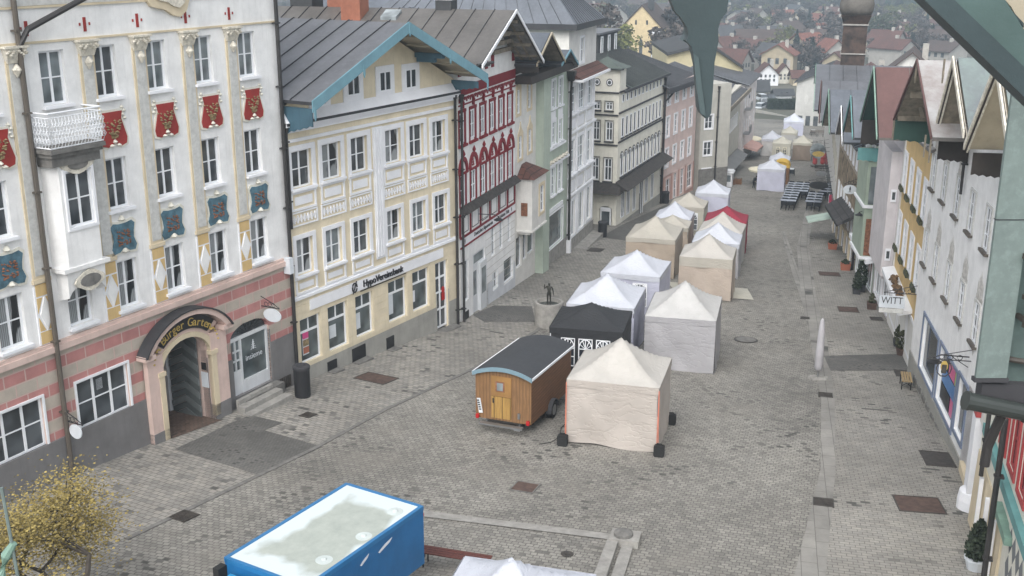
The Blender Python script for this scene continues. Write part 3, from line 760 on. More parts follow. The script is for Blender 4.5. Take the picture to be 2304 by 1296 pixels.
# passage behind the portal
m = MB(A); m.box(-7.0,-6.93,-3.2,.08,-18,-12); m.box(-4.73,-4.66,-3.2,.08,-18,-12); m.box(-7.0,-4.66,-3.3,-3.2,-18,-12); m.box(-7,-4.66,-3.2,-.3,-12.4,-12.3)
m.build('passage_wall', MATS['pink_pale'], A.root)
m = MB(A)
for k in range(15):   # chevron boards on the open leaf, alternately proud
    z = -16.3+.25*k; x0 = -4.80
    for (oa, ob, sg) in ((-1.6,-.95,1), (-.95,-.3,-1)):
        za, zb2 = (z, z+.32) if sg > 0 else (z+.32, z)
        m.prism([(x0, oa, za), (x0, ob, zb2), (x0, ob, zb2+.23), (x0, oa, za+.23)], (-(.05+.02*(k % 2)), 0, 0), k % 2)
m.build('chevron_door', [paint('door_a', (.11,.125,.125), rough=.6), paint('door_b', (.17,.19,.19), rough=.6)], A.root)
m = MB(A); m.box(-4.95,-4.73,-1.85,-1.65,-17,-12.4); m.build('door_jamb', MATS['door_white'], A.root)
m = MB(A); m.poly([(a_, b_, gz(*A.pt(a_, b_))+.03) for a_, b_ in ((-6.93,-3.2),(-4.73,-3.2),(-4.73,.5),(-6.93,.35))]); m.build('passage_floor', MATS['entry_brick'], A.root)
m = MB(A); m.box(-4.76,-4.735,-.2,.0,-13.95,-13.7); m.build('notice', MATS['black_metal'], A.root); m = MB(A); m.box(-4.76,-4.735,-.24,.06,-14.6,-14.05); m.build('notice', MATS['paper'], A.root)
# little shop door on the right
sh = MB(A); e = -.12
sh.box(-3.5,-3.42,e,e+.08,-15.45,-13.3); sh.box(-1.53,-1.45,e,e+.08,-15.45,-13.3); sh.box(-3.42,-1.53,e,e+.08,-13.42,-13.3); sh.box(-2.95,-2.87,e,e+.08,-15.45,-13.42); sh.box(-2.87,-1.53,e,e+.08,-15.45,-15.0)
sh.box(-3.42,-2.95,e,e+.05,-15.45,-14.55); [sh.box(-3.42,-2.95,e,e+.06,z,z+.05) for z in (-14.2,-13.85)]; sh.box(-3.2,-3.15,e,e+.06,-14.55,-13.42)
sd = sh.build('shop_door', MATS['door_white'], A.root)
m = MB(A); m.box(-3.42,-2.95,e-.02,e,-14.6,-13.4); m.box(-2.87,-1.53,e-.02,e,-15.0,-13.4); m.build('pane', MATS['glass_shop'], sd)
m = MB(A); m.prism([(-2.475+1.0*math.cos(t*math.pi/12), e-.02, -13.3+.46*math.sin(t*math.pi/12)) for t in range(13)], (0,.02,0)); m.build('fanlight', MATS['glass_dark'], sd)
m = MB(A)
for q in range(1, 9): m.tube([(-2.475, e+.02, -13.28), (-2.475+.98*math.cos(q*math.pi/9), e+.02, -13.3+.45*math.sin(q*math.pi/9))], .012, 4)
for q in range(9): m.tube([(-2.475+(.3+.07*q)*math.cos((q*2+1)*.17)+.07*math.cos(j), e+.02, -13.15+.12*(q%3)+.07*math.sin(j)) for j in range(7)], .01, 4)
m.build('fanlight_grille', MATS['black_metal'], sd)
text_mesh('window_lettering', 'insieme', .3, MATS['paper'], sd, Matrix.Translation((-2.2, .085, -14.25-A.zb)) @ Matrix.Rotation(R(90), 4, 'X'), .004)
m = MB(A); m.tube([(-2.2, .1-e*-1*0-.19, -14.0), (-2.2, -.09, -13.65)], .02, 4); [m.tube([(-2.2, -.09, -13.7-.08*q), (-2.2+sg*(.05+.03*q), -.09, -13.76-.08*q)], .012, 4) for q in range(4) for sg in (-1, 1)]; m.build('window_lettering', MATS['paper'], sd)
m = MB(A); m.box(-3.4,-1.3,.09,.5,-18,-15.5); m.build('shop_sill', MATS['stone_dark'], A.root)
# hanging oval signs
def bracket_sign(F_, u, z, label, w_=.62, h=.42, mat='paper', reach=.75, o0=.1, scroll='black_metal', frame='steel', txt=None, tmat='dark_trim'):
    r = F_.L(u, 0, z); P0 = F_.root.matrix_basis @ Vector(r)
    e = empty('hanging_sign', tuple(P0), F_.root.rotation_euler[2], label, 'sign')
    lf = LF(F_.s); m = MB(lf); m.tube([(0,0,.42),(0,o0+reach,.42)], .018, 6); m.tube([(0,0,.8),(0,o0+reach*.5,.62),(0,o0+reach,.44)], .014, 6)
    for q in range(3): m.tube([(0, o0+reach*(.2+.22*q)+.08*math.cos(t*.8), .52+.08*math.sin(t*.8)) for t in range(8)], .012, 4)
    m.build('bracket', MATS[scroll], e)
    m = MB(lf); m.prism([(-.02, o0+reach*.55+w_/2*math.cos(k*math.pi/12), .42-h/2-.04+h/2*math.sin(k*math.pi/12)) for k in range(24)], (.04,0,0)); p = m.build('board', MATS[mat], e)
    if txt:
        for (dy, sc, line) in txt:
            M_ = Matrix.Translation((-.03, F_.s*(o0+reach*.55), .42-h/2-.04+dy)) @ Matrix.Rotation(R(-90), 4, 'Z') @ Matrix.Rotation(R(90), 4, 'X')
            text_mesh('lettering', line, sc, MATS[tmat], p, M_, .004)
    return e
bracket_sign(A, -1.75, -12.9, 'oval pale shop sign on an iron bracket above the white shop door with steps', .8, .5)
m = bracket_sign(A, -10.8, -13.9, 'small square white sign on a bracket by the downpipe of the ornate house', .5, .45)
# steps
st = empty('doorstep', (*A.pt(-2.75, 0), gz(*A.pt(-2.75, .6))), A.root.rotation_euler[2], 'worn grey stone steps below the white shop door', 'steps')
lf = LF(-1)
for k in range(3):
    m = MB(lf); m.box(-1.0-.12*k, .85+.1*k, .32 if k == 0 else .1+.36*k, .46+.36*k+.0, -.5, .52-.17*k); m.build('step', MATS['stone'], st)
# cellar grate
m = MB(A); m.box(-1.2,-.45,.092,.11,-16.0,-15.55)
for k in range(7): m.box(-1.18+.11*k,-1.15+.11*k,.11,.13,-16.0,-15.55)
m.build('cellar_grate', MATS['iron'], A.root)
pipe(A, -10.52-.3, -16.4, .8, .16, .075, 'pipe_brown', hop=False)
pipe(A, -.12, -16.8, .8, .16, .07, 'pipe', hop=False)
m = MB(A); m.box(-.42,-.2,.05,.35,-11.6,-11.0); m.build('meter_box', MATS['paper'], A.root)
# gutter arm crossing the top left
m = MB(A); m.tube([(-10.82,.16,-2.6),(-10.6,.3,-2.15),(-8.6,.75,-1.25),(-8.0,.9,-.7)], .085, 8); m.build('gutter_arm', MATS['pipe'], A.root)

# ------------------------------------------------------------ B: cream bank house with blue gable
B = Fac('cream_house', 'cream gabled house with white window frames and a blue timber verge', (-8.28,40.42), 31, 'L')
BW = 11.15
w1 = [(.38,-8.6,1.12,1.4), (2.08,-8.58,1.12,1.4), (3.8,-8.58,1.05,1.4), (6.0,-8.58,1.1,1.4), (7.68,-8.6,1.05,1.4), (9.35,-8.65,1.0,1.4)]
w2 = [(.38,-11.92,.95,1.4), (2.06,-11.92,1.0,1.4), (3.76,-11.92,1.05,1.4), (5.97,-11.88,1.0,1.35), (7.76,-11.88,1.0,1.35), (9.43,-11.86,1.0,1.33)]
sp = [(.36,-15.47,1.2,1.8), (2.0,-15.47,1.2,1.85), (3.72,-15.42,1.15,1.78), (5.92,-15.4,1.3,1.8), (7.66,-15.4,1.25,1.8)]
dr = (9.4,-17.0,.98,3.4)
mb = MB(B); wall(mb, 0, BW, -12.8, -5.6, w1+w2, depth=.2); wall(mb, 0, BW, -18, -12.8, sp+[dr], depth=.24)
body(mb, 0, BW, -20, -5.6, 14, top=False)
mb.poly([(0,0,-5.6),(BW,0,-5.6),(5.8,0,-3.05)]); mb.poly([(0,-14,-5.6),(BW,-14,-5.6),(5.8,-14,-3.05)])
mb.build('wall', MATS['cream'], B.root)
for i, q in enumerate(w1): win(B, *q, '2x2', .17, pane=['glass_dark','glass_curtain'][i % 2], sur='trim_white', t=.2, sill='trim_white')
for i, q in enumerate(w2): win(B, *q, '2x2', .17, pane=['glass_curtain','glass_grey','glass_dark'][i % 3], sur='trim_white', t=.17, sill='trim_white')
for q in sp: win(B, *q, 'shop', .17, pane='glass_shop')
for (u, z, wd) in ((.6,-15.2,.35), (2.2,-15.0,.4), (3.8,-15.1,.35), (6.0,-15.1,.4), (7.7,-15.0,.3)):
    m = MB(B); m.box(u, u+wd, -.14, -.135, z, z+rnd.uniform(.5,1.0)); m.build('window_poster', MATS[rnd.choice(['paper','trim_white'])], B.root)
for k, (mt_, z) in enumerate((('poster_pink',-14.55), ('oliv_relief',-14.85), ('terracotta',-15.15))):
    m = MB(B); m.box(.62, .95, -.134, -.13, z, z+.26); m.build('window_poster', MATS[mt_], B.root)
m = MB(B); m.box(9.4,9.48,-.17,-.1,-16.75,-13.6); m.box(10.3,10.38,-.17,-.1,-16.75,-13.6); m.box(9.86,9.92,-.17,-.1,-16.75,-13.6)
for z in (-16.75,-15.9,-15.1,-14.4,-13.68): m.box(9.48,10.3,-.17,-.11,z,z+.08)
d_ = m.build('door', MATS['win_white'], B.root); m = MB(B); m.box(9.46,10.32,-.165,-.155,-16.7,-13.65); m.build('pane', MATS['glass_dark'], d_)
m = MB(B); m.prism([(10.12+.13*math.cos(k*.52), -.1, -15.0+.16*math.sin(k*.52)) for k in range(12)], (0,.01,0)); m.box(10.0,10.25,-.1,-.09,-15.5,-15.15); m.build('door_sticker', MATS['signal_red'], d_)
m = MB(B); m.tube([(9.52,-.06,-15.9),(9.5,.0,-15.6),(9.52,-.06,-15.2)], .018, 5); m.build('handle', MATS['steel'], d_)
m = MB(B); m.box(9.1,10.7,0,.5,-18,-16.78); m.build('door_step', MATS['stone_dark'], B.root)
mb = MB(B); wall(mb, 0, BW, -19, -15.62, [(9.4,-19,.98,4)], o=.06, depth=.06); mb.build('plinth', MATS['plinth_light'], B.root)
# rustication joints on the shop storey
mb = MB(B)
for k in range(9):
    z = -15.5+.3*k
    us = [0]+[x for q in sp+[dr] for x in (q[0]-.03, q[0]+q[2]+.03)]+[BW]
    if z > -13.55: mb.box(0.01, BW-.01, 0, .012, z, z+.27)
    else:
        for a, b in zip(us[::2], us[1::2]):
            if b-a > .05: mb.box(a+.01, b-.01, 0, .012, z, z+.27)
mb.build('rustication', MATS['cream'], B.root)
mb = MB(B); mb.box(-.02,BW+.05,0,.28,-6.25,-6.12); mb.box(-.02,BW+.05,0,.2,-6.35,-6.25); mb.box(0,BW,0,.1,-6.5,-6.35); mb.hexa([(0,.0,-6.12),(BW,0,-6.12),(BW,.3,-6.12),(0,.3,-6.12),(0,.0,-5.75),(BW,0,-5.75),(BW,.04,-5.75),(0,.04,-5.75)])
mb.build('cornice', MATS['trim_white'], B.root)
mb = MB(B); mb.box(-.02,BW+.06,.28,.31,-6.2,-6.1); mb.build('cornice_flashing', MATS['roof_rib'], B.root)
mb = MB(B); mb.box(0,BW,0,.08,-6.86,-6.74); mb.build('moulding', MATS['trim_white'], B.root)
mb = MB(B); mb.box(0,BW,0,.1,-12.84,-12.74); mb.box(0,BW,0,.05,-12.74,-12.68); mb.build('moulding', MATS['trim_white'], B.root)
mb = MB(B); mb.box(5.2,5.82,0,.05,-12.4,-6.95)
for k in range(3): mb.box(5.27+.18*k,5.37+.18*k,.05,.09,-12.3,-7.0)
mb.build('pilaster', MATS['trim_white'], B.root)
for q, zl, rel in [(x, -9.35, 1) for x in w1]+[(x, -12.58, 0) for x in w2]:
    u, w_ = q[0]-.14, q[2]+.28; zt = q[1]-.2
    m = MB(B)
    for a, b in ((u, u+.08), (u+w_-.08, u+w_)): m.box(a, b, 0, .05, zl, zt)
    m.box(u, u+w_, 0, .06, zl-.08, zl); m.box(u+.22,u+w_-.22,0,.035,zl+.12,zt-.12)
    m.build('apron_panel', MATS['trim_white'], B.root)
    if rel:
        m = MB(B); zz = -10.02; m.box(u-.04, u+w_+.04, 0, .05, zz, zz+.05); m.box(u-.04, u+w_+.04, 0, .05, zz+.5, zz+.55); m.box(u-.04,u+.02,0,.05,zz+.05,zz+.5); m.box(u+w_-.02,u+w_+.04,0,.05,zz+.05,zz+.5)
        for k in range(7):
            x = u+.12+(w_-.24)*k/6
            m.box(x-.02,x+.02,0,.06,zz+.12,zz+.42)
            m.tube([(x+.09*math.cos(t), .03, zz+.27+.09*math.sin(t)) for t in range(7)], .018, 4)
        m.build('relief_panel', MATS['trim_white'], B.root)
for (u, z) in ((1.72,-5.72), (3.72,-5.55), (5.75,-5.6), (7.5,-5.66)):
    win(B, u, z, .78, .8, '2', -.005, pane='glass_dark', sur='trim_white', t=.22)
m = MB(B); m.box(.95,10.0,0,.05,-13.42,-13.0); sgn = m.build('sign_board', MATS['trim_white'], B.root)
M_ = Matrix.Translation((5.55, -.07, -13.2-B.zb)) @ Matrix.Rotation(R(90), 4, 'X')
text_mesh('sign_lettering', 'HypoVereinsbank', .40, MATS['black_metal'], sgn, M_, .03, .95)
m = MB(B); m.tube([(3.62+.15*math.cos(t*.6), .09, -13.2+.2*math.sin(t*.6)) for t in range(11)], .03, 6); m.tube([(3.5,.09,-13.45),(3.75,.09,-12.95)], .025, 6); m.box(4.0,7.1,.05,.08,-13.47,-13.44); m.build('sign_emblem', MATS['black_metal'], sgn)
for (u, w_, h) in ((1.75,.55,.42), (3.3,.85,.6), (5.6,.5,.55)):
    zg = gz(*B.pt(u))
    m = MB(B); m.box(u,u+w_,.06,.1,zg,zg+h); m.build('cellar_hatch', MATS['black_metal'], B.root)
    m = MB(B); m.box(u-.05,u+w_+.05,.1,.45,zg-.04,zg+.05); m.build('cellar_ledge', MATS['stone_dark'], B.root)
RM = [MATS['roof_grey'], MATS['roof_rib'], MATS['soffit']]
gable_roof(B, .0, 11.55, 5.85, -5.25, -5.38, -2.86, 1.45, 15, RM, MATS['sky_blue'], .42, 17)
# boards under the eaves and purlin ends
def wing(F_, u, z0, z1, o1, mat, name='eaves_board', drop=.3, th=.05):
    n = 9; pts = [(u, .02, z1), (u, o1, z1), (u, o1, z0+.05)]
    for k in range(1, n): pts.append((u, o1-(o1-.02)*k/n, z0+.05-drop*(k/n)+(.05 if k % 2 else 0)))
    pts.append((u, .02, z0-drop))
    m = MB(F_); m.prism(pts, (th, 0, 0)); m.build(name, MATS[mat], F_.root)
wing(B, .12, -6.2, -5.5, 1.35, 'blue_dark', drop=.35); wing(B, 10.9, -5.95, -5.6, 1.4, 'blue_dark', drop=.2)
m = MB(B); m.box(8.2, 8.42, .02, 1.4, -4.42, -4.22); m.box(8.22,8.4,.1,1.0,-4.6,-4.42); m.build('purlin', MATS['blue_dark'], B.root)
m = MB(B); m.box(2.9,3.1,.02,1.4,-4.42,-4.22); m.build('purlin', MATS['blue_dark'], B.root)
for (u, z) in ((5.82,-2.9), (2.9,-4.2), (8.6,-4.2), (.05,-5.45), (11.45,-5.55)):
    m = MB(B); m.prism([(u,1.50,z),(u+.1,1.50,z),(u+.1,1.50,z-.35),(u+.05,1.50,z-.48),(u,1.50,z-.35)], (0,.04,0)); m.build('pendant', MATS['sky_blue'], B.root)
m = MB(B)   # soffit battens
for k in range(5):
    t = .15+.17*k; m.box(5.9+5.4*t, 5.98+5.4*t, .05, 1.38, -3.1-2.55*t, -3.04-2.55*t)
m.build('soffit_batten', MATS['soffit'], B.root)
pipe(B, 10.98, -17.2, -6.4, .14, .065); pipe(B, .05, -10, -6.4, .14, .065)
# snow guard
m = MB(B)
for z_, o in ((0, 0),): m.tube([(.75, -13, -5.0), (.75, 1.2, -5.0)], .02, 5)
m.build('snow_guard', MATS['steel'], B.root)

# ------------------------------------------------------------ C: white and bordeaux house
C = Fac('bordeaux_house', 'narrow white house with bordeaux red window surrounds and arches', (-2.39,50.22), 18, 'L')
CW = 8.2
cu = [.02, 1.42, 2.82, 4.2, 5.58, 6.95]
c1 = [(u, -8.5, .62, 1.32) for u in cu]; c2 = [(u, -11.4, .66, 1.42) for u in cu]
cg = [(4.35,-14.9,.6,1.5), (5.65,-14.85,.55,1.5), (7.0,-14.8,.5,1.5), (4.55,-16.7,.75,.85), (6.35,-16.9,1.5,1.25), (.35,-16.1,.75,2.0), (1.7,-17.6,1.7,3.5)]
mb = MB(C); wall(mb, 0, CW, -19, -5.0, c1+c2+cg, depth=.16); body(mb, 0, CW, -20, -5, 14, top=False)
mb.poly([(0,0,-5.0),(CW,0,-5.0),(4.1,0,-3.0)]); mb.build('wall', MATS['white'], C.root)
for q in c1+c2: win(C, *q, '2x2', .04, pane='glass_dark', sur=None)
for i, q in enumerate(cg[:5]): win(C, *q, '2x2' if i < 4 else '1', .12, pane='glass_grey' if i < 4 else 'glass_shop', fcol='win_white')
win(C, *cg[5], '1', .12, pane='glass_shop')
m = MB(C); m.box(1.7,2.5,-.12,-.06,-17.4,-14.7); m.box(2.5,3.4,-.06,.1,-17.4,-14.7); m.box(1.7,3.4,-.1,-.04,-14.7,-14.1); d_ = m.build('door', MATS['door_white'], C.root)
m = MB(C); m.box(1.9,2.3,-.06,-.05,-16.2,-15.0); m.box(2.65,3.25,.1,.11,-16.3,-15.0); m.box(1.9,3.2,-.04,-.03,-14.6,-14.2); m.build('pane', MATS['glass_grey'], d_)
m = MB(C); m.box(1.5,3.6,0,.7,-19,-17.25); m.box(1.6,3.5,0,1.0,-19,-17.4); m.build('door_step', MATS['stone_dark'], C.root)
for u in cu:      # red frames
    m = MB(C)
    m.box(u+.62,u+.9,0,.03,-8.6,-7.05); m.box(u-.06,u,0,.05,-8.6,-7.05); m.box(u-.06,u+.9,0,.05,-7.16,-7.02); m.box(u-.1,u+.95,0,.1,-8.72,-8.6); m.box(u+.38,u+.5,0,.1,-6.98,-6.75)
    m.lathe([(.02,-.1),(.09,0),(.01,.14)], (u+.44,.06,-6.72), 6)
    m.build('window_surround', MATS['bordeaux'], C.root)
    m = MB(C)
    m.box(u+.66,u+.9,0,.03,-11.45,-9.9); m.box(u-.06,u,0,.05,-11.45,-9.9); m.box(u-.1,u+1.04,0,.08,-9.97,-9.88)
    arc_band(m, u+.42, .42, .58, -9.88, 1.25, 0, .09, 0, math.pi, 10); m.lathe([(.02,-.12),(.09,0),(.01,.2)], (u+.42,.07,-9.05), 6)
    m.box(u+.3,u+.54,0,.03,-9.8,-9.72); m.box(u+.34,u+.5,0,.03,-9.7,-9.6); m.box(u+.39,u+.45,0,.03,-9.6,-9.45)
    m.build('window_arch', MATS['bordeaux'], C.root)
mb = MB(C); mb.box(0,CW,0,.05,-6.42,-6.28); mb.box(0,CW,0,.05,-6.86,-6.8)
for k in range(34): mb.box(.05+.24*k,.17+.24*k,0,.03,-6.72+.06*(k%2),-6.55+.06*(k%2)); mb.box(.1+.24*k,.24+.24*k,0,.03,-6.6,-6.5)
mb.box(0,CW,0,.04,-6.28,-5.98)
for u in (0,3.6,4.5,7.7): mb.box(u,u+.35,0,.045,-5.55,-4.9)
mb.box(0,CW,0,.05,-12.96,-12.86); mb.box(0,CW,0,.05,-13.42,-13.34)
for u in [x-.12 for x in cu]+[8.05]: mb.box(u,u+.14,0,.05,-12.86,-11.75)
mb.build('painted_bands', MATS['bordeaux'], C.root)
mb = MB(C)
for u in cu:
    for a, b, c_, d_ in ((.2,.23,-12.72,-11.95), (1.05,1.08,-12.72,-11.95), (.2,1.08,-12.74,-12.71), (.2,1.08,-11.97,-11.94)): mb.box(u+a,u+b,0,.02,c_,d_)
mb.build('panel_outline', MATS['dark_trim'], C.root)
mb = MB(C); mb.hexa([(0,.0,-11.75),(CW,0,-11.75),(CW,.38,-11.75),(0,.38,-11.75),(0,.0,-11.45),(CW,0,-11.45),(CW,.05,-11.45),(0,.05,-11.45)]); mb.build('ledge_roof', MATS['awning_dark'], C.root)
lg = MB(C); lg.box(0,CW,0,.02,-13.34,-12.96); lgo = lg.build('sign_band', MATS['trim_white'], C.root)
for s_, uc in (('Deutscher Alpenverein', 3.2), ('Sektion Tölz', 6.4)):
    text_mesh('sign_lettering', s_, .27, MATS['dark_trim'], lgo, Matrix.Translation((uc, -.03, -13.14-C.zb)) @ Matrix.Rotation(R(90), 4, 'X'), .008, 1.0, 2.7 if uc < 5 else 1.5)
mb = MB(C)
for u in (.6, 5.15, 7.6): mb.prism([(u-.05,.02,-13.15),(u,.02,-13.28),(u+.05,.02,-13.15),(u,.02,-13.03)], (0,.01,0))
mb.build('emblem', MATS['dark_trim'], lgo)
mb = MB(C)
for k in range(9): mb.box(3.55,CW,0,.008,-16.9+.38*k,-16.885+.38*k)
mb.build('wall_joint', MATS['stone_pale'], C.root)
mb = MB(C); wall(mb, 3.7, CW, -20, -16.15, [(4.5,-16.75,.85,1.0),(6.3,-16.95,1.6,1.0)], o=.03, depth=.05); mb.build('plinth', paint('plinth_white', (.58,.60,.63)), C.root)
mb = MB(C); mb.box(.25,.95,.02,.05,-17.15,-16.6); mb.build('cellar_hatch', MATS['black_metal'], C.root)
RMW = [MATS['roof_warm'], MATS['roof_rib'], MATS['soffit_grey']]
gable_roof(C, -.7, 8.7, 4.15, -4.95, -5.6, -2.86, 1.3, 17, RMW, MATS['win_white'], .16, 19, boards=2)
m = MB(C)
for k in range(3):
    z = -4.75+.42*k; m.box(4.3,8.3-1.3*k,.4*k*.5+.06,.25+.4*k*.5,z-.2,z)
for k in range(4): m.box(7.9-1.1*k,8.05-1.1*k,.05,1.25,-5.35+.62*k,-5.2+.62*k)
for o in (.3,.75): m.hexa([(4.3,o,-3.1),(4.5,o,-3.1),(4.5,o+.1,-3.1),(4.3,o+.1,-3.1),(8.3,o,-5.55),(8.5,o,-5.55),(8.5,o+.1,-5.55),(8.3,o+.1,-5.55)][::1])
m.build('rafter', MATS['wood_old'], C.root)
wing(C, 8.2, -6.2, -5.65, 1.25, 'dark_wood', drop=.1)
m = MB(C); m.box(-.3,.5,1.3,1.36,-5.05,-4.98); m.tube([(-.9,1.25,-4.9),(1.0,1.3,-4.95)], .07, 6); m.build('gutter', MATS['pipe'], C.root)
pipe(C, .05, -17.3, -6.6, .14, .06)
def lamp(F_, u, z, label, reach=.9):
    P0 = F_.root.matrix_basis @ Vector(F_.L(u, 0, z)); e = empty('wall_lamp', tuple(P0), F_.root.rotation_euler[2], label, 'lamp')
    lf = LF(F_.s); m = MB(lf); m.tube([(0,0,0),(0,reach*.8,.02),(0,reach,-.06)], .02, 6); m.tube([(0,0,-.35),(0,reach*.5,-.02)], .014, 6); m.build('bracket', MATS['black_metal'], e)
    m = MB(lf); m.lathe([(.03,.02),(.06,-.06),(.24,-.16),(.235,-.18),(.05,-.1)], (0,reach,-.05), 14); m.build('lamp_shade', MATS['black_metal'], e)
lamp(C, 2.6, -12.3, 'small black bracket lamp on the bordeaux and white house', 1.0)

# ------------------------------------------------------------ D: narrow cream house with bay
D = Fac('narrow_house', 'very narrow pale house with a red tiled bay between bordeaux and green houses', C.pt(8.2), 18, 'L')
dw = [(.3,-8.35,.55,1.25), (2.2,-8.3,.6,1.25), (.6,-10.75,.6,1.2), (2.3,-10.65,.6,1.2)]
ds = [(.2,-16.65,1.0,1.7), (1.45,-16.5,.7,1.6), (2.3,-16.4,1.2,1.5)]
mb = MB(D); wall(mb, 0, 3.8, -19, -6.25, dw+ds, depth=.14); body(mb, 0, 3.8, -20, -6.25, 10)
# stepped parapet
for a, b, h in ((0,.9,-6.2), (.9,2.2,-6.1), (2.2,3.0,-6.02), (3.0,3.8,-5.9)): mb.box(a, b, -.3, .02, -6.4, h)
mb.build('wall', MATS['warm_white'], D.root)
for q in dw:
    win(D, *q, '2x3', .1, pane='glass_grey', sur='sand', t=.14)
    m = MB(D); m.prism([(q[0]-.15,0,q[1]+q[3]+.14),(q[0]+q[2]+.15,0,q[1]+q[3]+.14),(q[0]+q[2]*.65,0,q[1]+q[3]+.45),(q[0]+q[2]*.5,0,q[1]+q[3]+.75),(q[0]+q[2]*.35,0,q[1]+q[3]+.45)], (0,.05,0)); m.build('window_crest', MATS['sand'], D.root)
for q in ds: win(D, *q, '1', .14, pane='glass_shop')
m = MB(D); wall(m, .35, 2.95, -14.5, -11.75, [(1.7,-13.8,.75,1.45)], o=.85, depth=.12); m.poly([(.35,0,-14.5),(.35,.85,-14.5),(.35,.85,-11.75),(.35,0,-11.75)]); m.poly([(2.95,0,-14.5),(2.95,.85,-14.5),(2.95,.85,-11.75),(2.95,0,-11.75)]); m.box(.3,3.0,0,.9,-14.6,-14.5); m.box(.45,2.85,0,.7,-14.75,-14.6)
m.build('bay', MATS['warm_white'], D.root)
win(D, 1.7, -13.8, .75, 1.45, '2x3', .08, o=.85, sur='sand', t=.16)
m = MB(D); m.poly([(.2,1.0,-11.72),(3.1,1.0,-11.72),(2.0,0,-11.1),(1.2,0,-11.1)]); m.poly([(.2,1.0,-11.72),(.2,0,-11.72),(1.2,0,-11.1)]); m.poly([(3.1,1.0,-11.72),(3.1,0,-11.72),(2.0,0,-11.1)]); m.poly([(.2,0,-11.72),(3.1,0,-11.72),(3.1,1,-11.72),(.2,1,-11.72)]); m.build('bay_roof', MATS['tile_red'], D.root)
m = MB(D); m.box(.34,.30,.25,.6,-13.7,-13.0); m.build('vent', MATS['brown_relief'], D.root)
# ------------------------------------------------------------ E: sage green house
E_ = Fac('sage_house', 'sage green house with white windows and a large shop window', C.pt(12.0), 18, 'L')
ew = [(u, -8.9, .75, 1.55) for u in (1.3,3.0,4.5)]+[(u, -11.0, .75, 1.35) for u in (1.5,3.1,4.55)]+[(u, -14.0, .8, 1.6) for u in (1.35,3.0,4.5)]
es = [(1.75,-17.15,.6,2.0), (2.4,-17.2,3.3,2.05)]
mb = MB(E_); wall(mb, 0, 6.65, -20, -6.6, ew+es, depth=.15); body(mb, 0, 6.65, -21, -6.6, 12)
mb.box(-.02, 1.25, 0, .45, -19.6, -6.5)
mb.build('wall', MATS['sage'], E_.root)
for q in ew: win(E_, *q, '2x3', .1, pane='glass_grey', sur='trim_white', t=.13, sill='trim_white')
for q in es: win(E_, *q, '1', .12, pane='glass_shop', sur='trim_white', t=.08)
m = MB(E_)
for u in (1.35,3.0,4.5): m.box(u-.05,u+.85,0,.03,-9.75,-9.1)
m.box(1.2,5.8,0,.16,-11.25,-11.12); m.box(0,6.65,0,.18,-12.2,-12.08); m.box(2.2,5.6,0,.05,-15.0,-14.75); m.build('moulding', MATS['trim_white'], E_.root)
m = MB(E_)
for k in range(14): m.lathe([(.02,-.1),(.14,0),(.03,.1)], (1.7+.33*k, .14, -11.98+.05*(k%2)), 6)
m.build('garland', MATS['relief'], E_.root)
mb = MB(E_); wall(mb, 1.3, 6.65, -20, -17.25, [], o=.05); mb.build('plinth', MATS['stone'], E_.root)
gable_roof(E_, -3.9, 1.55, -1.2, -5.75, -6.05, -4.35, 1.1, 9, [MATS['roof_blue'], MATS['roof_rib'], MATS['wood_old']], MATS['soffit'], .14, 8, boards=2)
gable_roof(E_, 1.0, 4.6, 2.8, -6.2, -6.5, -5.55, 1.1, 7, [MATS['roof_blue'], MATS['roof_rib'], MATS['soffit_grey']], MATS['sky_blue'], .13, 6)
seam_roof(E_, (-4.0,-4,-6.4), (7,-4,-6.4), (7,-10,-3.6), (-4.0,-10,-3.6), 14, [MATS['roof_blue'], MATS['roof_rib'], MATS['soffit_grey']])
m = MB(E_); m.box(-3.8,5.4,.02,.9,-6.75,-6.35); m.build('eaves_beam', MATS['dark_wood'], E_.root)
m = MB(E_); m.hexa([(6.3,.1,-7.7),(6.6,.1,-7.7),(6.6,.4,-7.7),(6.3,.4,-7.7),(6.15,.0,-7.1),(6.75,.0,-7.1),(6.75,.5,-7.1),(6.15,.5,-7.1)]); m.build('rain_hopper', MATS['pipe'], E_.root)
pipe(E_, 6.6, -18.2, -8.3, .18, .08, 'pipe', hop=False)
m = MB(E_); m.tube([(6.45,.25,-7.7),(6.45,.25,-7.95),(6.6,.18,-8.3)], .07, 6); m.build('downpipe', MATS['pipe'], E_.root)
m = MB(E_); m.box(6.45,6.75,.06,.3,-19.5,-17.5); m.build('pipe_foot', MATS['trim_white'], E_.root)
# ------------------------------------------------------------ F: tall white stucco house
F = Fac('stucco_house', 'tall white stucco house with a grey hipped metal roof and rows of white windows', C.pt(18.65), 18, 'L')
fw = []
for (u, w_) in ((.5,1.1), (2.4,1.4), (4.6,1.1)): fw += [(u,-9.75,w_,1.6), (u,-13.5,w_,2.05)]
fs = [(.95,-17.6,1.0,2.3), (2.7,-17.55,1.3,2.4), (4.85,-17.4,1.1,2.2)]
mb = MB(F); wall(mb, 0, 6.7, -20, -4.4, fw+fs+[(2.6,-6.9,.9,1.5)], depth=.15); body(mb, 0, 6.7, -21, -4.4, 13)
mb.build('wall', MATS['warm_white'], F.root)
for q in fw: win(F, *q, '2x3', .1, pane='glass_pale', sur='trim_white', t=.18, sill='trim_white', sillw=.2)
win(F, 2.6,-6.9,.9,1.5, '2x2', .1, pane='glass_grey', sur='trim_white', t=.12)
for q in fs: win(F, *q, '2', .12, pane='glass_pale', sur='trim_white', t=.18)
m = MB(F)
for z in (-9.95,-11.0,-13.75,-14.9): m.box(0,6.7,0,.14,z,z+.12)
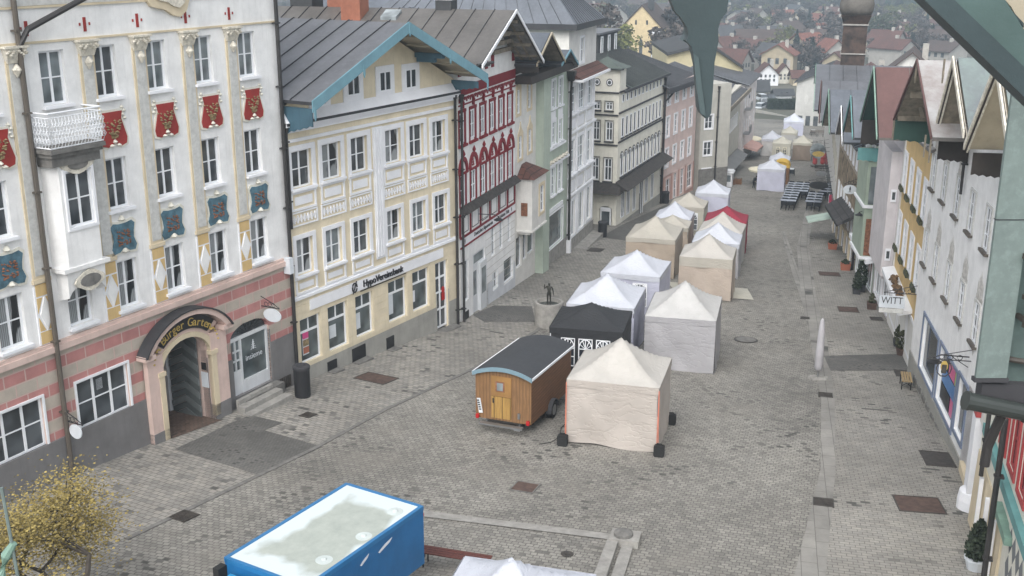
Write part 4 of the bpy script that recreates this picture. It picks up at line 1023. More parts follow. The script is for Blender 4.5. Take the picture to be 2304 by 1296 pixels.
for u in (.25,2.1,4.2,6.2): m.box(u-.1,u+.12,0,.08,-17.5,-7.6)
for u in (.55,2.45,4.6): m.box(u,u+1.2,0,.06,-10.75,-10.15); m.box(u,u+1.2,0,.06,-14.65,-14.0)
m.build('moulding', MATS['trim_white'], F.root)
mb = MB(F); mb.hexa([(-.1,0,-7.62),(6.9,0,-7.62),(6.9,.85,-7.62),(-.1,.85,-7.62),(-.1,0,-7.15),(6.9,0,-7.15),(6.9,.1,-7.15),(-.1,.1,-7.15)]); mb.build('ledge_roof', MATS['tile_red'], F.root)
mb = MB(F); mb.box(-.12,6.92,.1,.95,-7.78,-7.64); mb.build('ledge_gutter', MATS['trim_white'], F.root)
mb = MB(F); wall(mb, 0, 6.7, -21, -17.7, [], o=.06); mb.build('plinth', MATS['stone'], F.root)
seam_roof(F, (-.4,.5,-4.45), (-.4,-13,-4.45), (2.8,-9,-.6), (2.8,-3.2,-.6), 16, [MATS['roof_blue'], MATS['roof_rib'], MATS['roof_rib']])
seam_roof(F, (-.4,.5,-4.45), (7.1,.5,-4.45), (2.81,-3.2,-.6), (2.8,-3.2,-.6), 14, [MATS['roof_blue'], MATS['roof_rib'], MATS['roof_rib']])
seam_roof(F, (7.1,.5,-4.45), (7.1,-13,-4.45), (2.8,-9,-.6), (2.8,-3.2,-.6), 12, [MATS['roof_blue'], MATS['roof_rib'], MATS['roof_rib']])
m = MB(F); m.box(-.5,7.2,.5,.6,-4.75,-4.4); m.box(-.5,-.4,-13,.5,-4.75,-4.4); m.build('gutter', MATS['roof_rib'], F.root)
m = MB(F); m.box(.6,6.6,0,.9,-18.75,-18.45); m.build('door_step', MATS['stone'], F.root)

# ------------------------------------------------------------ G: corner house with turret
G = Fac('turret_house', 'cream corner house with a little round windowed turret and dark roofed shop awning', (7.41,78.43), 22, 'L')
GW = 12.3
gu = [.75+1.02*k for k in range(11)]
g1 = [(u,-10.5,.5,.58) for u in gu]; g2 = [(u,-12.95,.58,1.4) for u in gu]; g3 = [(u,-15.75,.58,1.65) for u in gu]
g4 = [(u,-18.9-.06*k,.75,2.0) for k, u in enumerate((1.2,2.6,4.2,7.6,9.3))]+[(6.0,-20.2,1.0,3.2)]
mb = MB(G); wall(mb, 0, GW, -22, -9.55, g1+g2+g3+g4, depth=.16); body(mb, .4, GW, -22, -9.55, 12)
for q in g3: arch_fill(mb, q[0], q[2], q[1]+1.4, q[1]+1.65, 0, 0, 5, .1)
for q in g4: arch_fill(mb, q[0], q[2], q[1]+q[3]-.4, q[1]+q[3], 0, 0, 5, .1)
mb.build('wall', MATS['cream_pale'], G.root)
for q in g1+g2: win(G, *q, '1', .03, pane='glass_side', fcol='win_white')
for q in g3: win(G, *q, '1', .03, pane='glass_side')
for q in g4: win(G, *q, '2', .03, pane='glass_side')
m = MB(G)
for z in (-9.75,-11.2,-13.25): m.box(0,GW,0,.1,z,z+.1)
for q in g3:
    arc_band(m, q[0]+.25, .36, .40, q[1]+1.35, 1.1, 0, .05, 0, math.pi, 8); m.box(q[0]-.15,q[0]+.65,0,.12,q[1]-.12,q[1]-.03)
for q in g2: m.box(q[0]-.1,q[0]+.6,0,.1,q[1]-.1,q[1]-.02)
m.build('dark_moulding', MATS['dark_trim'], G.root)
mb = MB(G); mb.hexa([(-.3,0,-16.55),(GW+.3,0,-16.35),(GW+.3,.95,-16.35),(-.3,.95,-16.55),(-.3,0,-15.95),(GW+.3,0,-15.85),(GW+.3,.1,-15.9),(-.3,.1,-16.0)]); mb.build('shop_awning', MATS['awning_dark'], G.root)
mb = MB(G); wall(mb, 0, GW, -22, -19.2, [(6.0,-22,1.0,4)], o=.05, depth=.05); mb.build('plinth', MATS['plinth_light'], G.root)
# turret: box turned to the viewer
T_ = Fac(None, '', (7.41,78.43), 22-90, 'L', zb=G.zb)
TG = lambda u, o, z: None
class TurF:      # u runs away from the corner along the front, o towards the viewer; expressed in G's frame
    s = -1
    def L(s, u, o, z): return G.L(-o, -u, z)
tf = TurF()
def twall(mb, u0, u1, z0, z1, ops, **k): wall(mb, u0, u1, z0, z1, ops, **k)
tops = [(.45,-10.95,.5,.55), (1.35,-10.95,.5,.55), (.4,-13.1,.5,1.35), (1.35,-13.1,.5,1.35), (.4,-15.95,.55,1.6), (1.35,-15.95,.55,1.6)]
mb = MB(tf); wall(mb, 0, 6.5, -19.6, -9.8, tops+[(.3,-19.3,.95,1.5)], depth=.15); wall(mb, 0, 2.3, -9.8, -8.1, [], depth=.1)
arch_fill(mb, .3, .95, -18.1, -17.8, 0, 0, 5, .1)
mb.build('wall', MATS['cream_pale'], G.root)
mb = MB(G); mb.box(.2,1.6,-2.3,0.0,-9.55,-8.1); mb.build('turret', MATS['cream_pale'], G.root)
FZ = MB(tf)
for (u, z) in ((.7,-9.05), (1.6,-9.05)):
    FZ.prism([(u+.24*math.cos(k*math.pi/8), .01, z+.26*math.sin(k*math.pi/8)) for k in range(16)], (0,.03,0))
FZ.build('round_window', MATS['dark_trim'], G.root)
FZ = MB(tf)
for (u, z) in ((.7,-9.05), (1.6,-9.05)):
    FZ.prism([(u+.19*math.cos(k*math.pi/8), .04, z+.2*math.sin(k*math.pi/8)) for k in range(16)], (0,.01,0), 0)
    FZ.prism([(u+.12*math.cos(k*math.pi/8), .05, z+.13*math.sin(k*math.pi/8)) for k in range(16)], (0,.01,0), 1)
FZ.build('round_pane', [MATS['trim_white'], MATS['glass_dark']], G.root)
for q in tops:
    m = MB(tf); u, z, w_, h = q
    m.box(u,u+.07,-.1,-.04,z,z+h); m.box(u+w_-.07,u+w_,-.1,-.04,z,z+h); m.box(u,u+w_,-.1,-.04,z,z+.07); m.box(u,u+w_,-.1,-.04,z+h-.07,z+h); m.box(u+w_/2-.03,u+w_/2+.03,-.1,-.04,z,z+h); m.box(u,u+w_,-.1,-.05,z+h*.6,z+h*.6+.05)
    f = m.build('window', MATS['win_white'], G.root); m = MB(tf); m.box(u+.03,u+w_-.03,-.13,-.11,z+.03,z+h-.03); m.build('pane', MATS['glass_dark'], f)
    m = MB(tf); m.box(u-.1,u+w_+.1,0,.1,z-.13,z-.03); m.box(u-.08,u-.05,0,.04,z,z+h); m.box(u+w_+.05,u+w_+.08,0,.04,z,z+h); m.box(u-.08,u+w_+.08,0,.04,z+h+.04,z+h+.08); m.build('sill', MATS['dark_trim'], f)
m = MB(tf)
for z in (-9.8,-11.35,-13.45): m.box(0,4,0,.1,z,z+.1)
m.box(-.3,2.5,0,.3,-8.16,-8.05)
m.build('dark_moulding', MATS['dark_trim'], G.root)
m = MB(tf); m.hexa([(-.5,0,-16.75),(6,0,-16.75),(6,1.0,-16.75),(-.5,1.0,-16.75),(-.3,0,-16.1),(6,0,-16.1),(6,.1,-16.1),(-.3,.1,-16.1)]); m.build('shop_awning', MATS['awning_dark'], G.root)
m = MB(tf); m.box(.38,1.18,-.12,-.05,-19.3,-17.9); d_ = m.build('door', MATS['win_white'], G.root); m = MB(tf); m.box(.48,1.08,-.045,-.035,-19.25,-18.2); m.build('pane', MATS['glass_dark'], d_)
m = MB(G)   # turret roof, flared pyramid
c = (.8,-1.15); 
for a, b in (((-.35,.3),(1.95,.3)), ((1.95,.3),(1.95,-2.6)), ((1.95,-2.6),(-.35,-2.6)), ((-.35,-2.6),(-.35,.3))):
    m.poly([(a[0],a[1],-8.1),(b[0],b[1],-8.1),(c[0]+(b[0]-c[0])*.4,c[1]+(b[1]-c[1])*.4,-7.7),(c[0]+(a[0]-c[0])*.4,c[1]+(a[1]-c[1])*.4,-7.7)]); m.poly([(c[0]+(a[0]-c[0])*.4,c[1]+(a[1]-c[1])*.4,-7.7),(c[0]+(b[0]-c[0])*.4,c[1]+(b[1]-c[1])*.4,-7.7),(c[0],c[1],-7.35)])
m.tube([(c[0],c[1],-7.4),(c[0],c[1],-6.8)], [.05,.01], 6); m.build('turret_roof', MATS['roof_green'], G.root)
GM = [MATS['roof_green'], MATS['roof_rib'], MATS['soffit_grey']]
seam_roof(G, (1.9,.35,-9.6), (GW+.3,.35,-9.6), (GW-1,-8,-5.6), (1.9,-8,-5.6), 34, GM)
seam_roof(G, (-2.5,-3.5,-8.6), (1.9,-3.5,-8.0), (1.9,-8,-5.6), (-2.5,-8,-5.0), 14, GM)
seam_roof(G, (-4,-8,-5.0), (7,-8,-5.6), (7,-16,-7.5), (-4,-16,-7.0), 14, GM)
m = MB(G); m.poly([(-2.2,-7.9,-4.3),(6.5,-4.0,-7.4),(6.5,-4.0,-8.0),(-2.2,-7.9,-6)]); m.build('roof_cheek', paint('verdigris', (.27,.33,.29)), G.root)
seam_roof(G, (-2.2,-7.9,-4.3), (6.5,-4,-7.35), (8.5,-9,-6.4), (0,-12,-3.5), 16, [MATS['roof_grey'], MATS['roof_rib'], MATS['roof_rib']])
m = MB(G); m.box(6.2,11.2,-7,-3.6,-9,-6.35); db = m.build('dormer', MATS['roof_dark'], G.root)
m = MB(G); m.box(6.0,11.5,-7.2,-3.4,-6.35,-6.2); m.build('dormer_roof', MATS['roof_grey'], db)
for u in (6.8,8.6,10.3): win(G, u, -7.85, .5, 1.3, '1', .0, o=-3.58, pane='glass_pale', sur='trim_white', t=.05)
m = MB(G); m.lathe([(.2,0),(.2,.5),(.32,.5),(.05,.75)], (9.0,-5,-6.2), 8); m.build('vent_cowl', MATS['steel'], G.root)
m = MB(G); m.box(.2,GW+.4,.3,.42,-9.78,-9.6); m.build('gutter', MATS['dark_trim'], G.root)
pipe(G, GW-.12, -21, -10.2, .14, .08, 'pipe')

# ------------------------------------------------------------ H: pink house
H = Fac('pink_house', 'pink plastered house with white window surrounds below a grey metal roof', (12.02,89.83), 25.5, 'L')
HW = 9.3; hu = [.9+2.1*k for k in range(4)]
h1 = [(u,-12.2,.85,1.3) for u in hu]+[(u,-14.8,.85,1.55) for u in hu]+[(u,-17.3,.85,1.45) for u in hu]
h2 = [(1.2,-20.2,1.1,1.8), (3.3,-20.4,.95,2.2), (5.2,-20.4,1.0,2.2), (7.2,-20.2,1.4,2.0)]
mb = MB(H); wall(mb, 0, HW, -18.1, -10.6, h1, depth=.15); body(mb, 0, HW, -23, -10.6, 10); mb.build('wall', MATS['pink_wall'], H.root)
mb = MB(H); wall(mb, 0, HW, -23, -18.1, h2, o=.04, depth=.15); mb.build('ground_floor', MATS['pink_deep'], H.root)
for q in h1: win(H, *q, '2x3', .1, pane='glass_grey', sur='trim_white', t=.13)
for q in h2: win(H, *q, '2x3', .1, pane='glass_dark', sur='pink_wall', t=.15, o=.04)
seam_roof(H, (-.6,.6,-10.7), (HW+.3,.6,-10.9), (HW-1,-6,-8.6), (0,-6,-8.2), 26, [MATS['roof_grey'], MATS['roof_rib'], MATS['dark_wood']])
m = MB(H); m.box(-.6,HW+.3,.55,.7,-11.15,-10.75); m.build('gutter', MATS['dark_trim'], H.root)
m = MB(H); m.tube([(1.2,.5,-11.1),(.9,.2,-11.6),(.1,.15,-11.8),(.05,.15,-13)], .08, 6); m.build('downpipe', MATS['pipe'], H.root); pipe(H, .02, -22, -11.8, .14, .08, hop=False)
# ------------------------------------------------------------ I, J, K further down on the left
I_ = Fac('grey_house', 'grey rendered house front facing up the street beyond the pink house', (16.45,98.15), 62, 'L')
iw = [(.45,-15.35,.85,1.2), (.45,-17.7,.85,1.2), (.4,-20.0,.9,1.1)]
mb = MB(I_); wall(mb, 0, 3.2, -23, -11.5, iw, depth=.15); body(mb, 0, 3.2, -23, -11.5, 5); mb.build('wall', MATS['grey_wall'], I_.root)
for q in iw: win(I_, *q, '2x2', .1, pane='glass_dark', sur='trim_white', t=.1)
mb = MB(I_); mb.box(0,3.2,0,.05,-23,-18.9); mb.build('ground_floor', MATS['stone_dark'], I_.root); pipe(I_, 1.75, -22, -12, .12, .07)
J = Fac('beige_house', 'beige house with a dark row of attic windows under a grey sloping roof', (18.94,103.62), 18, 'L')
jw = [(1.6+1.25*k,-17.9,.6,1.3) for k in range(11)]+[(1.6+1.25*k,-15.9,.6,1.1) for k in range(6)]
JS = [(2.2+2.6*k,-22.6-.2*k,1.9,1.9) for k in range(5)]
mb = MB(J); wall(mb, -1.2, 17, -26, -14.0, jw+JS, depth=.15); body(mb, -1.2, 17, -26, -14.0, 10)
mb.box(-1.2, -1.15, 0, 0.01, -26, -14)
mb.build('wall', MATS['beige_wall'], J.root)
for q in jw: win(J, *q, '2x2', .1, pane='glass_grey', sur='trim_white', t=.06)
for q in JS: win(J, *q, '1', .1, pane='glass_dark', sur='trim_white', t=.1)
for k in range(6): win(J, 6.2+1.3*k, -15.6, .95, 1.3, '1', 0, o=.03, pane='glass_dark', sur='dark_wood', t=.12)
mb = MB(J); mb.hexa([(2,0,-20.7),(16,0,-21.2),(16,1.2,-21.2),(2,1.2,-20.7),(2,0,-20.1),(16,0,-20.6),(16,.1,-20.6),(2,.1,-20.1)]); mb.build('shop_canopy', MATS['roof_warm'], J.root)
seam_roof(J, (-1.8,.9,-14.2), (17.5,.9,-14.6), (16,-7,-11.7), (-1.8,-7,-11.3), 26, [MATS['roof_grey'], MATS['roof_rib'], MATS['dark_wood']])
m = MB(J); m.box(-1.8,17.5,.85,1.0,-14.7,-14.3); m.build('gutter', MATS['wood_old'], J.root)
m = MB(J); m.box(3,7,-5,-3,-13.2,-11.9); m.build('roof_hatch', MATS['roof_dark'], J.root)
K = Fac('corner_house', 'tall pinkish white house with small balconies at the end of the left row', (24.9,121.5), 18, 'L')
kw = [(1.2+2.2*k, z, .8, 1.3) for k in range(5) for z in (-17.0,-19.6)]
mb = MB(K); wall(mb, 0, 12, -27, -14.2, kw+[(1.5+2.3*k,-23.2-.15*k,1.3,1.8) for k in range(4)], depth=.15); body(mb, 0, 12, -27, -14.2, 8); mb.build('wall', paint('rose_white', (.60,.56,.55)), K.root)
for q in kw: win(K, *q, '2x2', .1, pane='glass_grey')
for k in range(4): win(K, 1.5+2.3*k,-23.2-.15*k,1.3,1.8, '1', .1, pane='glass_dark', sur='win_white', t=.1)
seam_roof(K, (-.5,.5,-14.2), (12.3,.5,-14.3), (11,-6,-12.6), (0,-6,-12.6), 14, [MATS['roof_grey'], MATS['roof_rib'], MATS['dark_wood']])
m = MB(K); m.hexa([(2,0,-21.4),(10,0,-22),(10,1.5,-22.3),(2,1.5,-21.7),(2,0,-21.1),(10,0,-21.7),(10,1.5,-22.15),(2,1.5,-21.55)]); m.build('shop_canopy', MATS['pink_deep'], K.root)
for z in (-16.9,-19.5):
    m = MB(K); m.box(.6,2.6,0,.7,z-.15,z-.05); [m.box(.6+.2*k,.63+.2*k,.66,.7,z-.05,z+.7) for k in range(11)]; m.box(.6,2.6,.65,.71,z+.7,z+.75); m.build('balcony', MATS['steel'], K.root)
# ------------------------------------------------------------ right row
Q1 = Fac('painted_house', 'white house with painted window crests above blue framed shop windows', (14.74,34.61), 10.3, 'R')
up = [(u,-8.95,.72,1.35) for u in (-1.6,.75,3.1,5.55,7.75)]; lo = [(u,-11.95,.72,1.3) for u in (-1.6,.7,3.1,5.55,7.75)]
shp = [(3.85,-15.75,3.05,2.1), (.35,-15.65,3.0,2.05), (-1.3,-15.4,1.3,1.9)]
mb = MB(Q1); wall(mb, -2.6, 9.0, -20, -6.3, up+lo+shp, depth=.22); body(mb, -2.6, 9.0, -20, -6.3, 13); mb.poly([(-2.6,0,-6.3),(2.4,0,-6.3),(.3,0,-3.6)]); mb.poly([(2.4,0,-6.3),(9,0,-6.3),(5.8,0,-4.2)]); mb.build('wall', MATS['white2'], Q1.root)
for i, q in enumerate(up+lo): win(Q1, *q, '2x3', .05, pane='glass_side', sur='stucco_grey', t=.07, surlow=False)
for q in up+lo:
    m = MB(Q1); m.box(q[0]-.08, q[0]+q[2]+.08, 0, .13, q[1]-.09, q[1]); m.build('sill_box', MATS['pipe_brown'], Q1.root)
for q in lo+up[2:]:     # painted grisaille crests and pendants
    m = MB(Q1); cx = q[0]+q[2]/2; zt = q[1]+q[3]+.08
    for k in range(-2, 3):
        h = .95-.14*abs(k)
        m.prism([(cx+.16*k-.06,0,zt),(cx+.16*k+.06,0,zt),(cx+.16*k+.075,0,zt+h*.6),(cx+.16*k+.02,0,zt+h),(cx+.16*k-.05,0,zt+h*.8)], (0,.004,0))
    m.box(cx-.45,cx+.45,0,.005,zt,zt+.14); m.prism([(cx-.16,0,q[1]-.12),(cx+.16,0,q[1]-.12),(cx+.04,0,q[1]-.32),(cx-.04,0,q[1]-.42)], (0,.004,0)); m.build('painted_crest', paint('grisaille', (.52,.50,.47), var=.35, scale=7), Q1.root)
for i, q in enumerate(shp): win(Q1, *q, '1', .14, pane='glass_side', fcol='win_white', sur='blue_frame', t=.12)
m = MB(Q1); m.box(-2.6,9,0,.05,-20,-15.85); m.build('plinth', MATS['plinth_light'], Q1.root)
m = MB(Q1)
for k in range(9): m.box(.3+.95*k-1.2, .9+.95*k-1.2, 0, .1, -16.5-.0*k, -16.3)
m.build('plinth_stone', MATS['stone_dark'], Q1.root)
for (ua, ub, za, zb_, mt_) in ((.45,1.5,-15.5,-14.9,'poster_pink'), (.45,3.2,-14.9,-14.35,'poster_blue'), (1.6,3.2,-15.5,-14.95,'black_metal'), (1.2,2.2,-14.3,-13.75,'poster_pink'), (.5,1.15,-14.3,-13.75,'poster_green')):
    m = MB(Q1); m.box(ua, ub, -.112, -.105, za, zb_); m.build('window_poster', MATS[mt_], Q1.root)
RMB = [MATS['roof_blue'], MATS['roof_rib'], MATS['wood_old']]
gable_roof(Q1, 1.25, 9.5, 5.5, -5.9, -6.5, -3.85, 1.45, 14, [MATS['roof_mossy'], MATS['roof_warm'], MATS['wood_old']], MATS['roof_red'], .12, 9)
gable_roof(Q1, -2.3, 2.35, .5, -5.2, -5.95, -3.3, 1.1, 12, [MATS['copper_grey'], MATS['roof_rib'], MATS['wood_old']], MATS['relief'], .2, 7, boards=3)
gable_roof(Q1, -8.2, -2.55, -5.2, -5.3, -5.5, -2.9, 1.1, 12, [MATS['copper_grey'], MATS['roof_rib'], MATS['soffit']], MATS['relief'], .2, 7, boards=3)
wing(Q1, -2.7, -6.4, -5.7, 1.0, 'dark_wood', drop=.1, th=.06)
wing(Q1, 9.3, -7.35, -6.5, 1.45, 'green_board', drop=.12, th=.06)
wing(Q1, 2.55, -6.9, -6.1, 1.0, 'dark_wood', drop=.1, th=.06)
m = MB(Q1); m.box(9.0,9.1,0,1.4,-6.5,-6.3); m.box(9.05,9.15,.15,1.35,-6.35,-5.6); m.hexa([(8.5,.5,-6.3),(8.6,.5,-6.3),(8.6,.65,-6.3),(8.5,.65,-6.3),(8.0,1.0,-4.9),(8.1,1.0,-4.9),(8.1,1.15,-4.9),(8.0,1.15,-4.9)]); m.box(7.3,7.4,0,1.3,-5.4,-5.1)
m.build('purlin', MATS['wood_old'], Q1.root)
for u, z in ((5.5,-3.9), (1.3,-6.0), (9.4,-6.55), (.5,-3.35), (2.3,-6.0)):
    m = MB(Q1); m.prism([(u,1.5 if z<0 else 0,z),(u+.08,1.5,z),(u+.08,1.5,z-.5),(u+.04,1.5,z-.75),(u,1.5,z-.5)], (0,-.05,0)); m.build('pendant', MATS['wood_old'], Q1.root)
pipe(Q1, 2.6, -8.0, -6.5, .12, .05)
lamp(Q1, -.9, -12.55, 'large black swan neck lamp on the white house with painted crests', 1.05)
mt_ = MB(Q1); mt_.box(-2.6,-1.35,-.02,.0,-20,-13.3); mt_.build('side_panel', MATS['wall_lilac'], Q1.root)

Q2 = Fac('ochre_house', 'ochre yellow house with white framed windows and little planters beside the painted house', (16.35,42.9), 12, 'R')
qu = [1.4,3.6,5.8,8.0]; 
w_a = [(u,-10.65,.85,1.45) for u in qu]+[(u,-13.5,.85,1.5) for u in qu]
s_a = [(.3,-16.5,2.4,1.5), (3.2,-16.7,2.4,1.7), (6.2,-16.9,2.4,1.8)]
mb = MB(Q2); wall(mb, 0, 9.3, -21, -7.6, w_a+s_a, depth=.18); body(mb, 0, 9.3, -21, -7.6, 12); mb.build('wall', MATS['ochre'], Q2.root)
for q in w_a:
    win(Q2, *q, '2x3', .05, pane='glass_side', sur='trim_white', t=.2)
    m = MB(Q2); m.box(q[0]+.02, q[0]+q[2]-.02, .06, .2, q[1]-.18, q[1]-.02)
    for k in range(9): m.lathe([(.01,-.05),(.05,0),(.01,.07)], (q[0]+.08+.09*k, .14, q[1]+.02), 5)
    m.build('flower_box', MATS['leaf_olive'], Q2.root)
for q in s_a: win(Q2, *q, '2', .1, pane='glass_shop', sur='trim_white', t=.15)
m = MB(Q2); m.box(0,.5,0,.05,-18,-7.6); m.box(0,9.3,0,.04,-21,-15.0); m.box(8.95,9.3,0,.05,-15,-7.6); m.build('white_trim', MATS['warm_white'], Q2.root)
m = MB(Q2); m.hexa([(2.0,0,-14.75),(9.0,0,-14.75),(9.0,.55,-14.9),(2.0,.55,-14.9),(2.0,0,-14.6),(9.0,0,-14.6),(9.0,.55,-14.7),(2.0,.55,-14.7)]); m.build('awning_box', MATS['win_white'], Q2.root)
for k in range(2):
    r_ = empty('garland', tuple(Q2.root.matrix_basis @ Vector(Q2.L(3.9+1.6*k,.3,-15.0))), Q2.root.rotation_euler[2], ['brown dried garland draped over the near end of the yellow house shop front', 'brown dried garland draped over the awning box of the yellow house'][k], 'garland')
    m = MB(); rr = random.Random(k)
    for j in range(60):
        t = j/60; m.lathe([(.01,-.09),(.11,0),(.01,.09)], (1.3*t+rr.uniform(-.06,.06), rr.uniform(-.1,.1), .25+.35*math.sin(t*3.1)+rr.uniform(-.08,.08)), 5)
    m.build('foliage', paint('dried', (.16,.10,.05), var=.5, scale=8), r_)
m = bracket_sign(Q2, .9, -14.0, 'white rectangular sign with capital letters hanging over the right pavement', .95, .5, reach=1.25, mat='paper')
b_ = [c for c in m.children if c.name.startswith('board')][0]
bpy.data.objects.remove(b_, do_unlink=True)
mm = MB(LF(1)); mm.box(-.03,.03,.5,1.5,-.2,.3); b_ = mm.build('board', MATS['paper'], m)
text_mesh('lettering', 'WITT', .42, MATS['dark_trim'], b_, Matrix.Translation((-.04, 1.0, .1)) @ Matrix.Rotation(R(-90), 4, 'Z') @ Matrix.Rotation(R(90), 4, 'X'), .006, 1.0, .85)
mm = MB(LF(1)); mm.box(-.035,.035,.52,1.48,-.42,-.24); mm.build('lower_board', MATS['stucco_grey'], m)
seam_roof(Q2, (-.2,.3,-7.5), (9.4,.3,-7.9), (9.4,-8,-4.6), (-.2,-8,-4.2), 10, [MATS['roof_mossy'], MATS['roof_warm'], MATS['wood_old']])

Q3 = Fac('lilac_house', 'pale lilac house front with two tiny windows on its side and a shallow bay', (18.3,51.9), 10, 'R')
mb = MB(Q3); l3 = [(1.3,-11.6,.8,1.8),(3.4,-11.6,.8,1.8),(1.3,-14.4,.8,1.6),(3.4,-14.4,.8,1.6)]; wall(mb, 0, 6.1, -22, -8.6, l3+[(.8,-17.3,2.0,1.9),(3.3,-17.5,2.0,1.9)], depth=.15); body(mb, 0, 6.1, -22, -8.6, 11); mb.build('wall', MATS['wall_lilac'], Q3.root)
for q in l3: win(Q3, *q, '2x3', .05, pane='glass_side', sur='trim_white', t=.1)
for q in [(.8,-17.3,2.0,1.9),(3.3,-17.5,2.0,1.9)]: win(Q3, *q, '2', .1, pane='glass_shop', sur='trim_white', t=.12)
m = MB(Q3); m.box(.7,5.2,0,.5,-15.4,-9.3); m.box(.9,5.0,0,.4,-15.6,-15.4); by = m.build('bay', MATS['wall_lilac'], Q3.root)
for z in (-11.7,-14.6):
    m = MB(Q3); m.box(.66,.7,.12,.38,z,z+.6); m.build('bay_window', MATS['trim_white'], by); m = MB(Q3); m.box(.64,.66,.18,.32,z+.12,z+.48); m.build('bay_pane', MATS['glass_dark'], by)
gable_roof(Q3, -.2, 6.3, 3.0, -8.5, -8.6, -5.6, 1.3, 11, [MATS['roof_red'], MATS['roof_warm'], MATS['green_board']], MATS['green_pale'], .16, 8, boards=2)
wing(Q3, 6.1, -9.9, -8.6, 1.3, 'dark_wood', drop=.1)
Q4 = Fac('green_white_house', 'green and white house with a glazed corner bay under a turquoise eaves board', (19.37,57.9), 8.5, 'R')
l4 = [(1.0,-12.2,.8,2.0),(3.2,-12.2,.8,2.0),(5.3,-12.2,.8,2.0),(1.0,-15.3,.8,1.8),(3.2,-15.3,.8,1.8),(5.3,-15.3,.8,1.8)]
mb = MB(Q4); wall(mb, 0, 6.6, -22, -9.9, l4+[(.6,-18.0,2.3,2.0),(3.6,-18.2,2.3,2.0)], depth=.15); body(mb, 0, 6.6, -22, -9.9, 11); mb.build('wall', MATS['sage'], Q4.root)
for q in l4: win(Q4, *q, '2x3', .05, pane='glass_side', sur='trim_white', t=.15)
for q in [(.6,-18.0,2.3,2.0),(3.6,-18.2,2.3,2.0)]: win(Q4, *q, '2', .1, pane='glass_dark', sur='trim_white', t=.15)
m = MB(Q4); m.box(.4,3.6,0,.75,-16.2,-10.6); by = m.build('bay', MATS['sage_dark'], Q4.root)
for z in (-13.1,-15.9):
    m = MB(Q4); m.box(.36,.4,.15,.6,z,z+2.0); m.build('bay_panel', MATS['brown_relief' if z < -14 else 'glass_grey'], by)
    m = MB(Q4); m.box(.3,3.7,.0,.85,z-.2,z-.05); m.build('bay_moulding', MATS['trim_white'], by)
m = MB(Q4); m.hexa([(0,0,-16.2),(6.4,0,-16.3),(6.4,.5,-16.4),(0,.5,-16.3),(0,0,-16.0),(6.4,0,-16.1),(6.4,.5,-16.15),(0,.5,-16.05)]); m.build('awning_box', MATS['win_white'], Q4.root)
wing(Q4, .3, -10.8, -10.1, 1.35, 'turquoise', drop=.1); pipe(Q4, 6.5, -21, -10.5, .14, .08)
seam_roof(Q4, (-.2,.5,-9.8), (6.8,.5,-9.9), (6.8,-8,-7.6), (-.2,-8,-7.5), 9, RMB)
gable_roof(Q4, 3.0, 6.9, 5.0, -10.0, -10.2, -8.0, 1.2, 8, RMB, MATS['turquoise'], .14, 6, boards=2)
lamp(Q4, .9, -13.6, 'small black lamp on the green and white house', .9)
Q5 = Fac('fresco_house', 'brown grey house with a large faded fresco and a shingled shop canopy', (20.3,64.35), 10.5, 'R')
l5 = [(u,z,.7,1.5) for u in (.8,2.6,4.4,6.2,8.0,9.8,11.6) for z in (-12.9,-17.0)]
mb = MB(Q5); wall(mb, 0, 13.9, -23, -11.2, l5+[(1.0+2.6*k,-19.1-.2*k,1.9,1.8) for k in range(5)], depth=.15); body(mb, 0, 13.9, -23, -11.2, 11); mb.build('wall', MATS['brown_wall'], Q5.root)
for q in l5: win(Q5, *q, '2x3', .05, pane='glass_side', sur='trim_white', t=.09)
for k in range(5): win(Q5, 1.0+2.6*k,-19.1-.2*k,1.9,1.8, '2', .1, pane='glass_dark', sur='sand', t=.15)
m = MB(Q5); m.box(.4,13.2,0,.02,-15.3,-13.3); m.build('fresco', MATS['fresco'], Q5.root)
tiles('shingle', (.075,.07,.07), (.045,.042,.042))
m = MB(Q5); m.hexa([(1.5,0,-15.65),(9.8,0,-16.3),(9.8,1.05,-16.85),(1.5,1.05,-16.2),(1.5,0,-15.4),(9.8,0,-16.05),(9.8,1.05,-16.7),(1.5,1.05,-16.05)]); m.build('shop_canopy', MATS['shingle'], Q5.root)
m = MB(Q5); m.hexa([(9.0,.0,-17.3),(11.6,0,-17.5),(11.6,2.1,-18.0),(9.0,2.1,-17.8),(9.0,0,-17.25),(11.6,0,-17.45),(11.6,2.1,-17.93),(9.0,2.1,-17.73)]); m.build('awning', MATS['sign_green'], Q5.root)
gable_roof(Q5, 7.2, 12.8, 9.9, -11.4, -11.7, -9.0, 1.3, 9, [MATS['roof_blue'], MATS['roof_rib'], MATS['wood_old']], MATS['green_pale'], .16, 8, boards=2)
gable_roof(Q5, 1.0, 5.2, 3.2, -11.0, -11.1, -9.2, 1.1, 9, [MATS['roof_blue'], MATS['roof_rib'], MATS['wood_old']], MATS['win_white'], .14, 7, boards=2)
seam_roof(Q5, (-.3,.5,-11.2), (14.2,.5,-11.5), (14.2,-7,-8.6), (-.3,-7,-8.3), 22, RMB)
m = bracket_sign(Q5, 1.0, -13.9, 'oval white sign with a dark standing figure on the right row', .8, .55, reach=.75)
m2 = MB(LF(1)); m2.prism([(-.04,.44,-.06),(-.04,.49,.05),(-.04,.46,.15),(-.04,.49,.3),(-.04,.53,.3),(-.04,.56,.15),(-.04,.53,.05),(-.04,.58,-.06),(-.04,.51,.02)], (-.01,0,0)); m2.build('emblem', MATS['dark_trim'], m)
Q6 = Fac('far_right_house', 'long pale house with many iron signs at the far end of the right row', (22.84,78.1), 14.5, 'R')
l6 = [(1.0+2.4*k,z,.8,1.4) for k in range(24) for z in (-16.0,-18.6) if z-1 > -19 ]
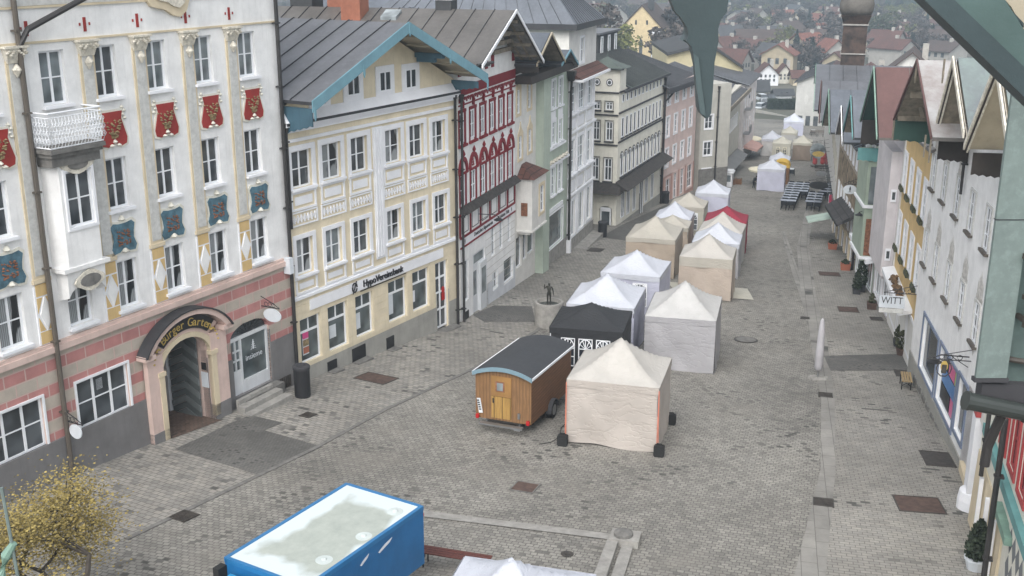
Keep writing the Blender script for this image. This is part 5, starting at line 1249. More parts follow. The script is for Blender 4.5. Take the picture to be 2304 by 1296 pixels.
mb = MB(Q6); wall(mb, 0, 60, -30, -15.4, l6, depth=.15); body(mb, 0, 60, -30, -15.4, 10); wall(mb, 0, 33, -15.4, -12.7, []); body(mb, 0, 33, -15.4, -12.75, 10); mb.build('wall', MATS['warm_white'], Q6.root)
for q in l6: win(Q6, *q, '2x2', .05, pane='glass_side', sur='beige_wall', t=.09)
for k in range(22):
    zg = gz(*Q6.pt(1.5+2.6*k)); m = MB(Q6); m.box(1.2+2.6*k,2.9+2.6*k,.0,.03,zg+.3,zg+1.9); m.build('shop_window', MATS['glass_dark'], Q6.root)
RG = [MATS['roof_grey'], MATS['roof_rib'], MATS['dark_wood']]
gable_roof(Q6, 11.0, 33.0, 22, -12.4, -12.7, -9.9, 1.8, 16, RG, MATS['green_pale'], .2, 16)
gable_roof(Q6, .8, 10.2, 5.5, -11.8, -12.4, -9.5, 1.4, 11, RG, MATS['roof_red'], .2, 10, boards=2)
seam_roof(Q6, (33,.3,-15.2), (60.5,.3,-15.6), (60,-6,-13.4), (33,-6,-13.0), 18, RG)
m = bracket_sign(Q6, 33, -19.0, 'round iron ring sign like a clock over the far right pavement', 1.5, 1.5, reach=1.6, mat='glass_pale')
m = bracket_sign(Q6, 8.5, -18.0, 'black wavy edged sign hanging past the row of outdoor tables', 1.5, .6, reach=1.7, mat='black_metal')
m = bracket_sign(Q6, 26, -18.6, 'gilded openwork sign on a long arm at the far right', 1.1, .5, reach=1.6, mat='gold')
bracket_sign(Q6, 15, -18.4, 'wrought iron scroll sign between the ring sign and the black sign', .9, .4, reach=1.2, mat='steel')
# onion topped clay chimney tower
PC = lambda px, py, Y: None
ct = empty('chimney_tower', (29.75,100,-10.9), R(74), 'brown clad chimney tower with a round onion top rising from a grey metal roof', 'chimney')
m = MB(); m.box(-1.0,1.0,-1,1,-.8,4.4); m.build('shaft', paint('shaft_copper', (.055,.033,.025), var=.6, scale=1.5, rough=.6), ct)
m = MB(); m.box(-1.15,1.15,-1.1,1.1,1.9,2.0); m.box(-1.15,1.15,-1.1,1.1,4.35,4.47); m.build('ledge', MATS['stone'], ct)
m = MB(); m.hexa([(-1,-1,4.47),(1,-1,4.47),(1,1,4.47),(-1,1,4.47),(-1.3,-1.25,5.2),(1.3,-1.25,5.2),(1.3,1.25,5.2),(-1.3,1.25,5.2)]); m.build('collar', MATS['shaft_copper'], ct)
m = MB(); m.lathe([(1.25,6.9),(1.42,7.3),(1.45,7.8),(1.3,8.4),(.95,8.9),(.5,9.3),(.2,9.8),(.08,10.6)], (0,0,-1.7), 20); m.build('onion_top', roofmat('lichen', (.15,.14,.125), (.07,.062,.055), sx=4, rough=.9, metal=0), ct, smooth=True)

# ------------------------------------------------------------ nearest right house (bottom right corner)
Q0 = Fac('arcade_house', 'nearest right hand house with red window frames green beams and cream and grey lozenges', (13.75,31.2), 15, 'R')
n0 = -15
w0 = [(-5.9,-12.0,.8,1.5), (-7.3,-12.0,.8,1.5), (-8.7,-12.0,.8,1.5)]
mb = MB(Q0); wall(mb, n0, -2.3, -19, -10.2, w0, depth=.15); body(mb, n0, -2.3, -19, -10.2, 9); mb.build('wall', MATS['cream_pale'], Q0.root)
mb = MB(Q0); mb.box(-2.3,1.6,-4,-1.3,-19,-12.6); mb.box(-2.3,-.3,-1.3,0,-12.9,-12.5); mb.build('recess_wall', MATS['warm_white'], Q0.root)
for q in w0: win(Q0, *q, '2x2', .08, pane='glass_side', fcol='red_trim', sur='red_trim', t=.12)
m = MB(Q0); m.box(-1.75,-1.1,-.45,.12,-15.2,-12.8); m.lathe([(.45,-17.0),(.46,-15.5),(.42,-15.25),(.30,-15.15),(.28,-15.1)], (-1.42,-.15,0), 16); m.build('pillar', MATS['trim_white'], Q0.root)
m = MB(Q0); m.box(-1.8,-1.2,-.3,.14,-12.8,-12.6); m.box(-1.7,-1.3,-.1,.12,-12.6,-12.45); m.build('red_cap', MATS['red_trim'], Q0.root)
m = MB(Q0); m.box(n0,-3.2,0,.16,-12.62,-12.36); m.build('green_beam', MATS['turquoise'], Q0.root)
m = MB(Q0); m.box(-8.2,-6.3,0,.2,-13.35,-13.15); m.build('awning_box', MATS['green_pale'], Q0.root)
m = MB(Q0); m.hexa([(-7.0,0,-16.9),(-2.35,0,-16.9),(-2.35,.12,-16.9),(-7.0,.12,-16.9),(-7.0,0,-13.5),(-2.35,0,-13.5),(-2.35,.04,-13.5),(-7.0,.04,-13.5)]); m.build('shop_front', MATS['sand'], Q0.root)
m = MB(Q0)
for u in (-3.2,-4.4,-5.6): m.box(u-.9,u-.8,.1,.2,-16.5,-13.6)
m.build('shop_frame', MATS['trim_white'], Q0.root)
for k in range(9):
    for j in range(7):
        u, z = -7.75-.5*k-.25*(j % 2), -12.95-.36*j
        m = MB(Q0); m.prism([(u-.25,0,z),(u,0,z+.34),(u+.25,0,z),(u,0,z-.34)], (0,.03,0)); m.build('lozenge', MATS['lozenge_grey' if j % 2 else 'cream_pale'], Q0.root)
pipe(Q0, -4.15, -13.5, -11.5, .2, .06, hop=False); pipe(Q0, -7.2, -17.5, -10.6, .35, .07, hop=False)
m = MB(Q0); m.box(-1.0,1.7,-1.2,-.1,-16.5,-15.72); m.build('door_step', MATS['sand'], Q0.root)
sg = bracket_sign(Q1, -1.2, -13.0, 'gilded emblem in an iron wreath above the last shop window', .22, .36, reach=1.25, mat='gold')
m = MB(LF(1)); [m.tube([(.0, .79+.23*math.cos(t*.63), .13+.28*math.sin(t*.63)) for t in range(11)], .02, 5)]; m.box(-.05,.05,.72,.86,-.02,.26); m.build('wreath', MATS['iron'], sg)

# ------------------------------------------------------------ copper clad dormer and gutter near the camera
KD = empty('copper_dormer', (3.264,7.4,-2.91), 0, 'weathered green copper clad dormer with an iron rail bracket and a dark gutter', 'dormer')
# local frame: x right, y away, z up
m = MB(); m.box(0,.217,0,.03,0,2.4); m.build('clad_panel', MATS['copper_green'], KD)
m = MB(); m.box(-.004,.221,-.004,.034,1.14,1.146); m.build('panel_seam', MATS['roof_rib'], KD)
m = MB(); m.box(-.012,.228,-.012,.05,-.03,-.001); m.build('drip_edge', MATS['dark_trim'], KD)
m = MB(); m.box(.222,1.2,.10,.5,-.10,2.4); m.build('cheek_panel', roofmat('copper_dark', (.10,.15,.14), (.075,.105,.10), sx=7, rough=.8, metal=.05), KD)
m = MB(); m.box(.19,.55,-.08,-.04,.885,.92); m.box(.225,.55,-.08,-.04,.60,.63); m.hexa([(.245,-.09,.40),(.285,-.09,.40),(.285,-.05,.40),(.245,-.05,.40),(.275,-.09,.95),(.325,-.09,.95),(.325,-.05,.95),(.275,-.05,.95)])
m.tube([(.27,-.07,.42),(.36,-.07,.55)], .014, 6); m.box(.26,.29,-.04,.10,.9,.93); m.box(.26,.29,-.04,.10,.42,.45)
m.build('rail_bracket', MATS['iron'], KD)
m = MB(); m.tube([(.20,.05,.13),(.42,.05,.09),(.42,.05,-.05)], .022, 8); m.build('overflow_pipe', MATS['iron'], KD)
m = MB(); m.tube([(-.09,-.1,-.13),(.95,-.1,-.35)], .062, 14); m.tube([(-.10,-.1,-.127),(-.075,-.1,-.133)], .069, 14); m.tube([(.33,-.1,-.219),(.36,-.1,-.226)], .075, 14); m.build('gutter', roofmat('gutter_zinc', (.05,.058,.055), (.03,.035,.034), rough=.4, metal=.3), KD)
m = MB(); m.hexa([(.06,.02,-.20),(.95,.02,-.34),(.95,.12,-.34),(.06,.12,-.20),(.06,.02,-.05),(.95,.02,-.09),(.95,.12,-.09),(.06,.12,-.05)]); m.build('eaves_board', MATS['dark_trim'], KD)
m = MB(); m.tube([(.215,-.02,-.24),(.17,.05,-.55),(.165,.05,-.70)], .036, 10); m.build('downpipe', MATS['pipe'], KD)
# ------------------------------------------------------------ the gable the camera looks out from
KG = empty('wooden_gable', (0,4,1.6), 0, 'dark blue green painted wooden gable boards and pendant framing the view from above', 'gable')
def px3(px, py, Y):       # metres for the gable outline, measured on its own plane 4 m in front of the lens
    x = (px-1152)/2535; y = (py-648)/2535; ct_, st_ = math.cos(R(16.9)), math.sin(R(16.9))
    d = (x, ct_-y*st_, -st_-y*ct_); t = Y/d[1]; return (d[0]*t, Y-4, d[2]*t-1.6)
PEN = [(1506,-60),(1509,0),(1520,28),(1533,40),(1546,62),(1549,80),(1545,93),(1556,105),(1566,150),(1570,205),(1572,245),(1578,258),(1586,266),(1594,265),(1600,255),(1604,205),(1608,140),(1614,108),(1617,92),(1616,66),(1622,44),(1636,26),(1639,0),(1641,-60)]
m = MB(); m.prism([px3(a, b, 4.0) for a, b in PEN], (0,.07,0)); m.build('pendant', paint('petrol', (.040,.062,.068), rough=.55, var=.2, streak=False), KG)
m = MB(); m.prism([px3(a, b, 4.07) for a, b in [(1545,40),(1552,62),(1560,90),(1548,98),(1536,92),(1544,80),(1546,66)]], (0,.08,0)); m.prism([px3(a, b, 3.99) for a, b in [(1560,120),(1572,130),(1580,200),(1588,262),(1576,255),(1568,200)]], (0,.008,0)); m.build('pendant_back', paint('petrol_light', (.065,.095,.10), rough=.6, var=.2, streak=False), KG)
m = MB(); m.prism([px3(a, b, 3.2) for a, b in [(1960,-110),(2080,0),(2304,218),(2460,368),(2460,290),(2304,150),(2148,0),(2040,-110)]], (0,.10,0)); m.build('verge_board', MATS['petrol'], KG)
m = MB(); m.prism([px3(a, b, 3.22) for a, b in [(2040,-110),(2148,0),(2304,150),(2460,290),(2460,150),(2304,66),(2262,0),(2190,-110)]], (0,.10,0)); m.build('soffit_board', paint('petrol_mid', (.072,.12,.115), rough=.6, var=.2, streak=False), KG)
m = MB(); m.prism([px3(a, b, 3.3) for a, b in [(2240,-60),(2262,0),(2275,15),(2304,66),(2400,130),(2400,-60)]], (0,.05,0)); m.build('rafter_panel', MATS['soffit'], KG)
m = MB(); m.prism([px3(a, b, 3.27) for a, b in [(2256,-10),(2275,22),(2304,52),(2304,62),(2262,8)]], (0,.02,0)); m.build('rafter', MATS['petrol'], KG)
m = MB(); m.box(-.6,2.2,-.1,.12,1.2,1.45); m.build('ridge_beam', MATS['petrol'], KG)
# slim verdigris rod bottom left
KR = empty('lightning_rod', (-1.79,3.6,-2.3), 0, 'thin verdigris rod with a copper clamp at the lower left edge', 'rod')
m = MB(); m.tube([(0,0,-.6),(0,0,.12),(-.01,0,.42),(-.012,0,.47)], .006, 6); m.build('rod', MATS['copper_green'], KR)
m = MB(); m.tube([(.004,0,.25),(-.03,0,.20),(-.06,0,.12)], [.012,.02,.018], 8); m.build('clamp', MATS['green_pale'], KR)
# ------------------------------------------------------------ market tents
def tent(label, x, y, az, w_, d_, eave=2.12, peak=3.15, top='cloth_white', side='cloth_lilac', val=None, wind=None, group='market tents down the middle of the street', nowall=(), legs='steel', dark=False, seed=1, valh=.25, sagk=1.0, flap=.0):
    rr = random.Random(seed)
    zc = gz(x, y); r = empty('market_tent', (x, y, zc), R(90-az), label, 'tent', group)
    # local X = along the street (away), local Y = left; front face (towards camera) is at x=-d/2
    hx, hy = d_/2, w_/2
    def tilt(px, py): return gz(x+px*math.sin(R(az))-py*math.cos(R(az)), y+px*math.cos(R(az))+py*math.sin(R(az)))-zc
    n = 20
    def can(a, b):
        u, v = a*2-1, b*2-1; rr_ = max(abs(u), abs(v)); h = peak-eave
        diag = min(abs(u), abs(v))/max(rr_, 1e-6)
        z = eave + h*((1-rr_)**1.42)+.03*h*(1-rr_)*rr_ - .07*sagk*math.sin(math.pi*rr_)*(1-diag**2)*1.0
        z += (.06*(1-diag**2))*max(0, (rr_-.75)/.25)*.6*0
        edge = max(0, rr_-.9)/.1; z -= .03*edge
        return (u*hx*1.005, v*hy*1.005, z+rr.uniform(-.006,.006))
    m = MB(); m.grid(can, n, n)
    m.poly([(.03,.03,peak-.03),(-.03,.03,peak-.03),(0,0,peak+.05)])
    cp = m.build('canopy', MATS[top], r, smooth=True)
    m = MB(); o = .012
    vb = eave-.03-valh
    for (a, b) in (((-hx,-hy),(hx,-hy)), ((hx,-hy),(hx,hy)), ((hx,hy),(-hx,hy)), ((-hx,hy),(-hx,-hy))):
        nx, ny = (b[1]-a[1]), -(b[0]-a[0]); L_ = math.hypot(nx, ny); nx, ny = nx/L_*o, ny/L_*o; ph = rr.uniform(0,6)
        m.grid(lambda s_, t: (a[0]+(b[0]-a[0])*s_+nx*(1+t*1.0), a[1]+(b[1]-a[1])*s_+ny*(1+t), vb+(eave-.02-vb)*t-.02*math.sin(s_*9+ph)*(1-t)), 14, 2)
    m.build('valance', MATS[val or top], cp, smooth=True)
    faces = {'front': ((-hx,hy),(-hx,-hy)), 'right': ((-hx,-hy),(hx,-hy)), 'back': ((hx,-hy),(hx,hy)), 'left': ((hx,hy),(-hx,hy))}
    for nm, (a, b) in faces.items():
        if nm in nowall: continue
        m = MB(); dx, dy = b[0]-a[0], b[1]-a[1]; L_ = math.hypot(dx, dy); nx, ny = dy/L_, -dx/L_
        p1, p2, p3 = rr.uniform(0,6), rr.uniform(0,6), rr.uniform(.6,1.4)
        def fold(s_, t):
            top_ = eave-.06; bot = tilt(a[0]+dx*s_, a[1]+dy*s_)+.03
            z = bot+(top_-bot)*t
            k = math.sin(math.pi*s_)
            d = .05*k*math.sin(5.0*s_+4.2*(1-t)*p3+p1)*(1-t*.5) + .028*k*math.sin(10*s_+6*t*p3+p2)+.012*math.sin(19*s_+9*t+p1)*k + .05*flap*(1-t)
            d *= (1-.8*t**3)
            return (a[0]+dx*s_+nx*(d-.01), a[1]+dy*s_+ny*(d-.01), z-.05*k*(t<.01)*math.sin(3*s_+p1))
        m.grid(fold, 26, 12); wl = m.build('side_wall', MATS[side], r, smooth=True)
        if wind and nm in wind:
            nw, ww, wh, fr = wind[nm]
            for k in range(nw):
                c = (k+.5)/nw if nw > 1 else .5
                c = .5+(c-.5)*.72 if nw > 1 else .68
                f = MB(); gl = MB(); X = lambda q, h, o_: (a[0]+dx*c+dx/L_*q+nx*(o_), a[1]+dy*c+dy/L_*q+ny*(o_), h)
                z0 = eave-valh-.12-wh; g0 = .095
                gl.poly([X(-ww/2,z0,g0), X(ww/2,z0,g0), X(ww/2,z0+wh,g0), X(-ww/2,z0+wh,g0)]); g_ = gl.build('tent_window', MATS['tent_pane' if not dark else 'tent_pane2'], wl)
                def bar(q0, q1, h0, h1): f.hexa([X(q0,h0,g0),X(q1,h0,g0),X(q1,h0,g0+.012),X(q0,h0,g0+.012),X(q0,h1,g0),X(q1,h1,g0),X(q1,h1,g0+.012),X(q0,h1,g0+.012)])
                t_ = .035
                bar(-ww/2,-ww/2+t_,z0,z0+wh); bar(ww/2-t_,ww/2,z0,z0+wh); bar(-ww/2,ww/2,z0,z0+t_); bar(-ww/2,ww/2,z0+wh-t_,z0+wh); bar(-t_/2,t_/2,z0,z0+wh)
                bar(-ww/2,ww/2,z0+wh*.33,z0+wh*.33+t_); bar(-ww/2,ww/2,z0+wh*.62,z0+wh*.62+t_)
                zc_ = z0+wh*.62; rad = ww/2
                for j in range(12):
                    t0, t1 = math.pi*j/12, math.pi*(j+1)/12
                    P = [X((rad+e)*math.cos(t), zc_+(wh*.38-.02+e)*math.sin(t), g0+.006) for e, t in ((0,t0),(0,t1),(-.04,t1),(-.04,t0))]
                    f.poly(P)
                for sgn in (-1, 1):      # corners outside the arch are cloth coloured
                    f.poly([X(sgn*rad,zc_,g0+.004)]+[X(sgn*rad*math.cos(t*math.pi/16), zc_+(wh*.38)*math.sin(t*math.pi/16), g0+.004) for t in range(1,9)]+[X(sgn*rad,z0+wh,g0+.004)]) if not dark else None
                for j in (1,2,4,5):
                    t = math.pi*j/6; f.hexa([X(q, h, o2) for o2 in (g0,g0+.01) for q, h in ((0,zc_),(.03,zc_),(rad*math.cos(t)+.03,zc_+wh*.38*math.sin(t)),(rad*math.cos(t),zc_+wh*.38*math.sin(t)))])
                f.build('window_bars', MATS[fr], g_)
    for sx in (-1, 1):
        for sy in (-1, 1):
            m = MB(); px_, py_ = sx*(hx-.03), sy*(hy-.03); m.box(px_-.02,px_+.02,py_-.02,py_+.02,tilt(px_,py_)+.005,eave-.05); m.box(px_-.05,px_+.05,py_-.05,py_+.05,tilt(px_,py_)+.004,tilt(px_,py_)+.02)
            m.build('leg', MATS[legs], r)
    return r
glass('tent_pane', (.10,.11,.12)); glass('tent_pane2', (.03,.035,.045))
T1 = tent('beige tent with orange straps and black weights nearest the camera', 3.66,35.55,15.5,3.05,2.9,2.42,3.5,'cloth_cream','cloth_wallpink','cloth_wallpink',seed=3)
m = MB()
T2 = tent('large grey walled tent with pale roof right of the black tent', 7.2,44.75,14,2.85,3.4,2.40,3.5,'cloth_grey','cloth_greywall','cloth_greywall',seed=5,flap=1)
T3 = tent('black tent with white arched lattice windows behind the wooden trailer', 3.15,42.25,13,2.85,2.7,2.40,3.07,'cloth_black','cloth_black',wind={'front':(3,.55,1.15,'win_white')},dark=True,seed=8,legs='win_white',sagk=.3)
T4 = tent('bluish white tent just behind the black tent', 4.1,46.45,15,2.88,3.15,2.40,3.38,'cloth_white','cloth_lilac',seed=9)
T5 = tent('bluish white tent with dark arched windows in front of the big tan tent', 6.05,52.7,18,2.85,2.95,2.40,3.24,'cloth_white','cloth_lilac',wind={'front':(2,.7,1.15,'win_white')},seed=11)
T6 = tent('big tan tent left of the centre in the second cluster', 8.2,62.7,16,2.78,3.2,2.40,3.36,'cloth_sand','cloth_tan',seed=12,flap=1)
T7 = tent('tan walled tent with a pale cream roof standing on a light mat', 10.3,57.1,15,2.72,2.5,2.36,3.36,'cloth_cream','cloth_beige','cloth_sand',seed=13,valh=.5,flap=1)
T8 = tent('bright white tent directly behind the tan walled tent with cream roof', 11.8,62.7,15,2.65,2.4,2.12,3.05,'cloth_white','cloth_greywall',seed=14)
T9 = tent('off white tent between the bright white tent and the red tent', 12.75,66.4,17,2.6,2.5,2.12,3.1,'cloth_cream','cloth_grey',seed=15)
T10 = tent('only red tent with dark red side walls', 13.7,70.1,14,2.6,2.5,2.12,2.9,'cloth_red','cloth_red',seed=16)
T12 = tent('low greyish sand tent wedged behind the big tan tent', 9.95,67.9,15,2.15,1.9,2.05,2.6,'cloth_sand','cloth_tan',seed=17)
T11 = tent('white pointed tent left of the red tent with a pink panel', 10.5,71.0,15,2.3,2.3,2.12,3.0,'cloth_white','cloth_wallpink',seed=18)
T13 = tent('beige tent with a dark lattice window beside the pale lilac tent', 12.2,76.1,16,2.4,2.4,2.12,2.9,'cloth_sand','cloth_yel',wind={'front':(1,.75,1.2,'win_white')},seed=19)
T14 = tent('pale lilac walled tent standing alone left of the cafe tables', 15.1,83.0,14,2.45,2.3,2.12,2.95,'cloth_white','cloth_lilac',seed=20)
G2 = 'market tents at the far end of the street'
T15 = tent('white tent with lilac wall behind the cream parasol', 23.3,99.7,16,2.4,2.0,2.1,2.85,'cloth_white','cloth_lilac',group=G2,seed=21)
T16 = tent('small white tent behind the yellow arched booth', 25.9,107.8,16,1.95,1.9,2.1,2.7,'cloth_white','cloth_lilac',group=G2,seed=22)
T17 = tent('far beige tent with two arched windows facing the camera', 30.1,124.8,16,2.0,2.2,2.1,2.75,'cloth_yel','cloth_yel',wind={'front':(2,.4,.9,'cream_canvas')},group=G2,seed=23)
T18 = tent('far white tent left of and behind the two windowed tent', 30.2,130.3,16,2.2,2.6,2.1,2.95,'cloth_white','cloth_grey',group=G2,seed=24)
T19 = tent('far tent with a dark brown front wall beside the two windowed tent', 32.7,126.0,16,2.1,2.4,2.1,2.85,'cloth_yel','cloth_brown',group=G2,seed=25)
T20 = tent('far pale yellow tent in front of the last big white tent', 34.5,139.5,16,1.9,2.4,2.1,2.8,'cloth_yel','cloth_grey',group=G2,seed=26)
T21 = tent('last and largest white tent of the far cluster', 39.9,159.5,14,2.75,3.2,2.1,3.1,'cloth_white','cloth_lilac',group=G2,seed=27)
T0 = tent('white tent cut off by the bottom edge beside the dark red bench', .0,20.0,15,2.9,2.9,2.12,3.12,'cloth_white','cloth_lilac',seed=28)
# mats under the tan tent and foil at the grey tent
o = sheet('floor_mat', [(8.6,60.0),(8.8,56.9),(12.6,56.0),(12.8,58.6)], 'cloth_yel', .03, rot=15, kind=None, label='light cloth mat sticking out under the tan walled tent', cat='mat')
# straps and weights on T1 (weights rest on the ground: things of their own)
for (sy, nm) in ((1,'left'), (-1,'right')):
    m = MB(); m.tube([(-1.50, sy*1.52, .3), (-1.50, sy*1.525, 2.3)], .015, 5); m.tube([(-1.46, sy*1.56, .3), (-1.48, sy*1.535, 2.3)], .013, 5); m.build('strap', MATS['orange_strap'], T1)
def weight(x, y, label):
    r = empty('tent_weight', (x, y, gz(x, y)+.01), R(75), label, 'weight', 'black tent weights')
    m = MB(); n = 12
    m.box(-.11,.11,-.17,.17,.03,.34); m.box(-.13,.13,-.14,.14,.0,.30); m.box(-.09,.09,-.15,.15,.34,.37); m.build('canister', MATS['rubber'], r)
    m = MB(); m.tube([(0,-.1,.36),(0,-.08,.43),(0,.08,.43),(0,.1,.36)], .018, 6); m.build('handle', MATS['rubber'], r); return r
weight(1.68,34.3,'black weight at the left front foot of the nearest beige tent'); weight(4.78,33.5,'black weight at the right front foot of the nearest beige tent'); weight(5.6,36.6,'black weight half hidden at the rear right foot of the nearest beige tent')
# cable
m = MB(); m.tube([(.9,34.3,gz(.9,34.3)+.03),(1.3,34.5,gz(1.3,34.5)+.03),(1.6,35.0,gz(1.6,35)+.03),(1.7,35.9,gz(1.7,35.9)+.03),(2.1,37,gz(2.1,37)+.03),(2.5,38.4,gz(2.5,38.4)+.03)], .012, 5); tag(m.build('cable', MATS['rubber']), 'thin dark cable lying between the wooden trailer and the nearest tent', 'cable')

# ------------------------------------------------------------ wooden trailer
def trailer():
    # rear (door) face centre
    x, y, az = -.30, 35.45, 21
    zg = gz(x, y); r = empty('wooden_trailer', (x, y, zg), R(90-az), 'varnished wooden trailer wagon with dark curved roof and small yellow door', 'trailer')
    Wd, L_, z0, z1 = 2.02, 4.3, .42, 2.05
    hw = Wd/2; dz = -.30    # nose sinks with the slope
    zz = lambda X, z: z+dz*X/L_
    def arch(y_): return .24*(1-(y_/hw)**2)
    m = MB(); n = 12; ys = [-hw+Wd*k/n for k in range(n+1)]
    m.prism([(0,-hw,z0),(0,hw,z0)]+[(0,y_,z1+arch(y_)) for y_ in ys[::-1]], (.04,0,0)); m.build('end_wall', MATS['wagon_wood'], r)
    m = MB(); m.prism([(L_-.04,-hw,zz(L_,z0)),(L_-.04,hw,zz(L_,z0))]+[(L_-.04,y_,zz(L_,z1)+arch(y_)) for y_ in ys[::-1]], (.04,0,0)); m.build('end_wall', MATS['wagon_wood'], r)
    for sy in (-1, 1):
        m = MB(); a = sy*hw; b = sy*(hw-.04); m.hexa([(0.04,b,z0),(L_-.04,b,zz(L_,z0)),(L_-.04,a,zz(L_,z0)),(0.04,a,z0),(0.04,b,z1),(L_-.04,b,zz(L_,z1)),(L_-.04,a,zz(L_,z1)),(0.04,a,z1)]); m.build('side_wall', MATS['wagon_side'], r)
    m = MB(); ov = .1
    for k in range(n):
        ya, yb = -hw*1.05+Wd*1.05*k/n, -hw*1.05+Wd*1.05*(k+1)/n
        f = lambda q: z1+.04+.25*(1-(q/(hw*1.05))**2)
        m.hexa([(-ov,ya,f(ya)),(L_+.1,ya,f(ya)+dz),(L_+.1,yb,f(yb)+dz),(-ov,yb,f(yb)),(-ov,ya,f(ya)+.035),(L_+.1,ya,f(ya)+dz+.035),(L_+.1,yb,f(yb)+dz+.035),(-ov,yb,f(yb)+.035)])
    rf = m.build('roof', roofmat('felt', (.045,.048,.054), (.035,.037,.042), rough=.85, metal=0), r)
    m = MB()
    for k in range(n):
        ya, yb = -hw*1.07+Wd*1.07*k/n, -hw*1.07+Wd*1.07*(k+1)/n
        f = lambda q: z1+.04+.25*(1-(q/(hw*1.07))**2)
        m.hexa([(-ov-.03,ya,f(ya)-.10),(-ov,ya,f(ya)-.10),(-ov,yb,f(yb)-.10),(-ov-.03,yb,f(yb)-.10),(-ov-.03,ya,f(ya)+.045),(-ov,ya,f(ya)+.045),(-ov,yb,f(yb)+.045),(-ov-.03,yb,f(yb)+.045)])
    m.build('roof_trim', paint('trim_blue', (.17,.26,.31), streak=False), rf)
    m = MB()
    for sy in (-1,1): m.hexa([(-ov,sy*hw*1.05,z1),(L_+.1,sy*hw*1.05,z1+dz),(L_+.1,sy*hw*1.09,z1+dz),(-ov,sy*hw*1.09,z1),(-ov,sy*hw*1.05,z1+.08),(L_+.1,sy*hw*1.05,z1+dz+.08),(L_+.1,sy*hw*1.09,z1+dz+.08),(-ov,sy*hw*1.09,z1+.08)])
    m.build('side_trim', MATS['trim_white'], rf)
    m = MB(); m.box(-.03,0,-.30,.42,.50,1.28); d_ = m.build('door', MATS['wagon_door'], r)
    m = MB(); m.box(-.03,0,-.30,.42,1.30,2.02); d2 = m.build('upper_door', paint('oak_light', (.30,.16,.05), var=.2), r)
    m = MB(); m.box(-.045,-.03,-.06,.26,1.48,1.84); wn = m.build('door_window', MATS['brown_relief'], d2)
    m = MB(); m.box(-.052,-.045,-.01,.21,1.52,1.80); m.build('pane', MATS['glass_pale'], wn)
    m = MB(); m.box(-.05,-.03,.33,.37,1.05,1.22); m.tube([(-.05,.35,1.13),(-.1,.35,1.13),(-.1,.28,1.13)], .012, 5); m.build('handle', MATS['black_metal'], d_)
    m = MB(); m.hexa([(-.03,.74,.62),(-.02,.74,.62),(-.02,.88,.60),(-.03,.88,.60),(-.03,.83,1.15),(-.02,.83,1.15),(-.02,.96,1.13),(-.03,.96,1.13)]); pl = m.build('number_plate', MATS['paper'], r)
    m = MB()
    for k in range(5): m.hexa([(-.036,.79+.018*k,.72+.08*k),(-.031,.79+.018*k,.72+.08*k),(-.031,.87+.018*k,.71+.08*k),(-.036,.87+.018*k,.71+.08*k),(-.036,.80+.018*k,.77+.08*k),(-.031,.80+.018*k,.77+.08*k),(-.031,.88+.018*k,.76+.08*k),(-.036,.88+.018*k,.76+.08*k)])
    m.build('characters', MATS['dark_trim'], pl)
    for y_ in (.92, -.92):
        m = MB(); m.lathe([(.02,-.07),(.06,-.07),(.07,0),(.06,.07),(.02,.07)], (-.07,y_,.50), 10); m.build('tail_light', MATS['signal_red'], r)
    m = MB(); m.box(-.05,-.0,-.62,-.54,.58,.78); m.build('hook', MATS['steel'], r)
    m = MB(); m.box(-.30,-.12,-.78,.78,.30,.36); m.tube([(-.12,.6,.33),(.5,.6,.40)], .03, 6); m.tube([(-.12,-.6,.33),(.5,-.6,.40)], .03, 6); m.box(-.31,-.28,-.72,-.5,.26,.3); m.build('step_bar', MATS['steel'], r)
    for y_ in (.55,-.55):
        pass
    m = MB(); m.hexa([(.1,-.55,.30),(4.9,-.05,.02),(4.9,.05,.02),(.1,.55,.30),(.1,-.55,.40),(4.9,-.05,.12),(4.9,.05,.12),(.1,.55,.40)]); m.build('chassis', MATS['iron'], r)
    for sy in (-1, 1):
        yc = sy*(hw+.02); X = 2.1; zc = .30+dz*X/L_+.02
        def wheel(rad, wd, prof_in):
            return
        m = MB(); P = []
        for k in range(20):
            t = 2*math.pi*k/20; P.append((X+.31*math.cos(t), yc-sy*.11, zc+.31*math.sin(t)))
        m.prism(P, (0,sy*.20,0)); wh = m.build('wheel', MATS['rubber'], r)
        m = MB(); m.prism([(X+.19*math.cos(2*math.pi*k/16), yc+sy*.092, zc+.19*math.sin(2*math.pi*k/16)) for k in range(16)], (0,sy*.012,0)); m.build('rim', MATS['steel'], wh)
        m = MB()
        for k in range(9):
            t0, t1 = math.pi*k/9, math.pi*(k+1)/9
            m.hexa([(X+.4*math.cos(t0),yc-sy*.13,zc+.38*math.sin(t0)),(X+.4*math.cos(t1),yc-sy*.13,zc+.38*math.sin(t1)),(X+.4*math.cos(t1),yc+sy*.13,zc+.38*math.sin(t1)),(X+.4*math.cos(t0),yc+sy*.13,zc+.38*math.sin(t0)),
                    (X+.43*math.cos(t0),yc-sy*.13,zc+.41*math.sin(t0)),(X+.43*math.cos(t1),yc-sy*.13,zc+.41*math.sin(t1)),(X+.43*math.cos(t1),yc+sy*.13,zc+.41*math.sin(t1)),(X+.43*math.cos(t0),yc+sy*.13,zc+.41*math.sin(t0))])
        m.build('mudguard', MATS['dark_trim'], r)
    return r
trailer()
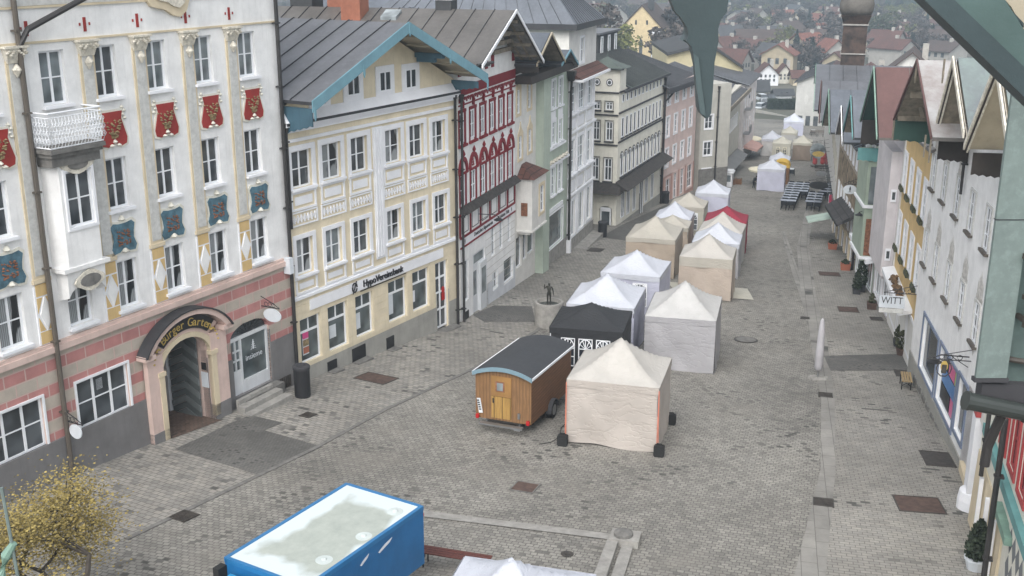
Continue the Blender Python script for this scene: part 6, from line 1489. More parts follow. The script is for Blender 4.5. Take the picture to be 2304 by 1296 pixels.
# ------------------------------------------------------------ blue box truck
def truck():
    x, y = -3.1,24.65; az = 31.2
    zg = gz(x, y); zt = -12.72-zg; r = empty('box_truck', (x, y, zg), R(90-az), 'blue box truck with a dirty white roof at the bottom of the picture', 'truck')
    # local x: along (towards far end = 0 at rear wall), local y left
    L_, W_ = 4.15, 2.32; h0 = .85
    m = MB(); m.box(-L_,0,-W_/2,W_/2,h0,zt-.02); bx = m.build('box', paint('truck_blue', (.012,.12,.30), rough=.35, var=.15, scale=1.0, bumpk=.03), r)
    m = MB(); m.box(-L_+.07,-.07,-W_/2+.07,W_/2-.07,zt-.015,zt+.005); mr, n_, b_ = new_mat('truck_roof')
    nn = noise(n_, .55, 5, .5); vor = N(n_, 'ShaderNodeTexVoronoi'); vor.inputs['Scale'].default_value = .62; tc = N(n_, 'ShaderNodeTexCoord'); n_.links.new(tc.outputs['Object'], vor.inputs['Vector'])
    # silt where the water stands: in from the rim, with clean rings
    sp = N(n_, 'ShaderNodeSeparateXYZ'); n_.links.new(tc.outputs['Object'], sp.inputs[0])
    def M(op, a, b_2=None):
        q = N(n_, 'ShaderNodeMath', operation=op)
        for i, v in enumerate((a, b_2)):
            if v is None: continue
            if isinstance(v, (int, float)): q.inputs[i].default_value = v
            else: n_.links.new(v, q.inputs[i])
        return q.outputs[0]
    ex = M('ABSOLUTE', M('DIVIDE', M('ADD', sp.outputs[0], L_/2-.1), L_/2)); ey = M('ABSOLUTE', M('DIVIDE', M('ADD', sp.outputs[1], .15), W_/2))
    e_ = M('MAXIMUM', ex, ey); v_ = M('ADD', M('SUBTRACT', .86, e_), M('MULTIPLY', M('SUBTRACT', nn, .5), 1.5))
    mask = ramp(n_, v_, (0,0,0), (1,1,1), .0, .16)
    grime = ramp(n_, noise(n_, 2.5, 7, .7), (.30,.33,.30), (.40,.43,.39), .3, .7)
    colr = mix(n_, (.55,.61,.62), grime, mask)
    edge = ramp(n_, M('ADD', v_, M('MULTIPLY', M('SUBTRACT', noise(n_, 6, 4), .5), .1)), (0,0,0), (1,1,1), -.05, .03)
    n_.links.new(colr, b_.inputs['Base Color']); b_.inputs['Roughness'].default_value = .55
    rf = m.build('roof', mr, r)
    for (px_, py_) in ((-.55,-.75), (-1.85,-.85), (-3.1,-.75)):
        m = MB(); m.lathe([(.19,0),(.19,.008),(.12,.012),(.02,.012)], (px_, py_, zt+.004), 18); m.lathe([(.07,0),(.05,.04),(.01,.05)], (px_, py_, zt+.012), 10); m.build('roof_patch', MATS['truck_ring'] if 'truck_ring' in MATS else paint('truck_ring', (.50,.55,.54), streak=False), rf)
    m = MB()
    for a in ((-L_,0,-W_/2-.015,-W_/2+.075), (-L_,0,W_/2-.075,W_/2+.015)): m.box(*a, zt-.09, zt+.02)
    m.box(-L_-.015,-L_+.075,-W_/2+.075,W_/2-.075,zt-.09,zt+.02); m.box(-.075,.015,-W_/2+.075,W_/2-.075,zt-.09,zt+.02)
    m.build('roof_rail', paint('truck_rail', (.02,.15,.34), rough=.3, bumpk=.02), rf)
    for (xa, w_) in ((-1.7,.38), (-2.35,.22)):
        m = MB(); m.prism([(xa,-W_/2-.004,zt-.40),(xa+w_,-W_/2-.004,zt-.30),(xa+w_*1.25,-W_/2-.004,zt-.22),(xa+w_*.5,-W_/2-.004,zt-.27),(xa-.05,-W_/2-.004,zt-.36)], (0,.004,0)); m.build('scratch', MATS['paper'], bx)
    m = MB(); m.box(-L_-1.7,-L_-.05,-W_/2+.15,W_/2-.15,.45,1.65); m.hexa([(-L_-1.7,-W_/2+.15,1.65),(-L_-.1,-W_/2+.15,1.65),(-L_-.1,W_/2-.15,1.65),(-L_-1.7,W_/2-.15,1.65),(-L_-1.1,-W_/2+.25,zt-.35),(-L_-.1,-W_/2+.25,zt-.25),(-L_-.1,W_/2-.25,zt-.25),(-L_-1.1,W_/2-.25,zt-.35)]); cb = m.build('cab', paint('cab_blue', (.03,.22,.42), rough=.3), r)
    m = MB(); m.box(-L_-.25,-L_+.0,W_/2-.05,W_/2+.12,zt-.45,zt-.15); m.build('mirror', MATS['rubber'], cb)
    m = MB(); m.box(-L_-.06,.0,-.4,.4,.5,.84); m.build('chassis', MATS['iron'], r)
    for X in (-.9,-L_-.9):
        for sy in (-1, 1):
            m = MB(); m.prism([(X+.42*math.cos(2*math.pi*k/20), sy*W_/2*.96, .42+.42*math.sin(2*math.pi*k/20)) for k in range(20)], (0,-sy*.28,0)); wh = m.build('wheel', MATS['rubber'], r)
            m = MB(); m.prism([(X+.24*math.cos(2*math.pi*k/16), sy*W_/2*.965, .42+.24*math.sin(2*math.pi*k/16)) for k in range(16)], (0,sy*.01,0)); m.build('rim', MATS['steel'], wh)
    m = MB(); m.box(0,.05,-W_/2+.02,-W_/2+.12,zt-.28,zt-.2); m.box(0,.05,W_/2-.12,W_/2-.02,zt-.28,zt-.2); m.build('marker_light', MATS['signal_red'], bx)
truck()
# ------------------------------------------------------------ fountain with boy statue
fx, fy = 1.72, 49.9
fo = empty('fountain', (fx, fy, gz(fx, fy)), 0, 'round grey stone fountain basin between the tents and the left houses', 'fountain')
m = MB(); m.lathe([(.60,-.2),(.66,.0),(.68,1.15),(.66,1.2),(.56,1.2),(.54,1.0),(.05,.95)], (0,0,0), 28); m.build('basin', MATS['stone'], fo)
m = MB(); m.lathe([(.53,1.03),(.01,1.035)], (0,0,0), 24); m.build('water', glass('water', (.05,.06,.055)), fo)
def figure(name, loc, rotz, joints, edges, mats, label, cat, faces=None):
    me = bpy.data.meshes.new(name); keys = list(joints)
    me.from_pydata([joints[k][0] for k in keys], [(keys.index(a), keys.index(b)) for a, b in edges], [])
    o = link(name, me, None, loc, rotz)
    sk = o.modifiers.new('s', 'SKIN'); sk.use_smooth_shade = True; sb = o.modifiers.new('ss', 'SUBSURF'); sb.levels = sb.render_levels = 1
    for i, k in enumerate(keys):
        r_ = joints[k][1]; me.skin_vertices[0].data[i].radius = r_ if isinstance(r_, tuple) else (r_, r_)
    me.skin_vertices[0].data[0].use_root = True
    bpy.context.view_layer.update()
    m2 = bpy.data.meshes.new_from_object(o.evaluated_get(bpy.context.evaluated_depsgraph_get()))
    o.modifiers.clear(); o.data = m2; m2.materials.clear()
    for mm in mats: m2.materials.append(mm)
    if faces:
        for p in m2.polygons: p.material_index = faces(p.center)
    return tag(o, label, cat)
def hand(J, E, root, base, d, side, sc=1.):
    d = Vector(d).normalized(); b = Vector(base)
    x = d.cross(Vector((0,0,1))); x = (x if x.length > .1 else Vector((1,0,0))).normalized()
    J[root+'p'] = (tuple(b+d*.05*sc), (.028*sc,.016*sc)); E.append((root, root+'p'))
    for k, (o_, l) in enumerate(((-.03,.06), (-.01,.075), (.01,.07), (.03,.055))):
        J[root+'k%d' % k] = (tuple(b+d*.09*sc+x*o_*sc), .009*sc); J[root+'f%d' % k] = (tuple(b+d*(.09+l)*sc+x*o_*1.1*sc+Vector((0,0,-.012*sc))), .007*sc)
        E += [(root+'p', root+'k%d' % k), (root+'k%d' % k, root+'f%d' % k)]
    J[root+'t'] = (tuple(b+d*.07*sc+x*side*.055*sc), .010*sc); E.append((root, root+'t'))
def body_j(s, lean=0., arms=None, legs=None):
    z = lambda h: h*s
    J = {'pelvis': ((0,0,z(.52)), (.085*s,.065*s)), 'waist': ((lean*.25,0,z(.61)), (.075*s,.055*s)), 'chest': ((lean*.6,0,z(.72)), (.095*s,.062*s)), 'neck': ((lean*.9,0,z(.83)), .033*s), 'chin': ((lean*1.0+.006*s,0,z(.865)), (.036*s,.042*s)), 'head': ((lean*1.08,0,z(.91)), (.05*s,.058*s)), 'crown': ((lean*1.1,0,z(.955)), (.042*s,.048*s))}
    E = [('pelvis','waist'), ('waist','chest'), ('chest','neck'), ('neck','chin'), ('chin','head'), ('head','crown')]
    for sd, sg in (('l', 1), ('r', -1)):
        J['sh'+sd] = ((lean*.8, sg*.115*s, z(.79)), .036*s); a = (arms or {}).get(sd, ((lean*.8+.02*s, sg*.16*s, z(.63)), (lean*.8+.06*s, sg*.15*s, z(.48))))
        J['el'+sd] = (a[0], .026*s); J['wr'+sd] = (a[1], .017*s); E += [('chest','sh'+sd), ('sh'+sd,'el'+sd), ('el'+sd,'wr'+sd)]
        dv = Vector(a[1])-Vector(a[0]); hand(J, E, 'wr'+sd, a[1], dv, sg, s/1.75)
        l = (legs or {}).get(sd, ((.02*s, sg*.055*s, z(.28)), (0, sg*.06*s, z(.04))))
        J['hip'+sd] = ((0, sg*.05*s, z(.49)), .056*s); J['kn'+sd] = (l[0], .036*s); J['an'+sd] = (l[1], .024*s); J['toe'+sd] = ((l[1][0]+.09*s, l[1][1]+sg*.01*s, .018*s), (.022*s,.014*s))
        E += [('pelvis','hip'+sd), ('hip'+sd,'kn'+sd), ('kn'+sd,'an'+sd), ('an'+sd,'toe'+sd)]
    return J, E
J, E2 = body_j(1.12, 0, arms={'r': ((.06,-.21,.80), (.16,-.19,.98)), 'l': ((.0,.19,.68), (.0,.2,.52))})
sb_ = figure('boy_statue', (fx, fy, gz(fx, fy)+1.02), R(-100), J, E2, [MATS['bronze']], 'small dark bronze statue of a boy standing in the fountain basin', 'statue')
m = MB(); m.lathe([(.16,-.12),(.14,.02),(.02,.03)], (0,0,0), 12); m.build('plinth', MATS['bronze'], sb_)
# ------------------------------------------------------------ bins, folded parasol
def bin_(x, y, label, h=1.2, r_=.26):
    e = empty('litter_bin', (x, y, gz(x, y)), 0, label, 'bin', 'black cylindrical bins along the left houses')
    m = MB(); m.lathe([(r_*.9,-.1),(r_*.95,.06),(r_,.1),(r_,h-.12)], (0,0,0), 20); m.build('drum', MATS['black_metal'], e)
    m = MB(); m.lathe([(r_*1.06,h-.14),(r_*1.08,h-.04),(r_*.95,h),(r_*.6,h),(r_*.55,h-.05)], (0,0,0), 20); m.build('rim', MATS['dark_trim'], e)
bin_(-7.75, 38.8, 'black cylindrical bin at the corner of the pink banded ground floor', 1.25, .3)
bin_(6.1, 73.8, 'black cylindrical bin before the arched corner door of the turret house', 1.08, .3)
bin_(12.5, 89.9, 'black cylindrical bin at the near corner of the pink house', 1.0, .3)
pr = empty('folded_parasol', (12.32,42.4,gz(12.32,42.4)), 0, 'tall folded parasol in a pale grey cover on the right pavement', 'parasol')
m = MB(); m.lathe([(.10,.35),(.17,.5),(.16,1.2),(.13,2.0),(.09,2.4),(.06,2.5),(.01,2.58)], (0,0,0), 14); m.build('cover', cloth('cover_cloth', (.42,.41,.43)), pr, smooth=True)
m = MB(); m.lathe([(.03,0),(.03,.5)], (0,0,0), 8); m.build('pole', MATS['steel'], pr); m = MB(); m.box(-.28,.28,-.28,.28,-.02,.06); m.box(-.4,.4,-.06,.06,.0,.08); m.build('foot', MATS['stone'], pr)
for k, (x, y) in enumerate(((32.4,119.2), (33.3,119.5))):
    e = empty('folded_parasol', (x, y, gz(x, y)), 0, ['left one of two dark red folded parasols at the far right', 'right one of two dark red folded parasols at the far right'][k], 'parasol')
    m = MB(); m.lathe([(.12,.25),(.26,.4),(.24,.9),(.3,1.0),(.2,1.6),(.06,1.75)], (0,0,0), 12); m.build('cover', MATS['red_trim'], e); m = MB(); m.box(-.35,.35,-.3,.3,-.05,.12); m.build('foot', MATS['iron'], e)
m = MB(); pb = empty('planter_bench', (33.0,117.6,gz(33,117.6)), R(75), 'low dark barrier in front of the two red parasols', 'barrier'); m.box(-.15,.15,-1.0,1.0,.0,.08); m.box(-.1,.1,-1.0,1.0,.25,.35); m.box(-.08,.08,-.95,-.85,0,.35); m.box(-.08,.08,.85,.95,0,.35); m.build('rail', MATS['iron'], pb)
# ------------------------------------------------------------ cafe tables and chairs
def cafe(x, y, az, label, s=1.0):
    """bench-table set: one table, two chairs each side"""
    t = empty('cafe_table', (x, y, gz(x, y)), R(90-az), label, 'table', 'dark cafe tables standing out in rows'); 
    m = MB(); m.box(-.3,.3,-.62,.62,.70,.735); m.build('table_top', MATS['table_top'], t)
    for sx in (-.22,.22):
        for sy in (-.5,.5): m = MB(); m.box(sx-.02,sx+.02,sy-.02,sy+.02,-.05,.70); m.build('leg', MATS['black_metal'], t)
    return t
paint('table_top', (.20,.22,.27), rough=.25, streak=False, bumpk=0)
def chair_proto(x, y, az, label):
    t = empty('cafe_chair', (x, y, gz(x, y)), R(90-az), label, 'chair', 'dark cafe chairs around the outdoor tables')
    m = MB(); m.box(-.2,.2,-.21,.21,.43,.46); m.build('seat', MATS['black_metal'], t)
    m = MB(); m.hexa([(.18,-.21,.46),(.22,-.21,.46),(.22,.21,.46),(.18,.21,.46),(.24,-.21,.78),(.27,-.21,.78),(.27,.21,.78),(.24,.21,.78)]); m.build('backrest', MATS['dark_cloth'], t)
    for sx in (-.18,.18):
        for sy in (-.19,.19): m = MB(); m.box(sx-.015,sx+.015,sy-.015,sy+.015,-.04,.43); m.build('leg', MATS['black_metal'], t)
    return t
tp = cp_ = None
TB = []
for (col, x0, y0, n) in ((0,22.1,88.3,8), (1,24.05,88.0,8), (2,24.15,94.4,4)):
    for k in range(n):
        if col == 2: s_ = 1.65*k; X, Y = 24.6+s_*math.sin(GA)+.0, 94.3+s_*math.cos(GA)
        else: s_ = 1.62*k; X, Y = x0+s_*math.sin(GA), y0+s_*math.cos(GA)
        if col == 1 and k > 3: X += .9
        if col == 0 and k > 3: X -= .1
        TB.append((col, k, X, Y))
rown = ['left', 'right', 'short middle']; ordn = ['first', 'second', 'third', 'fourth', 'fifth', 'sixth', 'seventh', 'last']
for col, k, X, Y in TB:
    lab = '%s cafe table from the front in the %s row' % (ordn[k], rown[col])
    if tp is None: tp = cafe(X, Y, 17, lab)
    else: dup(tp, (X, Y, gz(X, Y)), None, lab)
    for (dx, rz, wh) in ((-.62, 180, 'near'), (.62, 0, 'far')):
        for sy in (-.3, .3):
            cx_ = X+dx*math.sin(GA)-sy*math.cos(GA); cy_ = Y+dx*math.cos(GA)+sy*math.sin(GA)
            cl = '%s hand chair on the %s side of the %s table in the %s row' % ('left' if sy > 0 else 'right', wh, ordn[k], rown[col])
            if cp_ is None: cp_ = chair_proto(cx_, cy_, 17+(rz), cl)
            else: dup(cp_, (cx_, cy_, gz(cx_, cy_)), R(90-17-rz), cl)
# ------------------------------------------------------------ benches
def bench(x, y, az, L_, mat, leg, label, back=False, h=.45, group=None):
    e = empty('bench', (x, y, gz(x, y)), R(90-az), label, 'bench', group)
    m = MB()
    for k in range(4): m.box(-L_/2,L_/2,-.2+.1*k,-.12+.1*k,h-.03,h)
    m.build('seat', MATS[mat], e)
    if back:
        m = MB()
        for k in range(3): m.hexa([(-L_/2,.22,h+.1+.12*k),(L_/2,.22,h+.1+.12*k),(L_/2,.25,h+.1+.12*k),(-L_/2,.25,h+.1+.12*k),(-L_/2,.24,h+.19+.12*k),(L_/2,.24,h+.19+.12*k),(L_/2,.27,h+.19+.12*k),(-L_/2,.27,h+.19+.12*k)])
        m.build('backrest', MATS[mat], e)
    for sx in (-1, 1):
        m = MB(); X = sx*(L_/2-.15); m.tube([(X,-.17,-.03),(X,-.17,h-.04)], .02, 5); m.tube([(X,.17,-.03),(X,.17,h-.04)], .02, 5); m.tube([(X,-.17,.2),(X,.0,.32),(X,.17,.2)], .015, 5)
        if back: m.tube([(X,.17,h-.05),(X,.26,h+.45)], .02, 5)
        m.build('leg', MATS[leg], e)
bench(-1.45, 25.35, 107, 1.9, 'bench_wood', 'black_metal', 'dark red slatted park bench beside the blue truck')
bench(15.55, 41.5, 15, 1.1, 'bench_pale', 'black_metal', 'pale wooden bench by the right shop windows')
for k, (x, y) in enumerate(((42.3,157.3), (43.1,156.9))): bench(x, y, 100+20*k, 1.0, 'pipe_brown', 'black_metal', ['left of two small brown seats at the far right', 'right of two small brown seats at the far right'][k], True)
# ------------------------------------------------------------ planters
def bush(m, r_, h, n, seed, z0=0, conical=.5, leaf=.07):
    rr = random.Random(seed)
    for k in range(n):
        t = rr.random(); a = rr.uniform(0, 6.283); rad = r_*(1-conical*t)*(math.sin(math.pi*min(1, t*.9+.12)))**.5*rr.uniform(.6,1.05)
        p = Vector((rad*math.cos(a), rad*math.sin(a), z0+h*t)); d = Vector((rr.gauss(0,1), rr.gauss(0,1), rr.gauss(0,1))).normalized(); e = d.orthogonal().normalized()*leaf*rr.uniform(.6,1.3); f = d.cross(e)*.8
        m.poly([tuple(p+e), tuple(p+f), tuple(p-e), tuple(p-f)])
paint('leaf_dark', (.035,.05,.03), var=.5, scale=7, streak=False); paint('leaf_olive', (.07,.075,.04), var=.5, scale=7, streak=False)
def planter(x, y, label, pot='terracotta', s=.3, h=.4, ph=1.0, pr_=.3, n=260, plant='leaf_dark', sq=True, seed=1):
    e = empty('potted_plant', (x, y, gz(x, y)), R(75), label, 'plant'); m = MB()
    if sq: m.hexa([(-s*.8,-s*.8,-.05),(s*.8,-s*.8,-.05),(s*.8,s*.8,-.05),(-s*.8,s*.8,-.05),(-s,-s,h),(s,-s,h),(s,s,h),(-s,s,h)])
    else: m.lathe([(s*.7,-.05),(s,h-.05),(s*1.06,h-.05),(s*1.06,h),(s*.8,h)], (0,0,0), 14)
    m.build('pot', MATS[pot], e); m = MB(); bush(m, pr_, ph, n, seed, h-.02); m.build('foliage', MATS[plant], e, recalc=False)
planter(19.8,64.4,'square terracotta planter before the green and white house', ph=.25, seed=2, n=90)
planter(20.9,71.1,'square terracotta planter further down below the shingled canopy', ph=.25, seed=3, n=90)
planter(18.95,58.6,'dark conical evergreen in a dark pot by the right shop fronts', 'dark_trim', .25, .4, 1.5, .38, 700, seed=4)
planter(18.55,58.0,'small evergreen leaning behind the dark conical evergreen', 'dark_trim', .22, .3, 1.0, .3, 300, seed=9)
planter(18.3,54.6,'small brown pot with a thin shrub by the shop corner', 'rust', .25, .35, .5, .2, 90, 'leaf_olive', seed=5)
planter(16.95,46.1,'round shrub in a brown pot under the hanging white sign', 'rust', .25, .35, .8, .35, 300, 'leaf_olive', False, seed=6)
planter(12.05,25.9,'dark clipped evergreen in a pale pot at the lower right', 'paper', .3, .35, 1.1, .36, 900, 'leaf_dark', False, seed=7)
planter(17.3,47.6,'second small shrub close to the wall under the hanging white sign', 'dark_trim', .22, .3, .7, .25, 200, 'leaf_olive', seed=8)
# doormat-dark entrance near lower right
# ------------------------------------------------------------ far stall, person, carts, kiosk, signs
cu_ = empty('market_umbrella', (23.35,103.2,gz(23.35,103.2)), R(73), 'wide cream parasol over a small stall far down the street', 'parasol')
zt = 1.55
m = MB(); c_ = []
for k in range(12):
    a0, a1 = 2*math.pi*k/12, 2*math.pi*(k+1)/12
    for (ra, za, rb, zb_) in ((.02,zt+.22,.7,zt+.08), (.7,zt+.08,1.42,zt-.06), (1.42,zt-.06,1.40,zt-.2)):
        m.poly([(ra*math.cos(a0),ra*math.sin(a0),za),(ra*math.cos(a1),ra*math.sin(a1),za),(rb*math.cos(a1),rb*math.sin(a1),zb_),(rb*math.cos(a0),rb*math.sin(a0),zb_)])
m.build('canopy', MATS['cream_canvas'], cu_); m = MB(); m.lathe([(.03,-.05),(.03,zt+.2)], (0,0,0), 6); m.build('pole', MATS['steel'], cu_)
stl = empty('stall_table', (23.3,103.0,gz(23.3,103.0)), R(73), 'dark stall table with goods under the cream parasol', 'table')
m = MB(); m.box(-.4,.4,-.9,.9,.35,.42); m.build('table_top', MATS['wood_old'], stl)
m = MB(); [m.box(-.3+.0*k,.25,-.85+.29*k,-.6+.29*k,.42,.5+.06*(k%3)) for k in range(6)]; m.build('goods', MATS['dark_cloth'], stl)
for sx in (-.35,.35):
    for sy in (-.8,.8): m = MB(); m.box(sx-.02,sx+.02,sy-.02,sy+.02,-.05,.35); m.build('leg', MATS['iron'], stl)
m = MB(); bk = empty('stall_screen', (23.5,104.2,gz(23.5,104.2)), R(73), 'pale grey screen standing behind the stall table', 'screen'); m.box(-.03,.03,-.55,.55,0,1.25); m.build('panel', MATS['stucco_grey'], bk); m = MB(); m.box(-.2,.2,-.56,-.5,-.05,.05); m.box(-.2,.2,.5,.56,-.05,.05); m.build('foot', MATS['iron'], bk)
Hh = 1.15
J, E2 = body_j(Hh, .22*Hh, arms={'l': ((.27*Hh,.15*Hh,.58*Hh), (.36*Hh,.12*Hh,.44*Hh)), 'r': ((.27*Hh,-.15*Hh,.58*Hh), (.36*Hh,-.10*Hh,.44*Hh))}, legs={'l': ((.05*Hh,.06*Hh,.27*Hh), (-.04*Hh,.07*Hh,.04*Hh)), 'r': ((.06*Hh,-.06*Hh,.27*Hh), (.08*Hh,-.07*Hh,.04*Hh))})
pz = figure('person', (21.9,100.6,gz(21.9,100.6)), R(15), J, E2, [MATS['dark_cloth'], MATS['skin']], 'person in dark clothes bending over the stall table under the cream parasol', 'person', faces=lambda c: 1 if (c.z > .845*Hh and c.x > .22*Hh) else 0)
m = MB(); m.lathe([(.055*Hh,-.02),(.062*Hh,.02*Hh),(.05*Hh,.055*Hh),(.01,.07*Hh)], (.235*Hh,0,.925*Hh), 12); m.build('hair', MATS['dark_trim'], pz)
for k, (x, y, lb) in enumerate(((20.5,103.1,'left of two brown crates against the beige house'), (21.1,103.3,'right of two brown crates against the beige house'))):
    e = empty('crate', (x, y, gz(x, y)), R(73), lb, 'crate'); m = MB(); [m.box(-.25,.25,-.28,.28,.02+.17*j,.16+.17*j) for j in range(3)]; m.build('slats', MATS['crate_wood'], e); m = MB(); [m.box(a-.03,a+.03,b-.03,b+.03,0,.56) for a in (-.23,.23) for b in (-.26,.26)]; m.build('post', MATS['crate_wood'], e)
ks = empty('booth', (19.85,101.7,gz(19.85,101.7)), R(72), 'small white booth with a flat double roof by the beige house', 'booth'); m = MB(); m.box(-.5,.5,-.35,.35,-.1,1.3); m.build('cabin', MATS['trim_white'], ks); m = MB(); m.box(-.65,.65,-.5,.5,1.3,1.4); m.box(-.5,.5,-.4,.4,1.45,1.52); m.build('roof', MATS['win_white'], ks); m = MB(); m.box(-.52,-.5,-.25,.25,.5,1.1); m.build('hatch', MATS['glass_grey'], ks)
yb = empty('arched_booth', (25.4,104.7,gz(25.4,104.7)), R(73), 'yellow round topped booth between two white tents', 'booth')
m = MB()
for k in range(12):
    a0, a1 = math.pi*k/12, math.pi*(k+1)/12
    m.hexa([(-.8,.75*math.cos(a0),1.6+.65*math.sin(a0)),(.8,.75*math.cos(a0),1.6+.65*math.sin(a0)),(.8,.75*math.cos(a1),1.6+.65*math.sin(a1)),(-.8,.75*math.cos(a1),1.6+.65*math.sin(a1)),(-.8,.68*math.cos(a0),1.58+.58*math.sin(a0)),(.8,.68*math.cos(a0),1.58+.58*math.sin(a0)),(.8,.68*math.cos(a1),1.58+.58*math.sin(a1)),(-.8,.68*math.cos(a1),1.58+.58*math.sin(a1))])
m.prism([(-.7,.68*math.cos(math.pi*k/12),1.6+.58*math.sin(math.pi*k/12)) for k in range(13)], (.04,0,0)); m.build('arched_roof', MATS['yellow_canvas'], yb); 
m = MB(); m.box(-.72,.75,-.7,.7,-.1,1.6); m.build('cabin', MATS['crate_wood'], yb)
for k, (x, y, lb) in enumerate(((27.9,111.2,'dark handcart with a pale tray right of the yellow booth'), (37.6,152,'small dark box left of the last white tent'), (43.0,160.5,'small dark box right of the last white tent'))):
    e = empty('cart', (x, y, gz(x, y)), R(73), lb, 'cart'); m = MB(); m.box(-.3,.3,-.35,.35,.2,.6); m.build('body', MATS['dark_cloth'], e); m = MB(); m.box(-.25,.25,-.28,.28,.6,.68); m.build('tray', MATS['paper'], e)
    for sy in (-.38,.38): m = MB(); m.prism([(.18*math.cos(t*.63), sy, .16+.18*math.sin(t*.63)) for t in range(10)], (0,.05,0)); m.build('wheel', MATS['rubber'], e)
fu = empty('market_umbrella', (28.7,132.5,gz(28.7,132.5)), 0, 'flat white parasol left of the far tent cluster', 'parasol'); m = MB(); m.lathe([(.95,1.6),(.9,1.75),(.4,1.95),(.02,2.05)], (0,0,0), 10); m.build('canopy', MATS['cream_canvas'], fu); m = MB(); m.lathe([(.03,-.1),(.03,1.9)], (0,0,0), 6); m.build('pole', MATS['steel'], fu)
# red framed menu easel
ea = empty('easel_sign', (25.3,86.6,gz(25.3,86.6)), R(75), 'tilted crimson board on a pale frame at the right pavement edge', 'sign'); m = MB(); m.hexa([(-.38,-.42,.75),(-.34,-.42,.75),(-.34,.42,.62),(-.38,.42,.62),(.12,-.42,1.55),(.16,-.42,1.55),(.16,.42,1.42),(.12,.42,1.42)]); m.build('board', paint('crimson', (.33,.03,.07), streak=False), ea); m = MB(); [m.tube([(-.42,b,0),(.16,b,1.5)], .025, 5) for b in (-.42,.42)]; [m.tube([(.45,b,0),(.16,b,1.45)], .02, 5) for b in (-.4,.4)]; m.build('leg', MATS['paper'], ea)
# stone stair block by the bottom
sb2 = empty('stair_wall', (3.0,27.1,gz(3.0,27.1)), R(90-105), 'low stone wall block with a round cap stone at the head of the steps', 'wall')
m = MB(); m.box(-.35,.45,-.3,.3,-.3,.22); m.build('block', MATS['stone'], sb2); m = MB(); m.lathe([(.26,.22),(.25,.30),(.15,.36),(.01,.38)], (-.0,0,0), 18); m.build('cap_stone', MATS['stone_dark'], sb2)
sheet('path', [(-2.6,28.85),(2.7,27.55),(2.62,27.2),(-2.6,28.45)], 'stone', .03, rot=105)
for k in range(2):
    lab = ['inner stone cheek running down beside the steps', 'outer stone cheek running down beside the steps'][k]
    m = MB(); x0 = 2.55+.42*k; P = [(x0,26.95),(x0+.3,26.9),(x0-.35,24.2),(x0-.65,24.3)]
    cx, cy = x0, 25.6
    m.hexa([(p[0]-cx, p[1]-cy, gz(*p)-gz(cx,cy)-.3) for p in P]+[(p[0]-cx, p[1]-cy, gz(*p)-gz(cx,cy)+.16-.09*k) for p in P]); o = m.build('stair_cheek', MATS['stone'], None, (cx, cy, gz(cx, cy))); tag(o, lab, 'step')
# ------------------------------------------------------------ trees
def branch_tree(name, x, y, z, h, spread, label, leafmat, seed, nleaf, leaf=.09, twig=.5, group=None, clumps=90, trunk=.12, cat='tree', barkmat='bark'):
    rr = random.Random(seed); e = empty(name, (x, y, z), 0, label, cat, group); m = MB(); tips = []
    def grow(p, d, L_, r_, lv):
        pts = [p]; q = Vector(p); dd = Vector(d)
        for k in range(3):
            dd = (dd+Vector((rr.gauss(0,.14), rr.gauss(0,.14), rr.gauss(.03,.08)))).normalized(); q = q+dd*L_/3; pts.append(tuple(q))
        m.tube(pts, [r_, r_*.85, r_*.72, r_*.6], 5 if lv else 7, cap=False)
        if lv >= 2: tips.append((Vector(pts[-1]), dd)); tips.append((Vector(pts[-2]), dd))
        if lv < 4:
            for k in range(rr.choice((2,3)) if lv else 5):
                a = rr.uniform(0, 6.283); o = dd.orthogonal().normalized(); o = Matrix.Rotation(a, 3, dd) @ o
                nd = (dd*(.75 if lv else .5)+o*(.65+.25*spread)+Vector((0,0,.12))).normalized()
                grow(pts[-1] if k else pts[-1], nd, L_*rr.uniform(.62,.85), r_*.58, lv+1)
    grow((0,0,-.2), (0,0,1), h*.30, trunk, 0)
    m.build('trunk', MATS[barkmat], e)
    m = MB()
    if nleaf:
        for k in range(nleaf):
            t, d = rr.choice(tips); p = t+Vector((rr.gauss(0,1), rr.gauss(0,1), rr.gauss(0,1)))*twig*.35
            dn = Vector((rr.gauss(0,1), rr.gauss(0,1), rr.gauss(.5,1))).normalized(); a = dn.orthogonal().normalized()*leaf*rr.uniform(.5,1.2); b = dn.cross(a)*.8
            m.poly([tuple(p+a), tuple(p+b), tuple(p-a), tuple(p-b)], rr.choice((0,0,1)))
        m.build('crown', [MATS[leafmat], MATS[leafmat+'2']], e, recalc=False)
    return e
paint('bark', (.06,.05,.04), var=.3, scale=8); 
for nm, c in (('bud_yellow', (.34,.265,.085)), ('leaf_green', (.075,.09,.05)), ('twig_brown', (.115,.095,.085)), ('leaf_spruce', (.022,.038,.028)), ('leaf_spring', (.16,.17,.05))):
    paint(nm, c, var=.3, scale=6, streak=False); paint(nm+'2', mul(c, .62), var=.3, scale=6, streak=False)
bt = branch_tree('budding_tree', -9.0,21.4,gz(-9.0,21.4),4.4,1.5,'young tree with yellow green buds at the lower left corner','bud_yellow',11,36000,leaf=.024,twig=.62,trunk=.1)
for c_ in bt.children: c_.scale = (1.55,1.55,1.0)

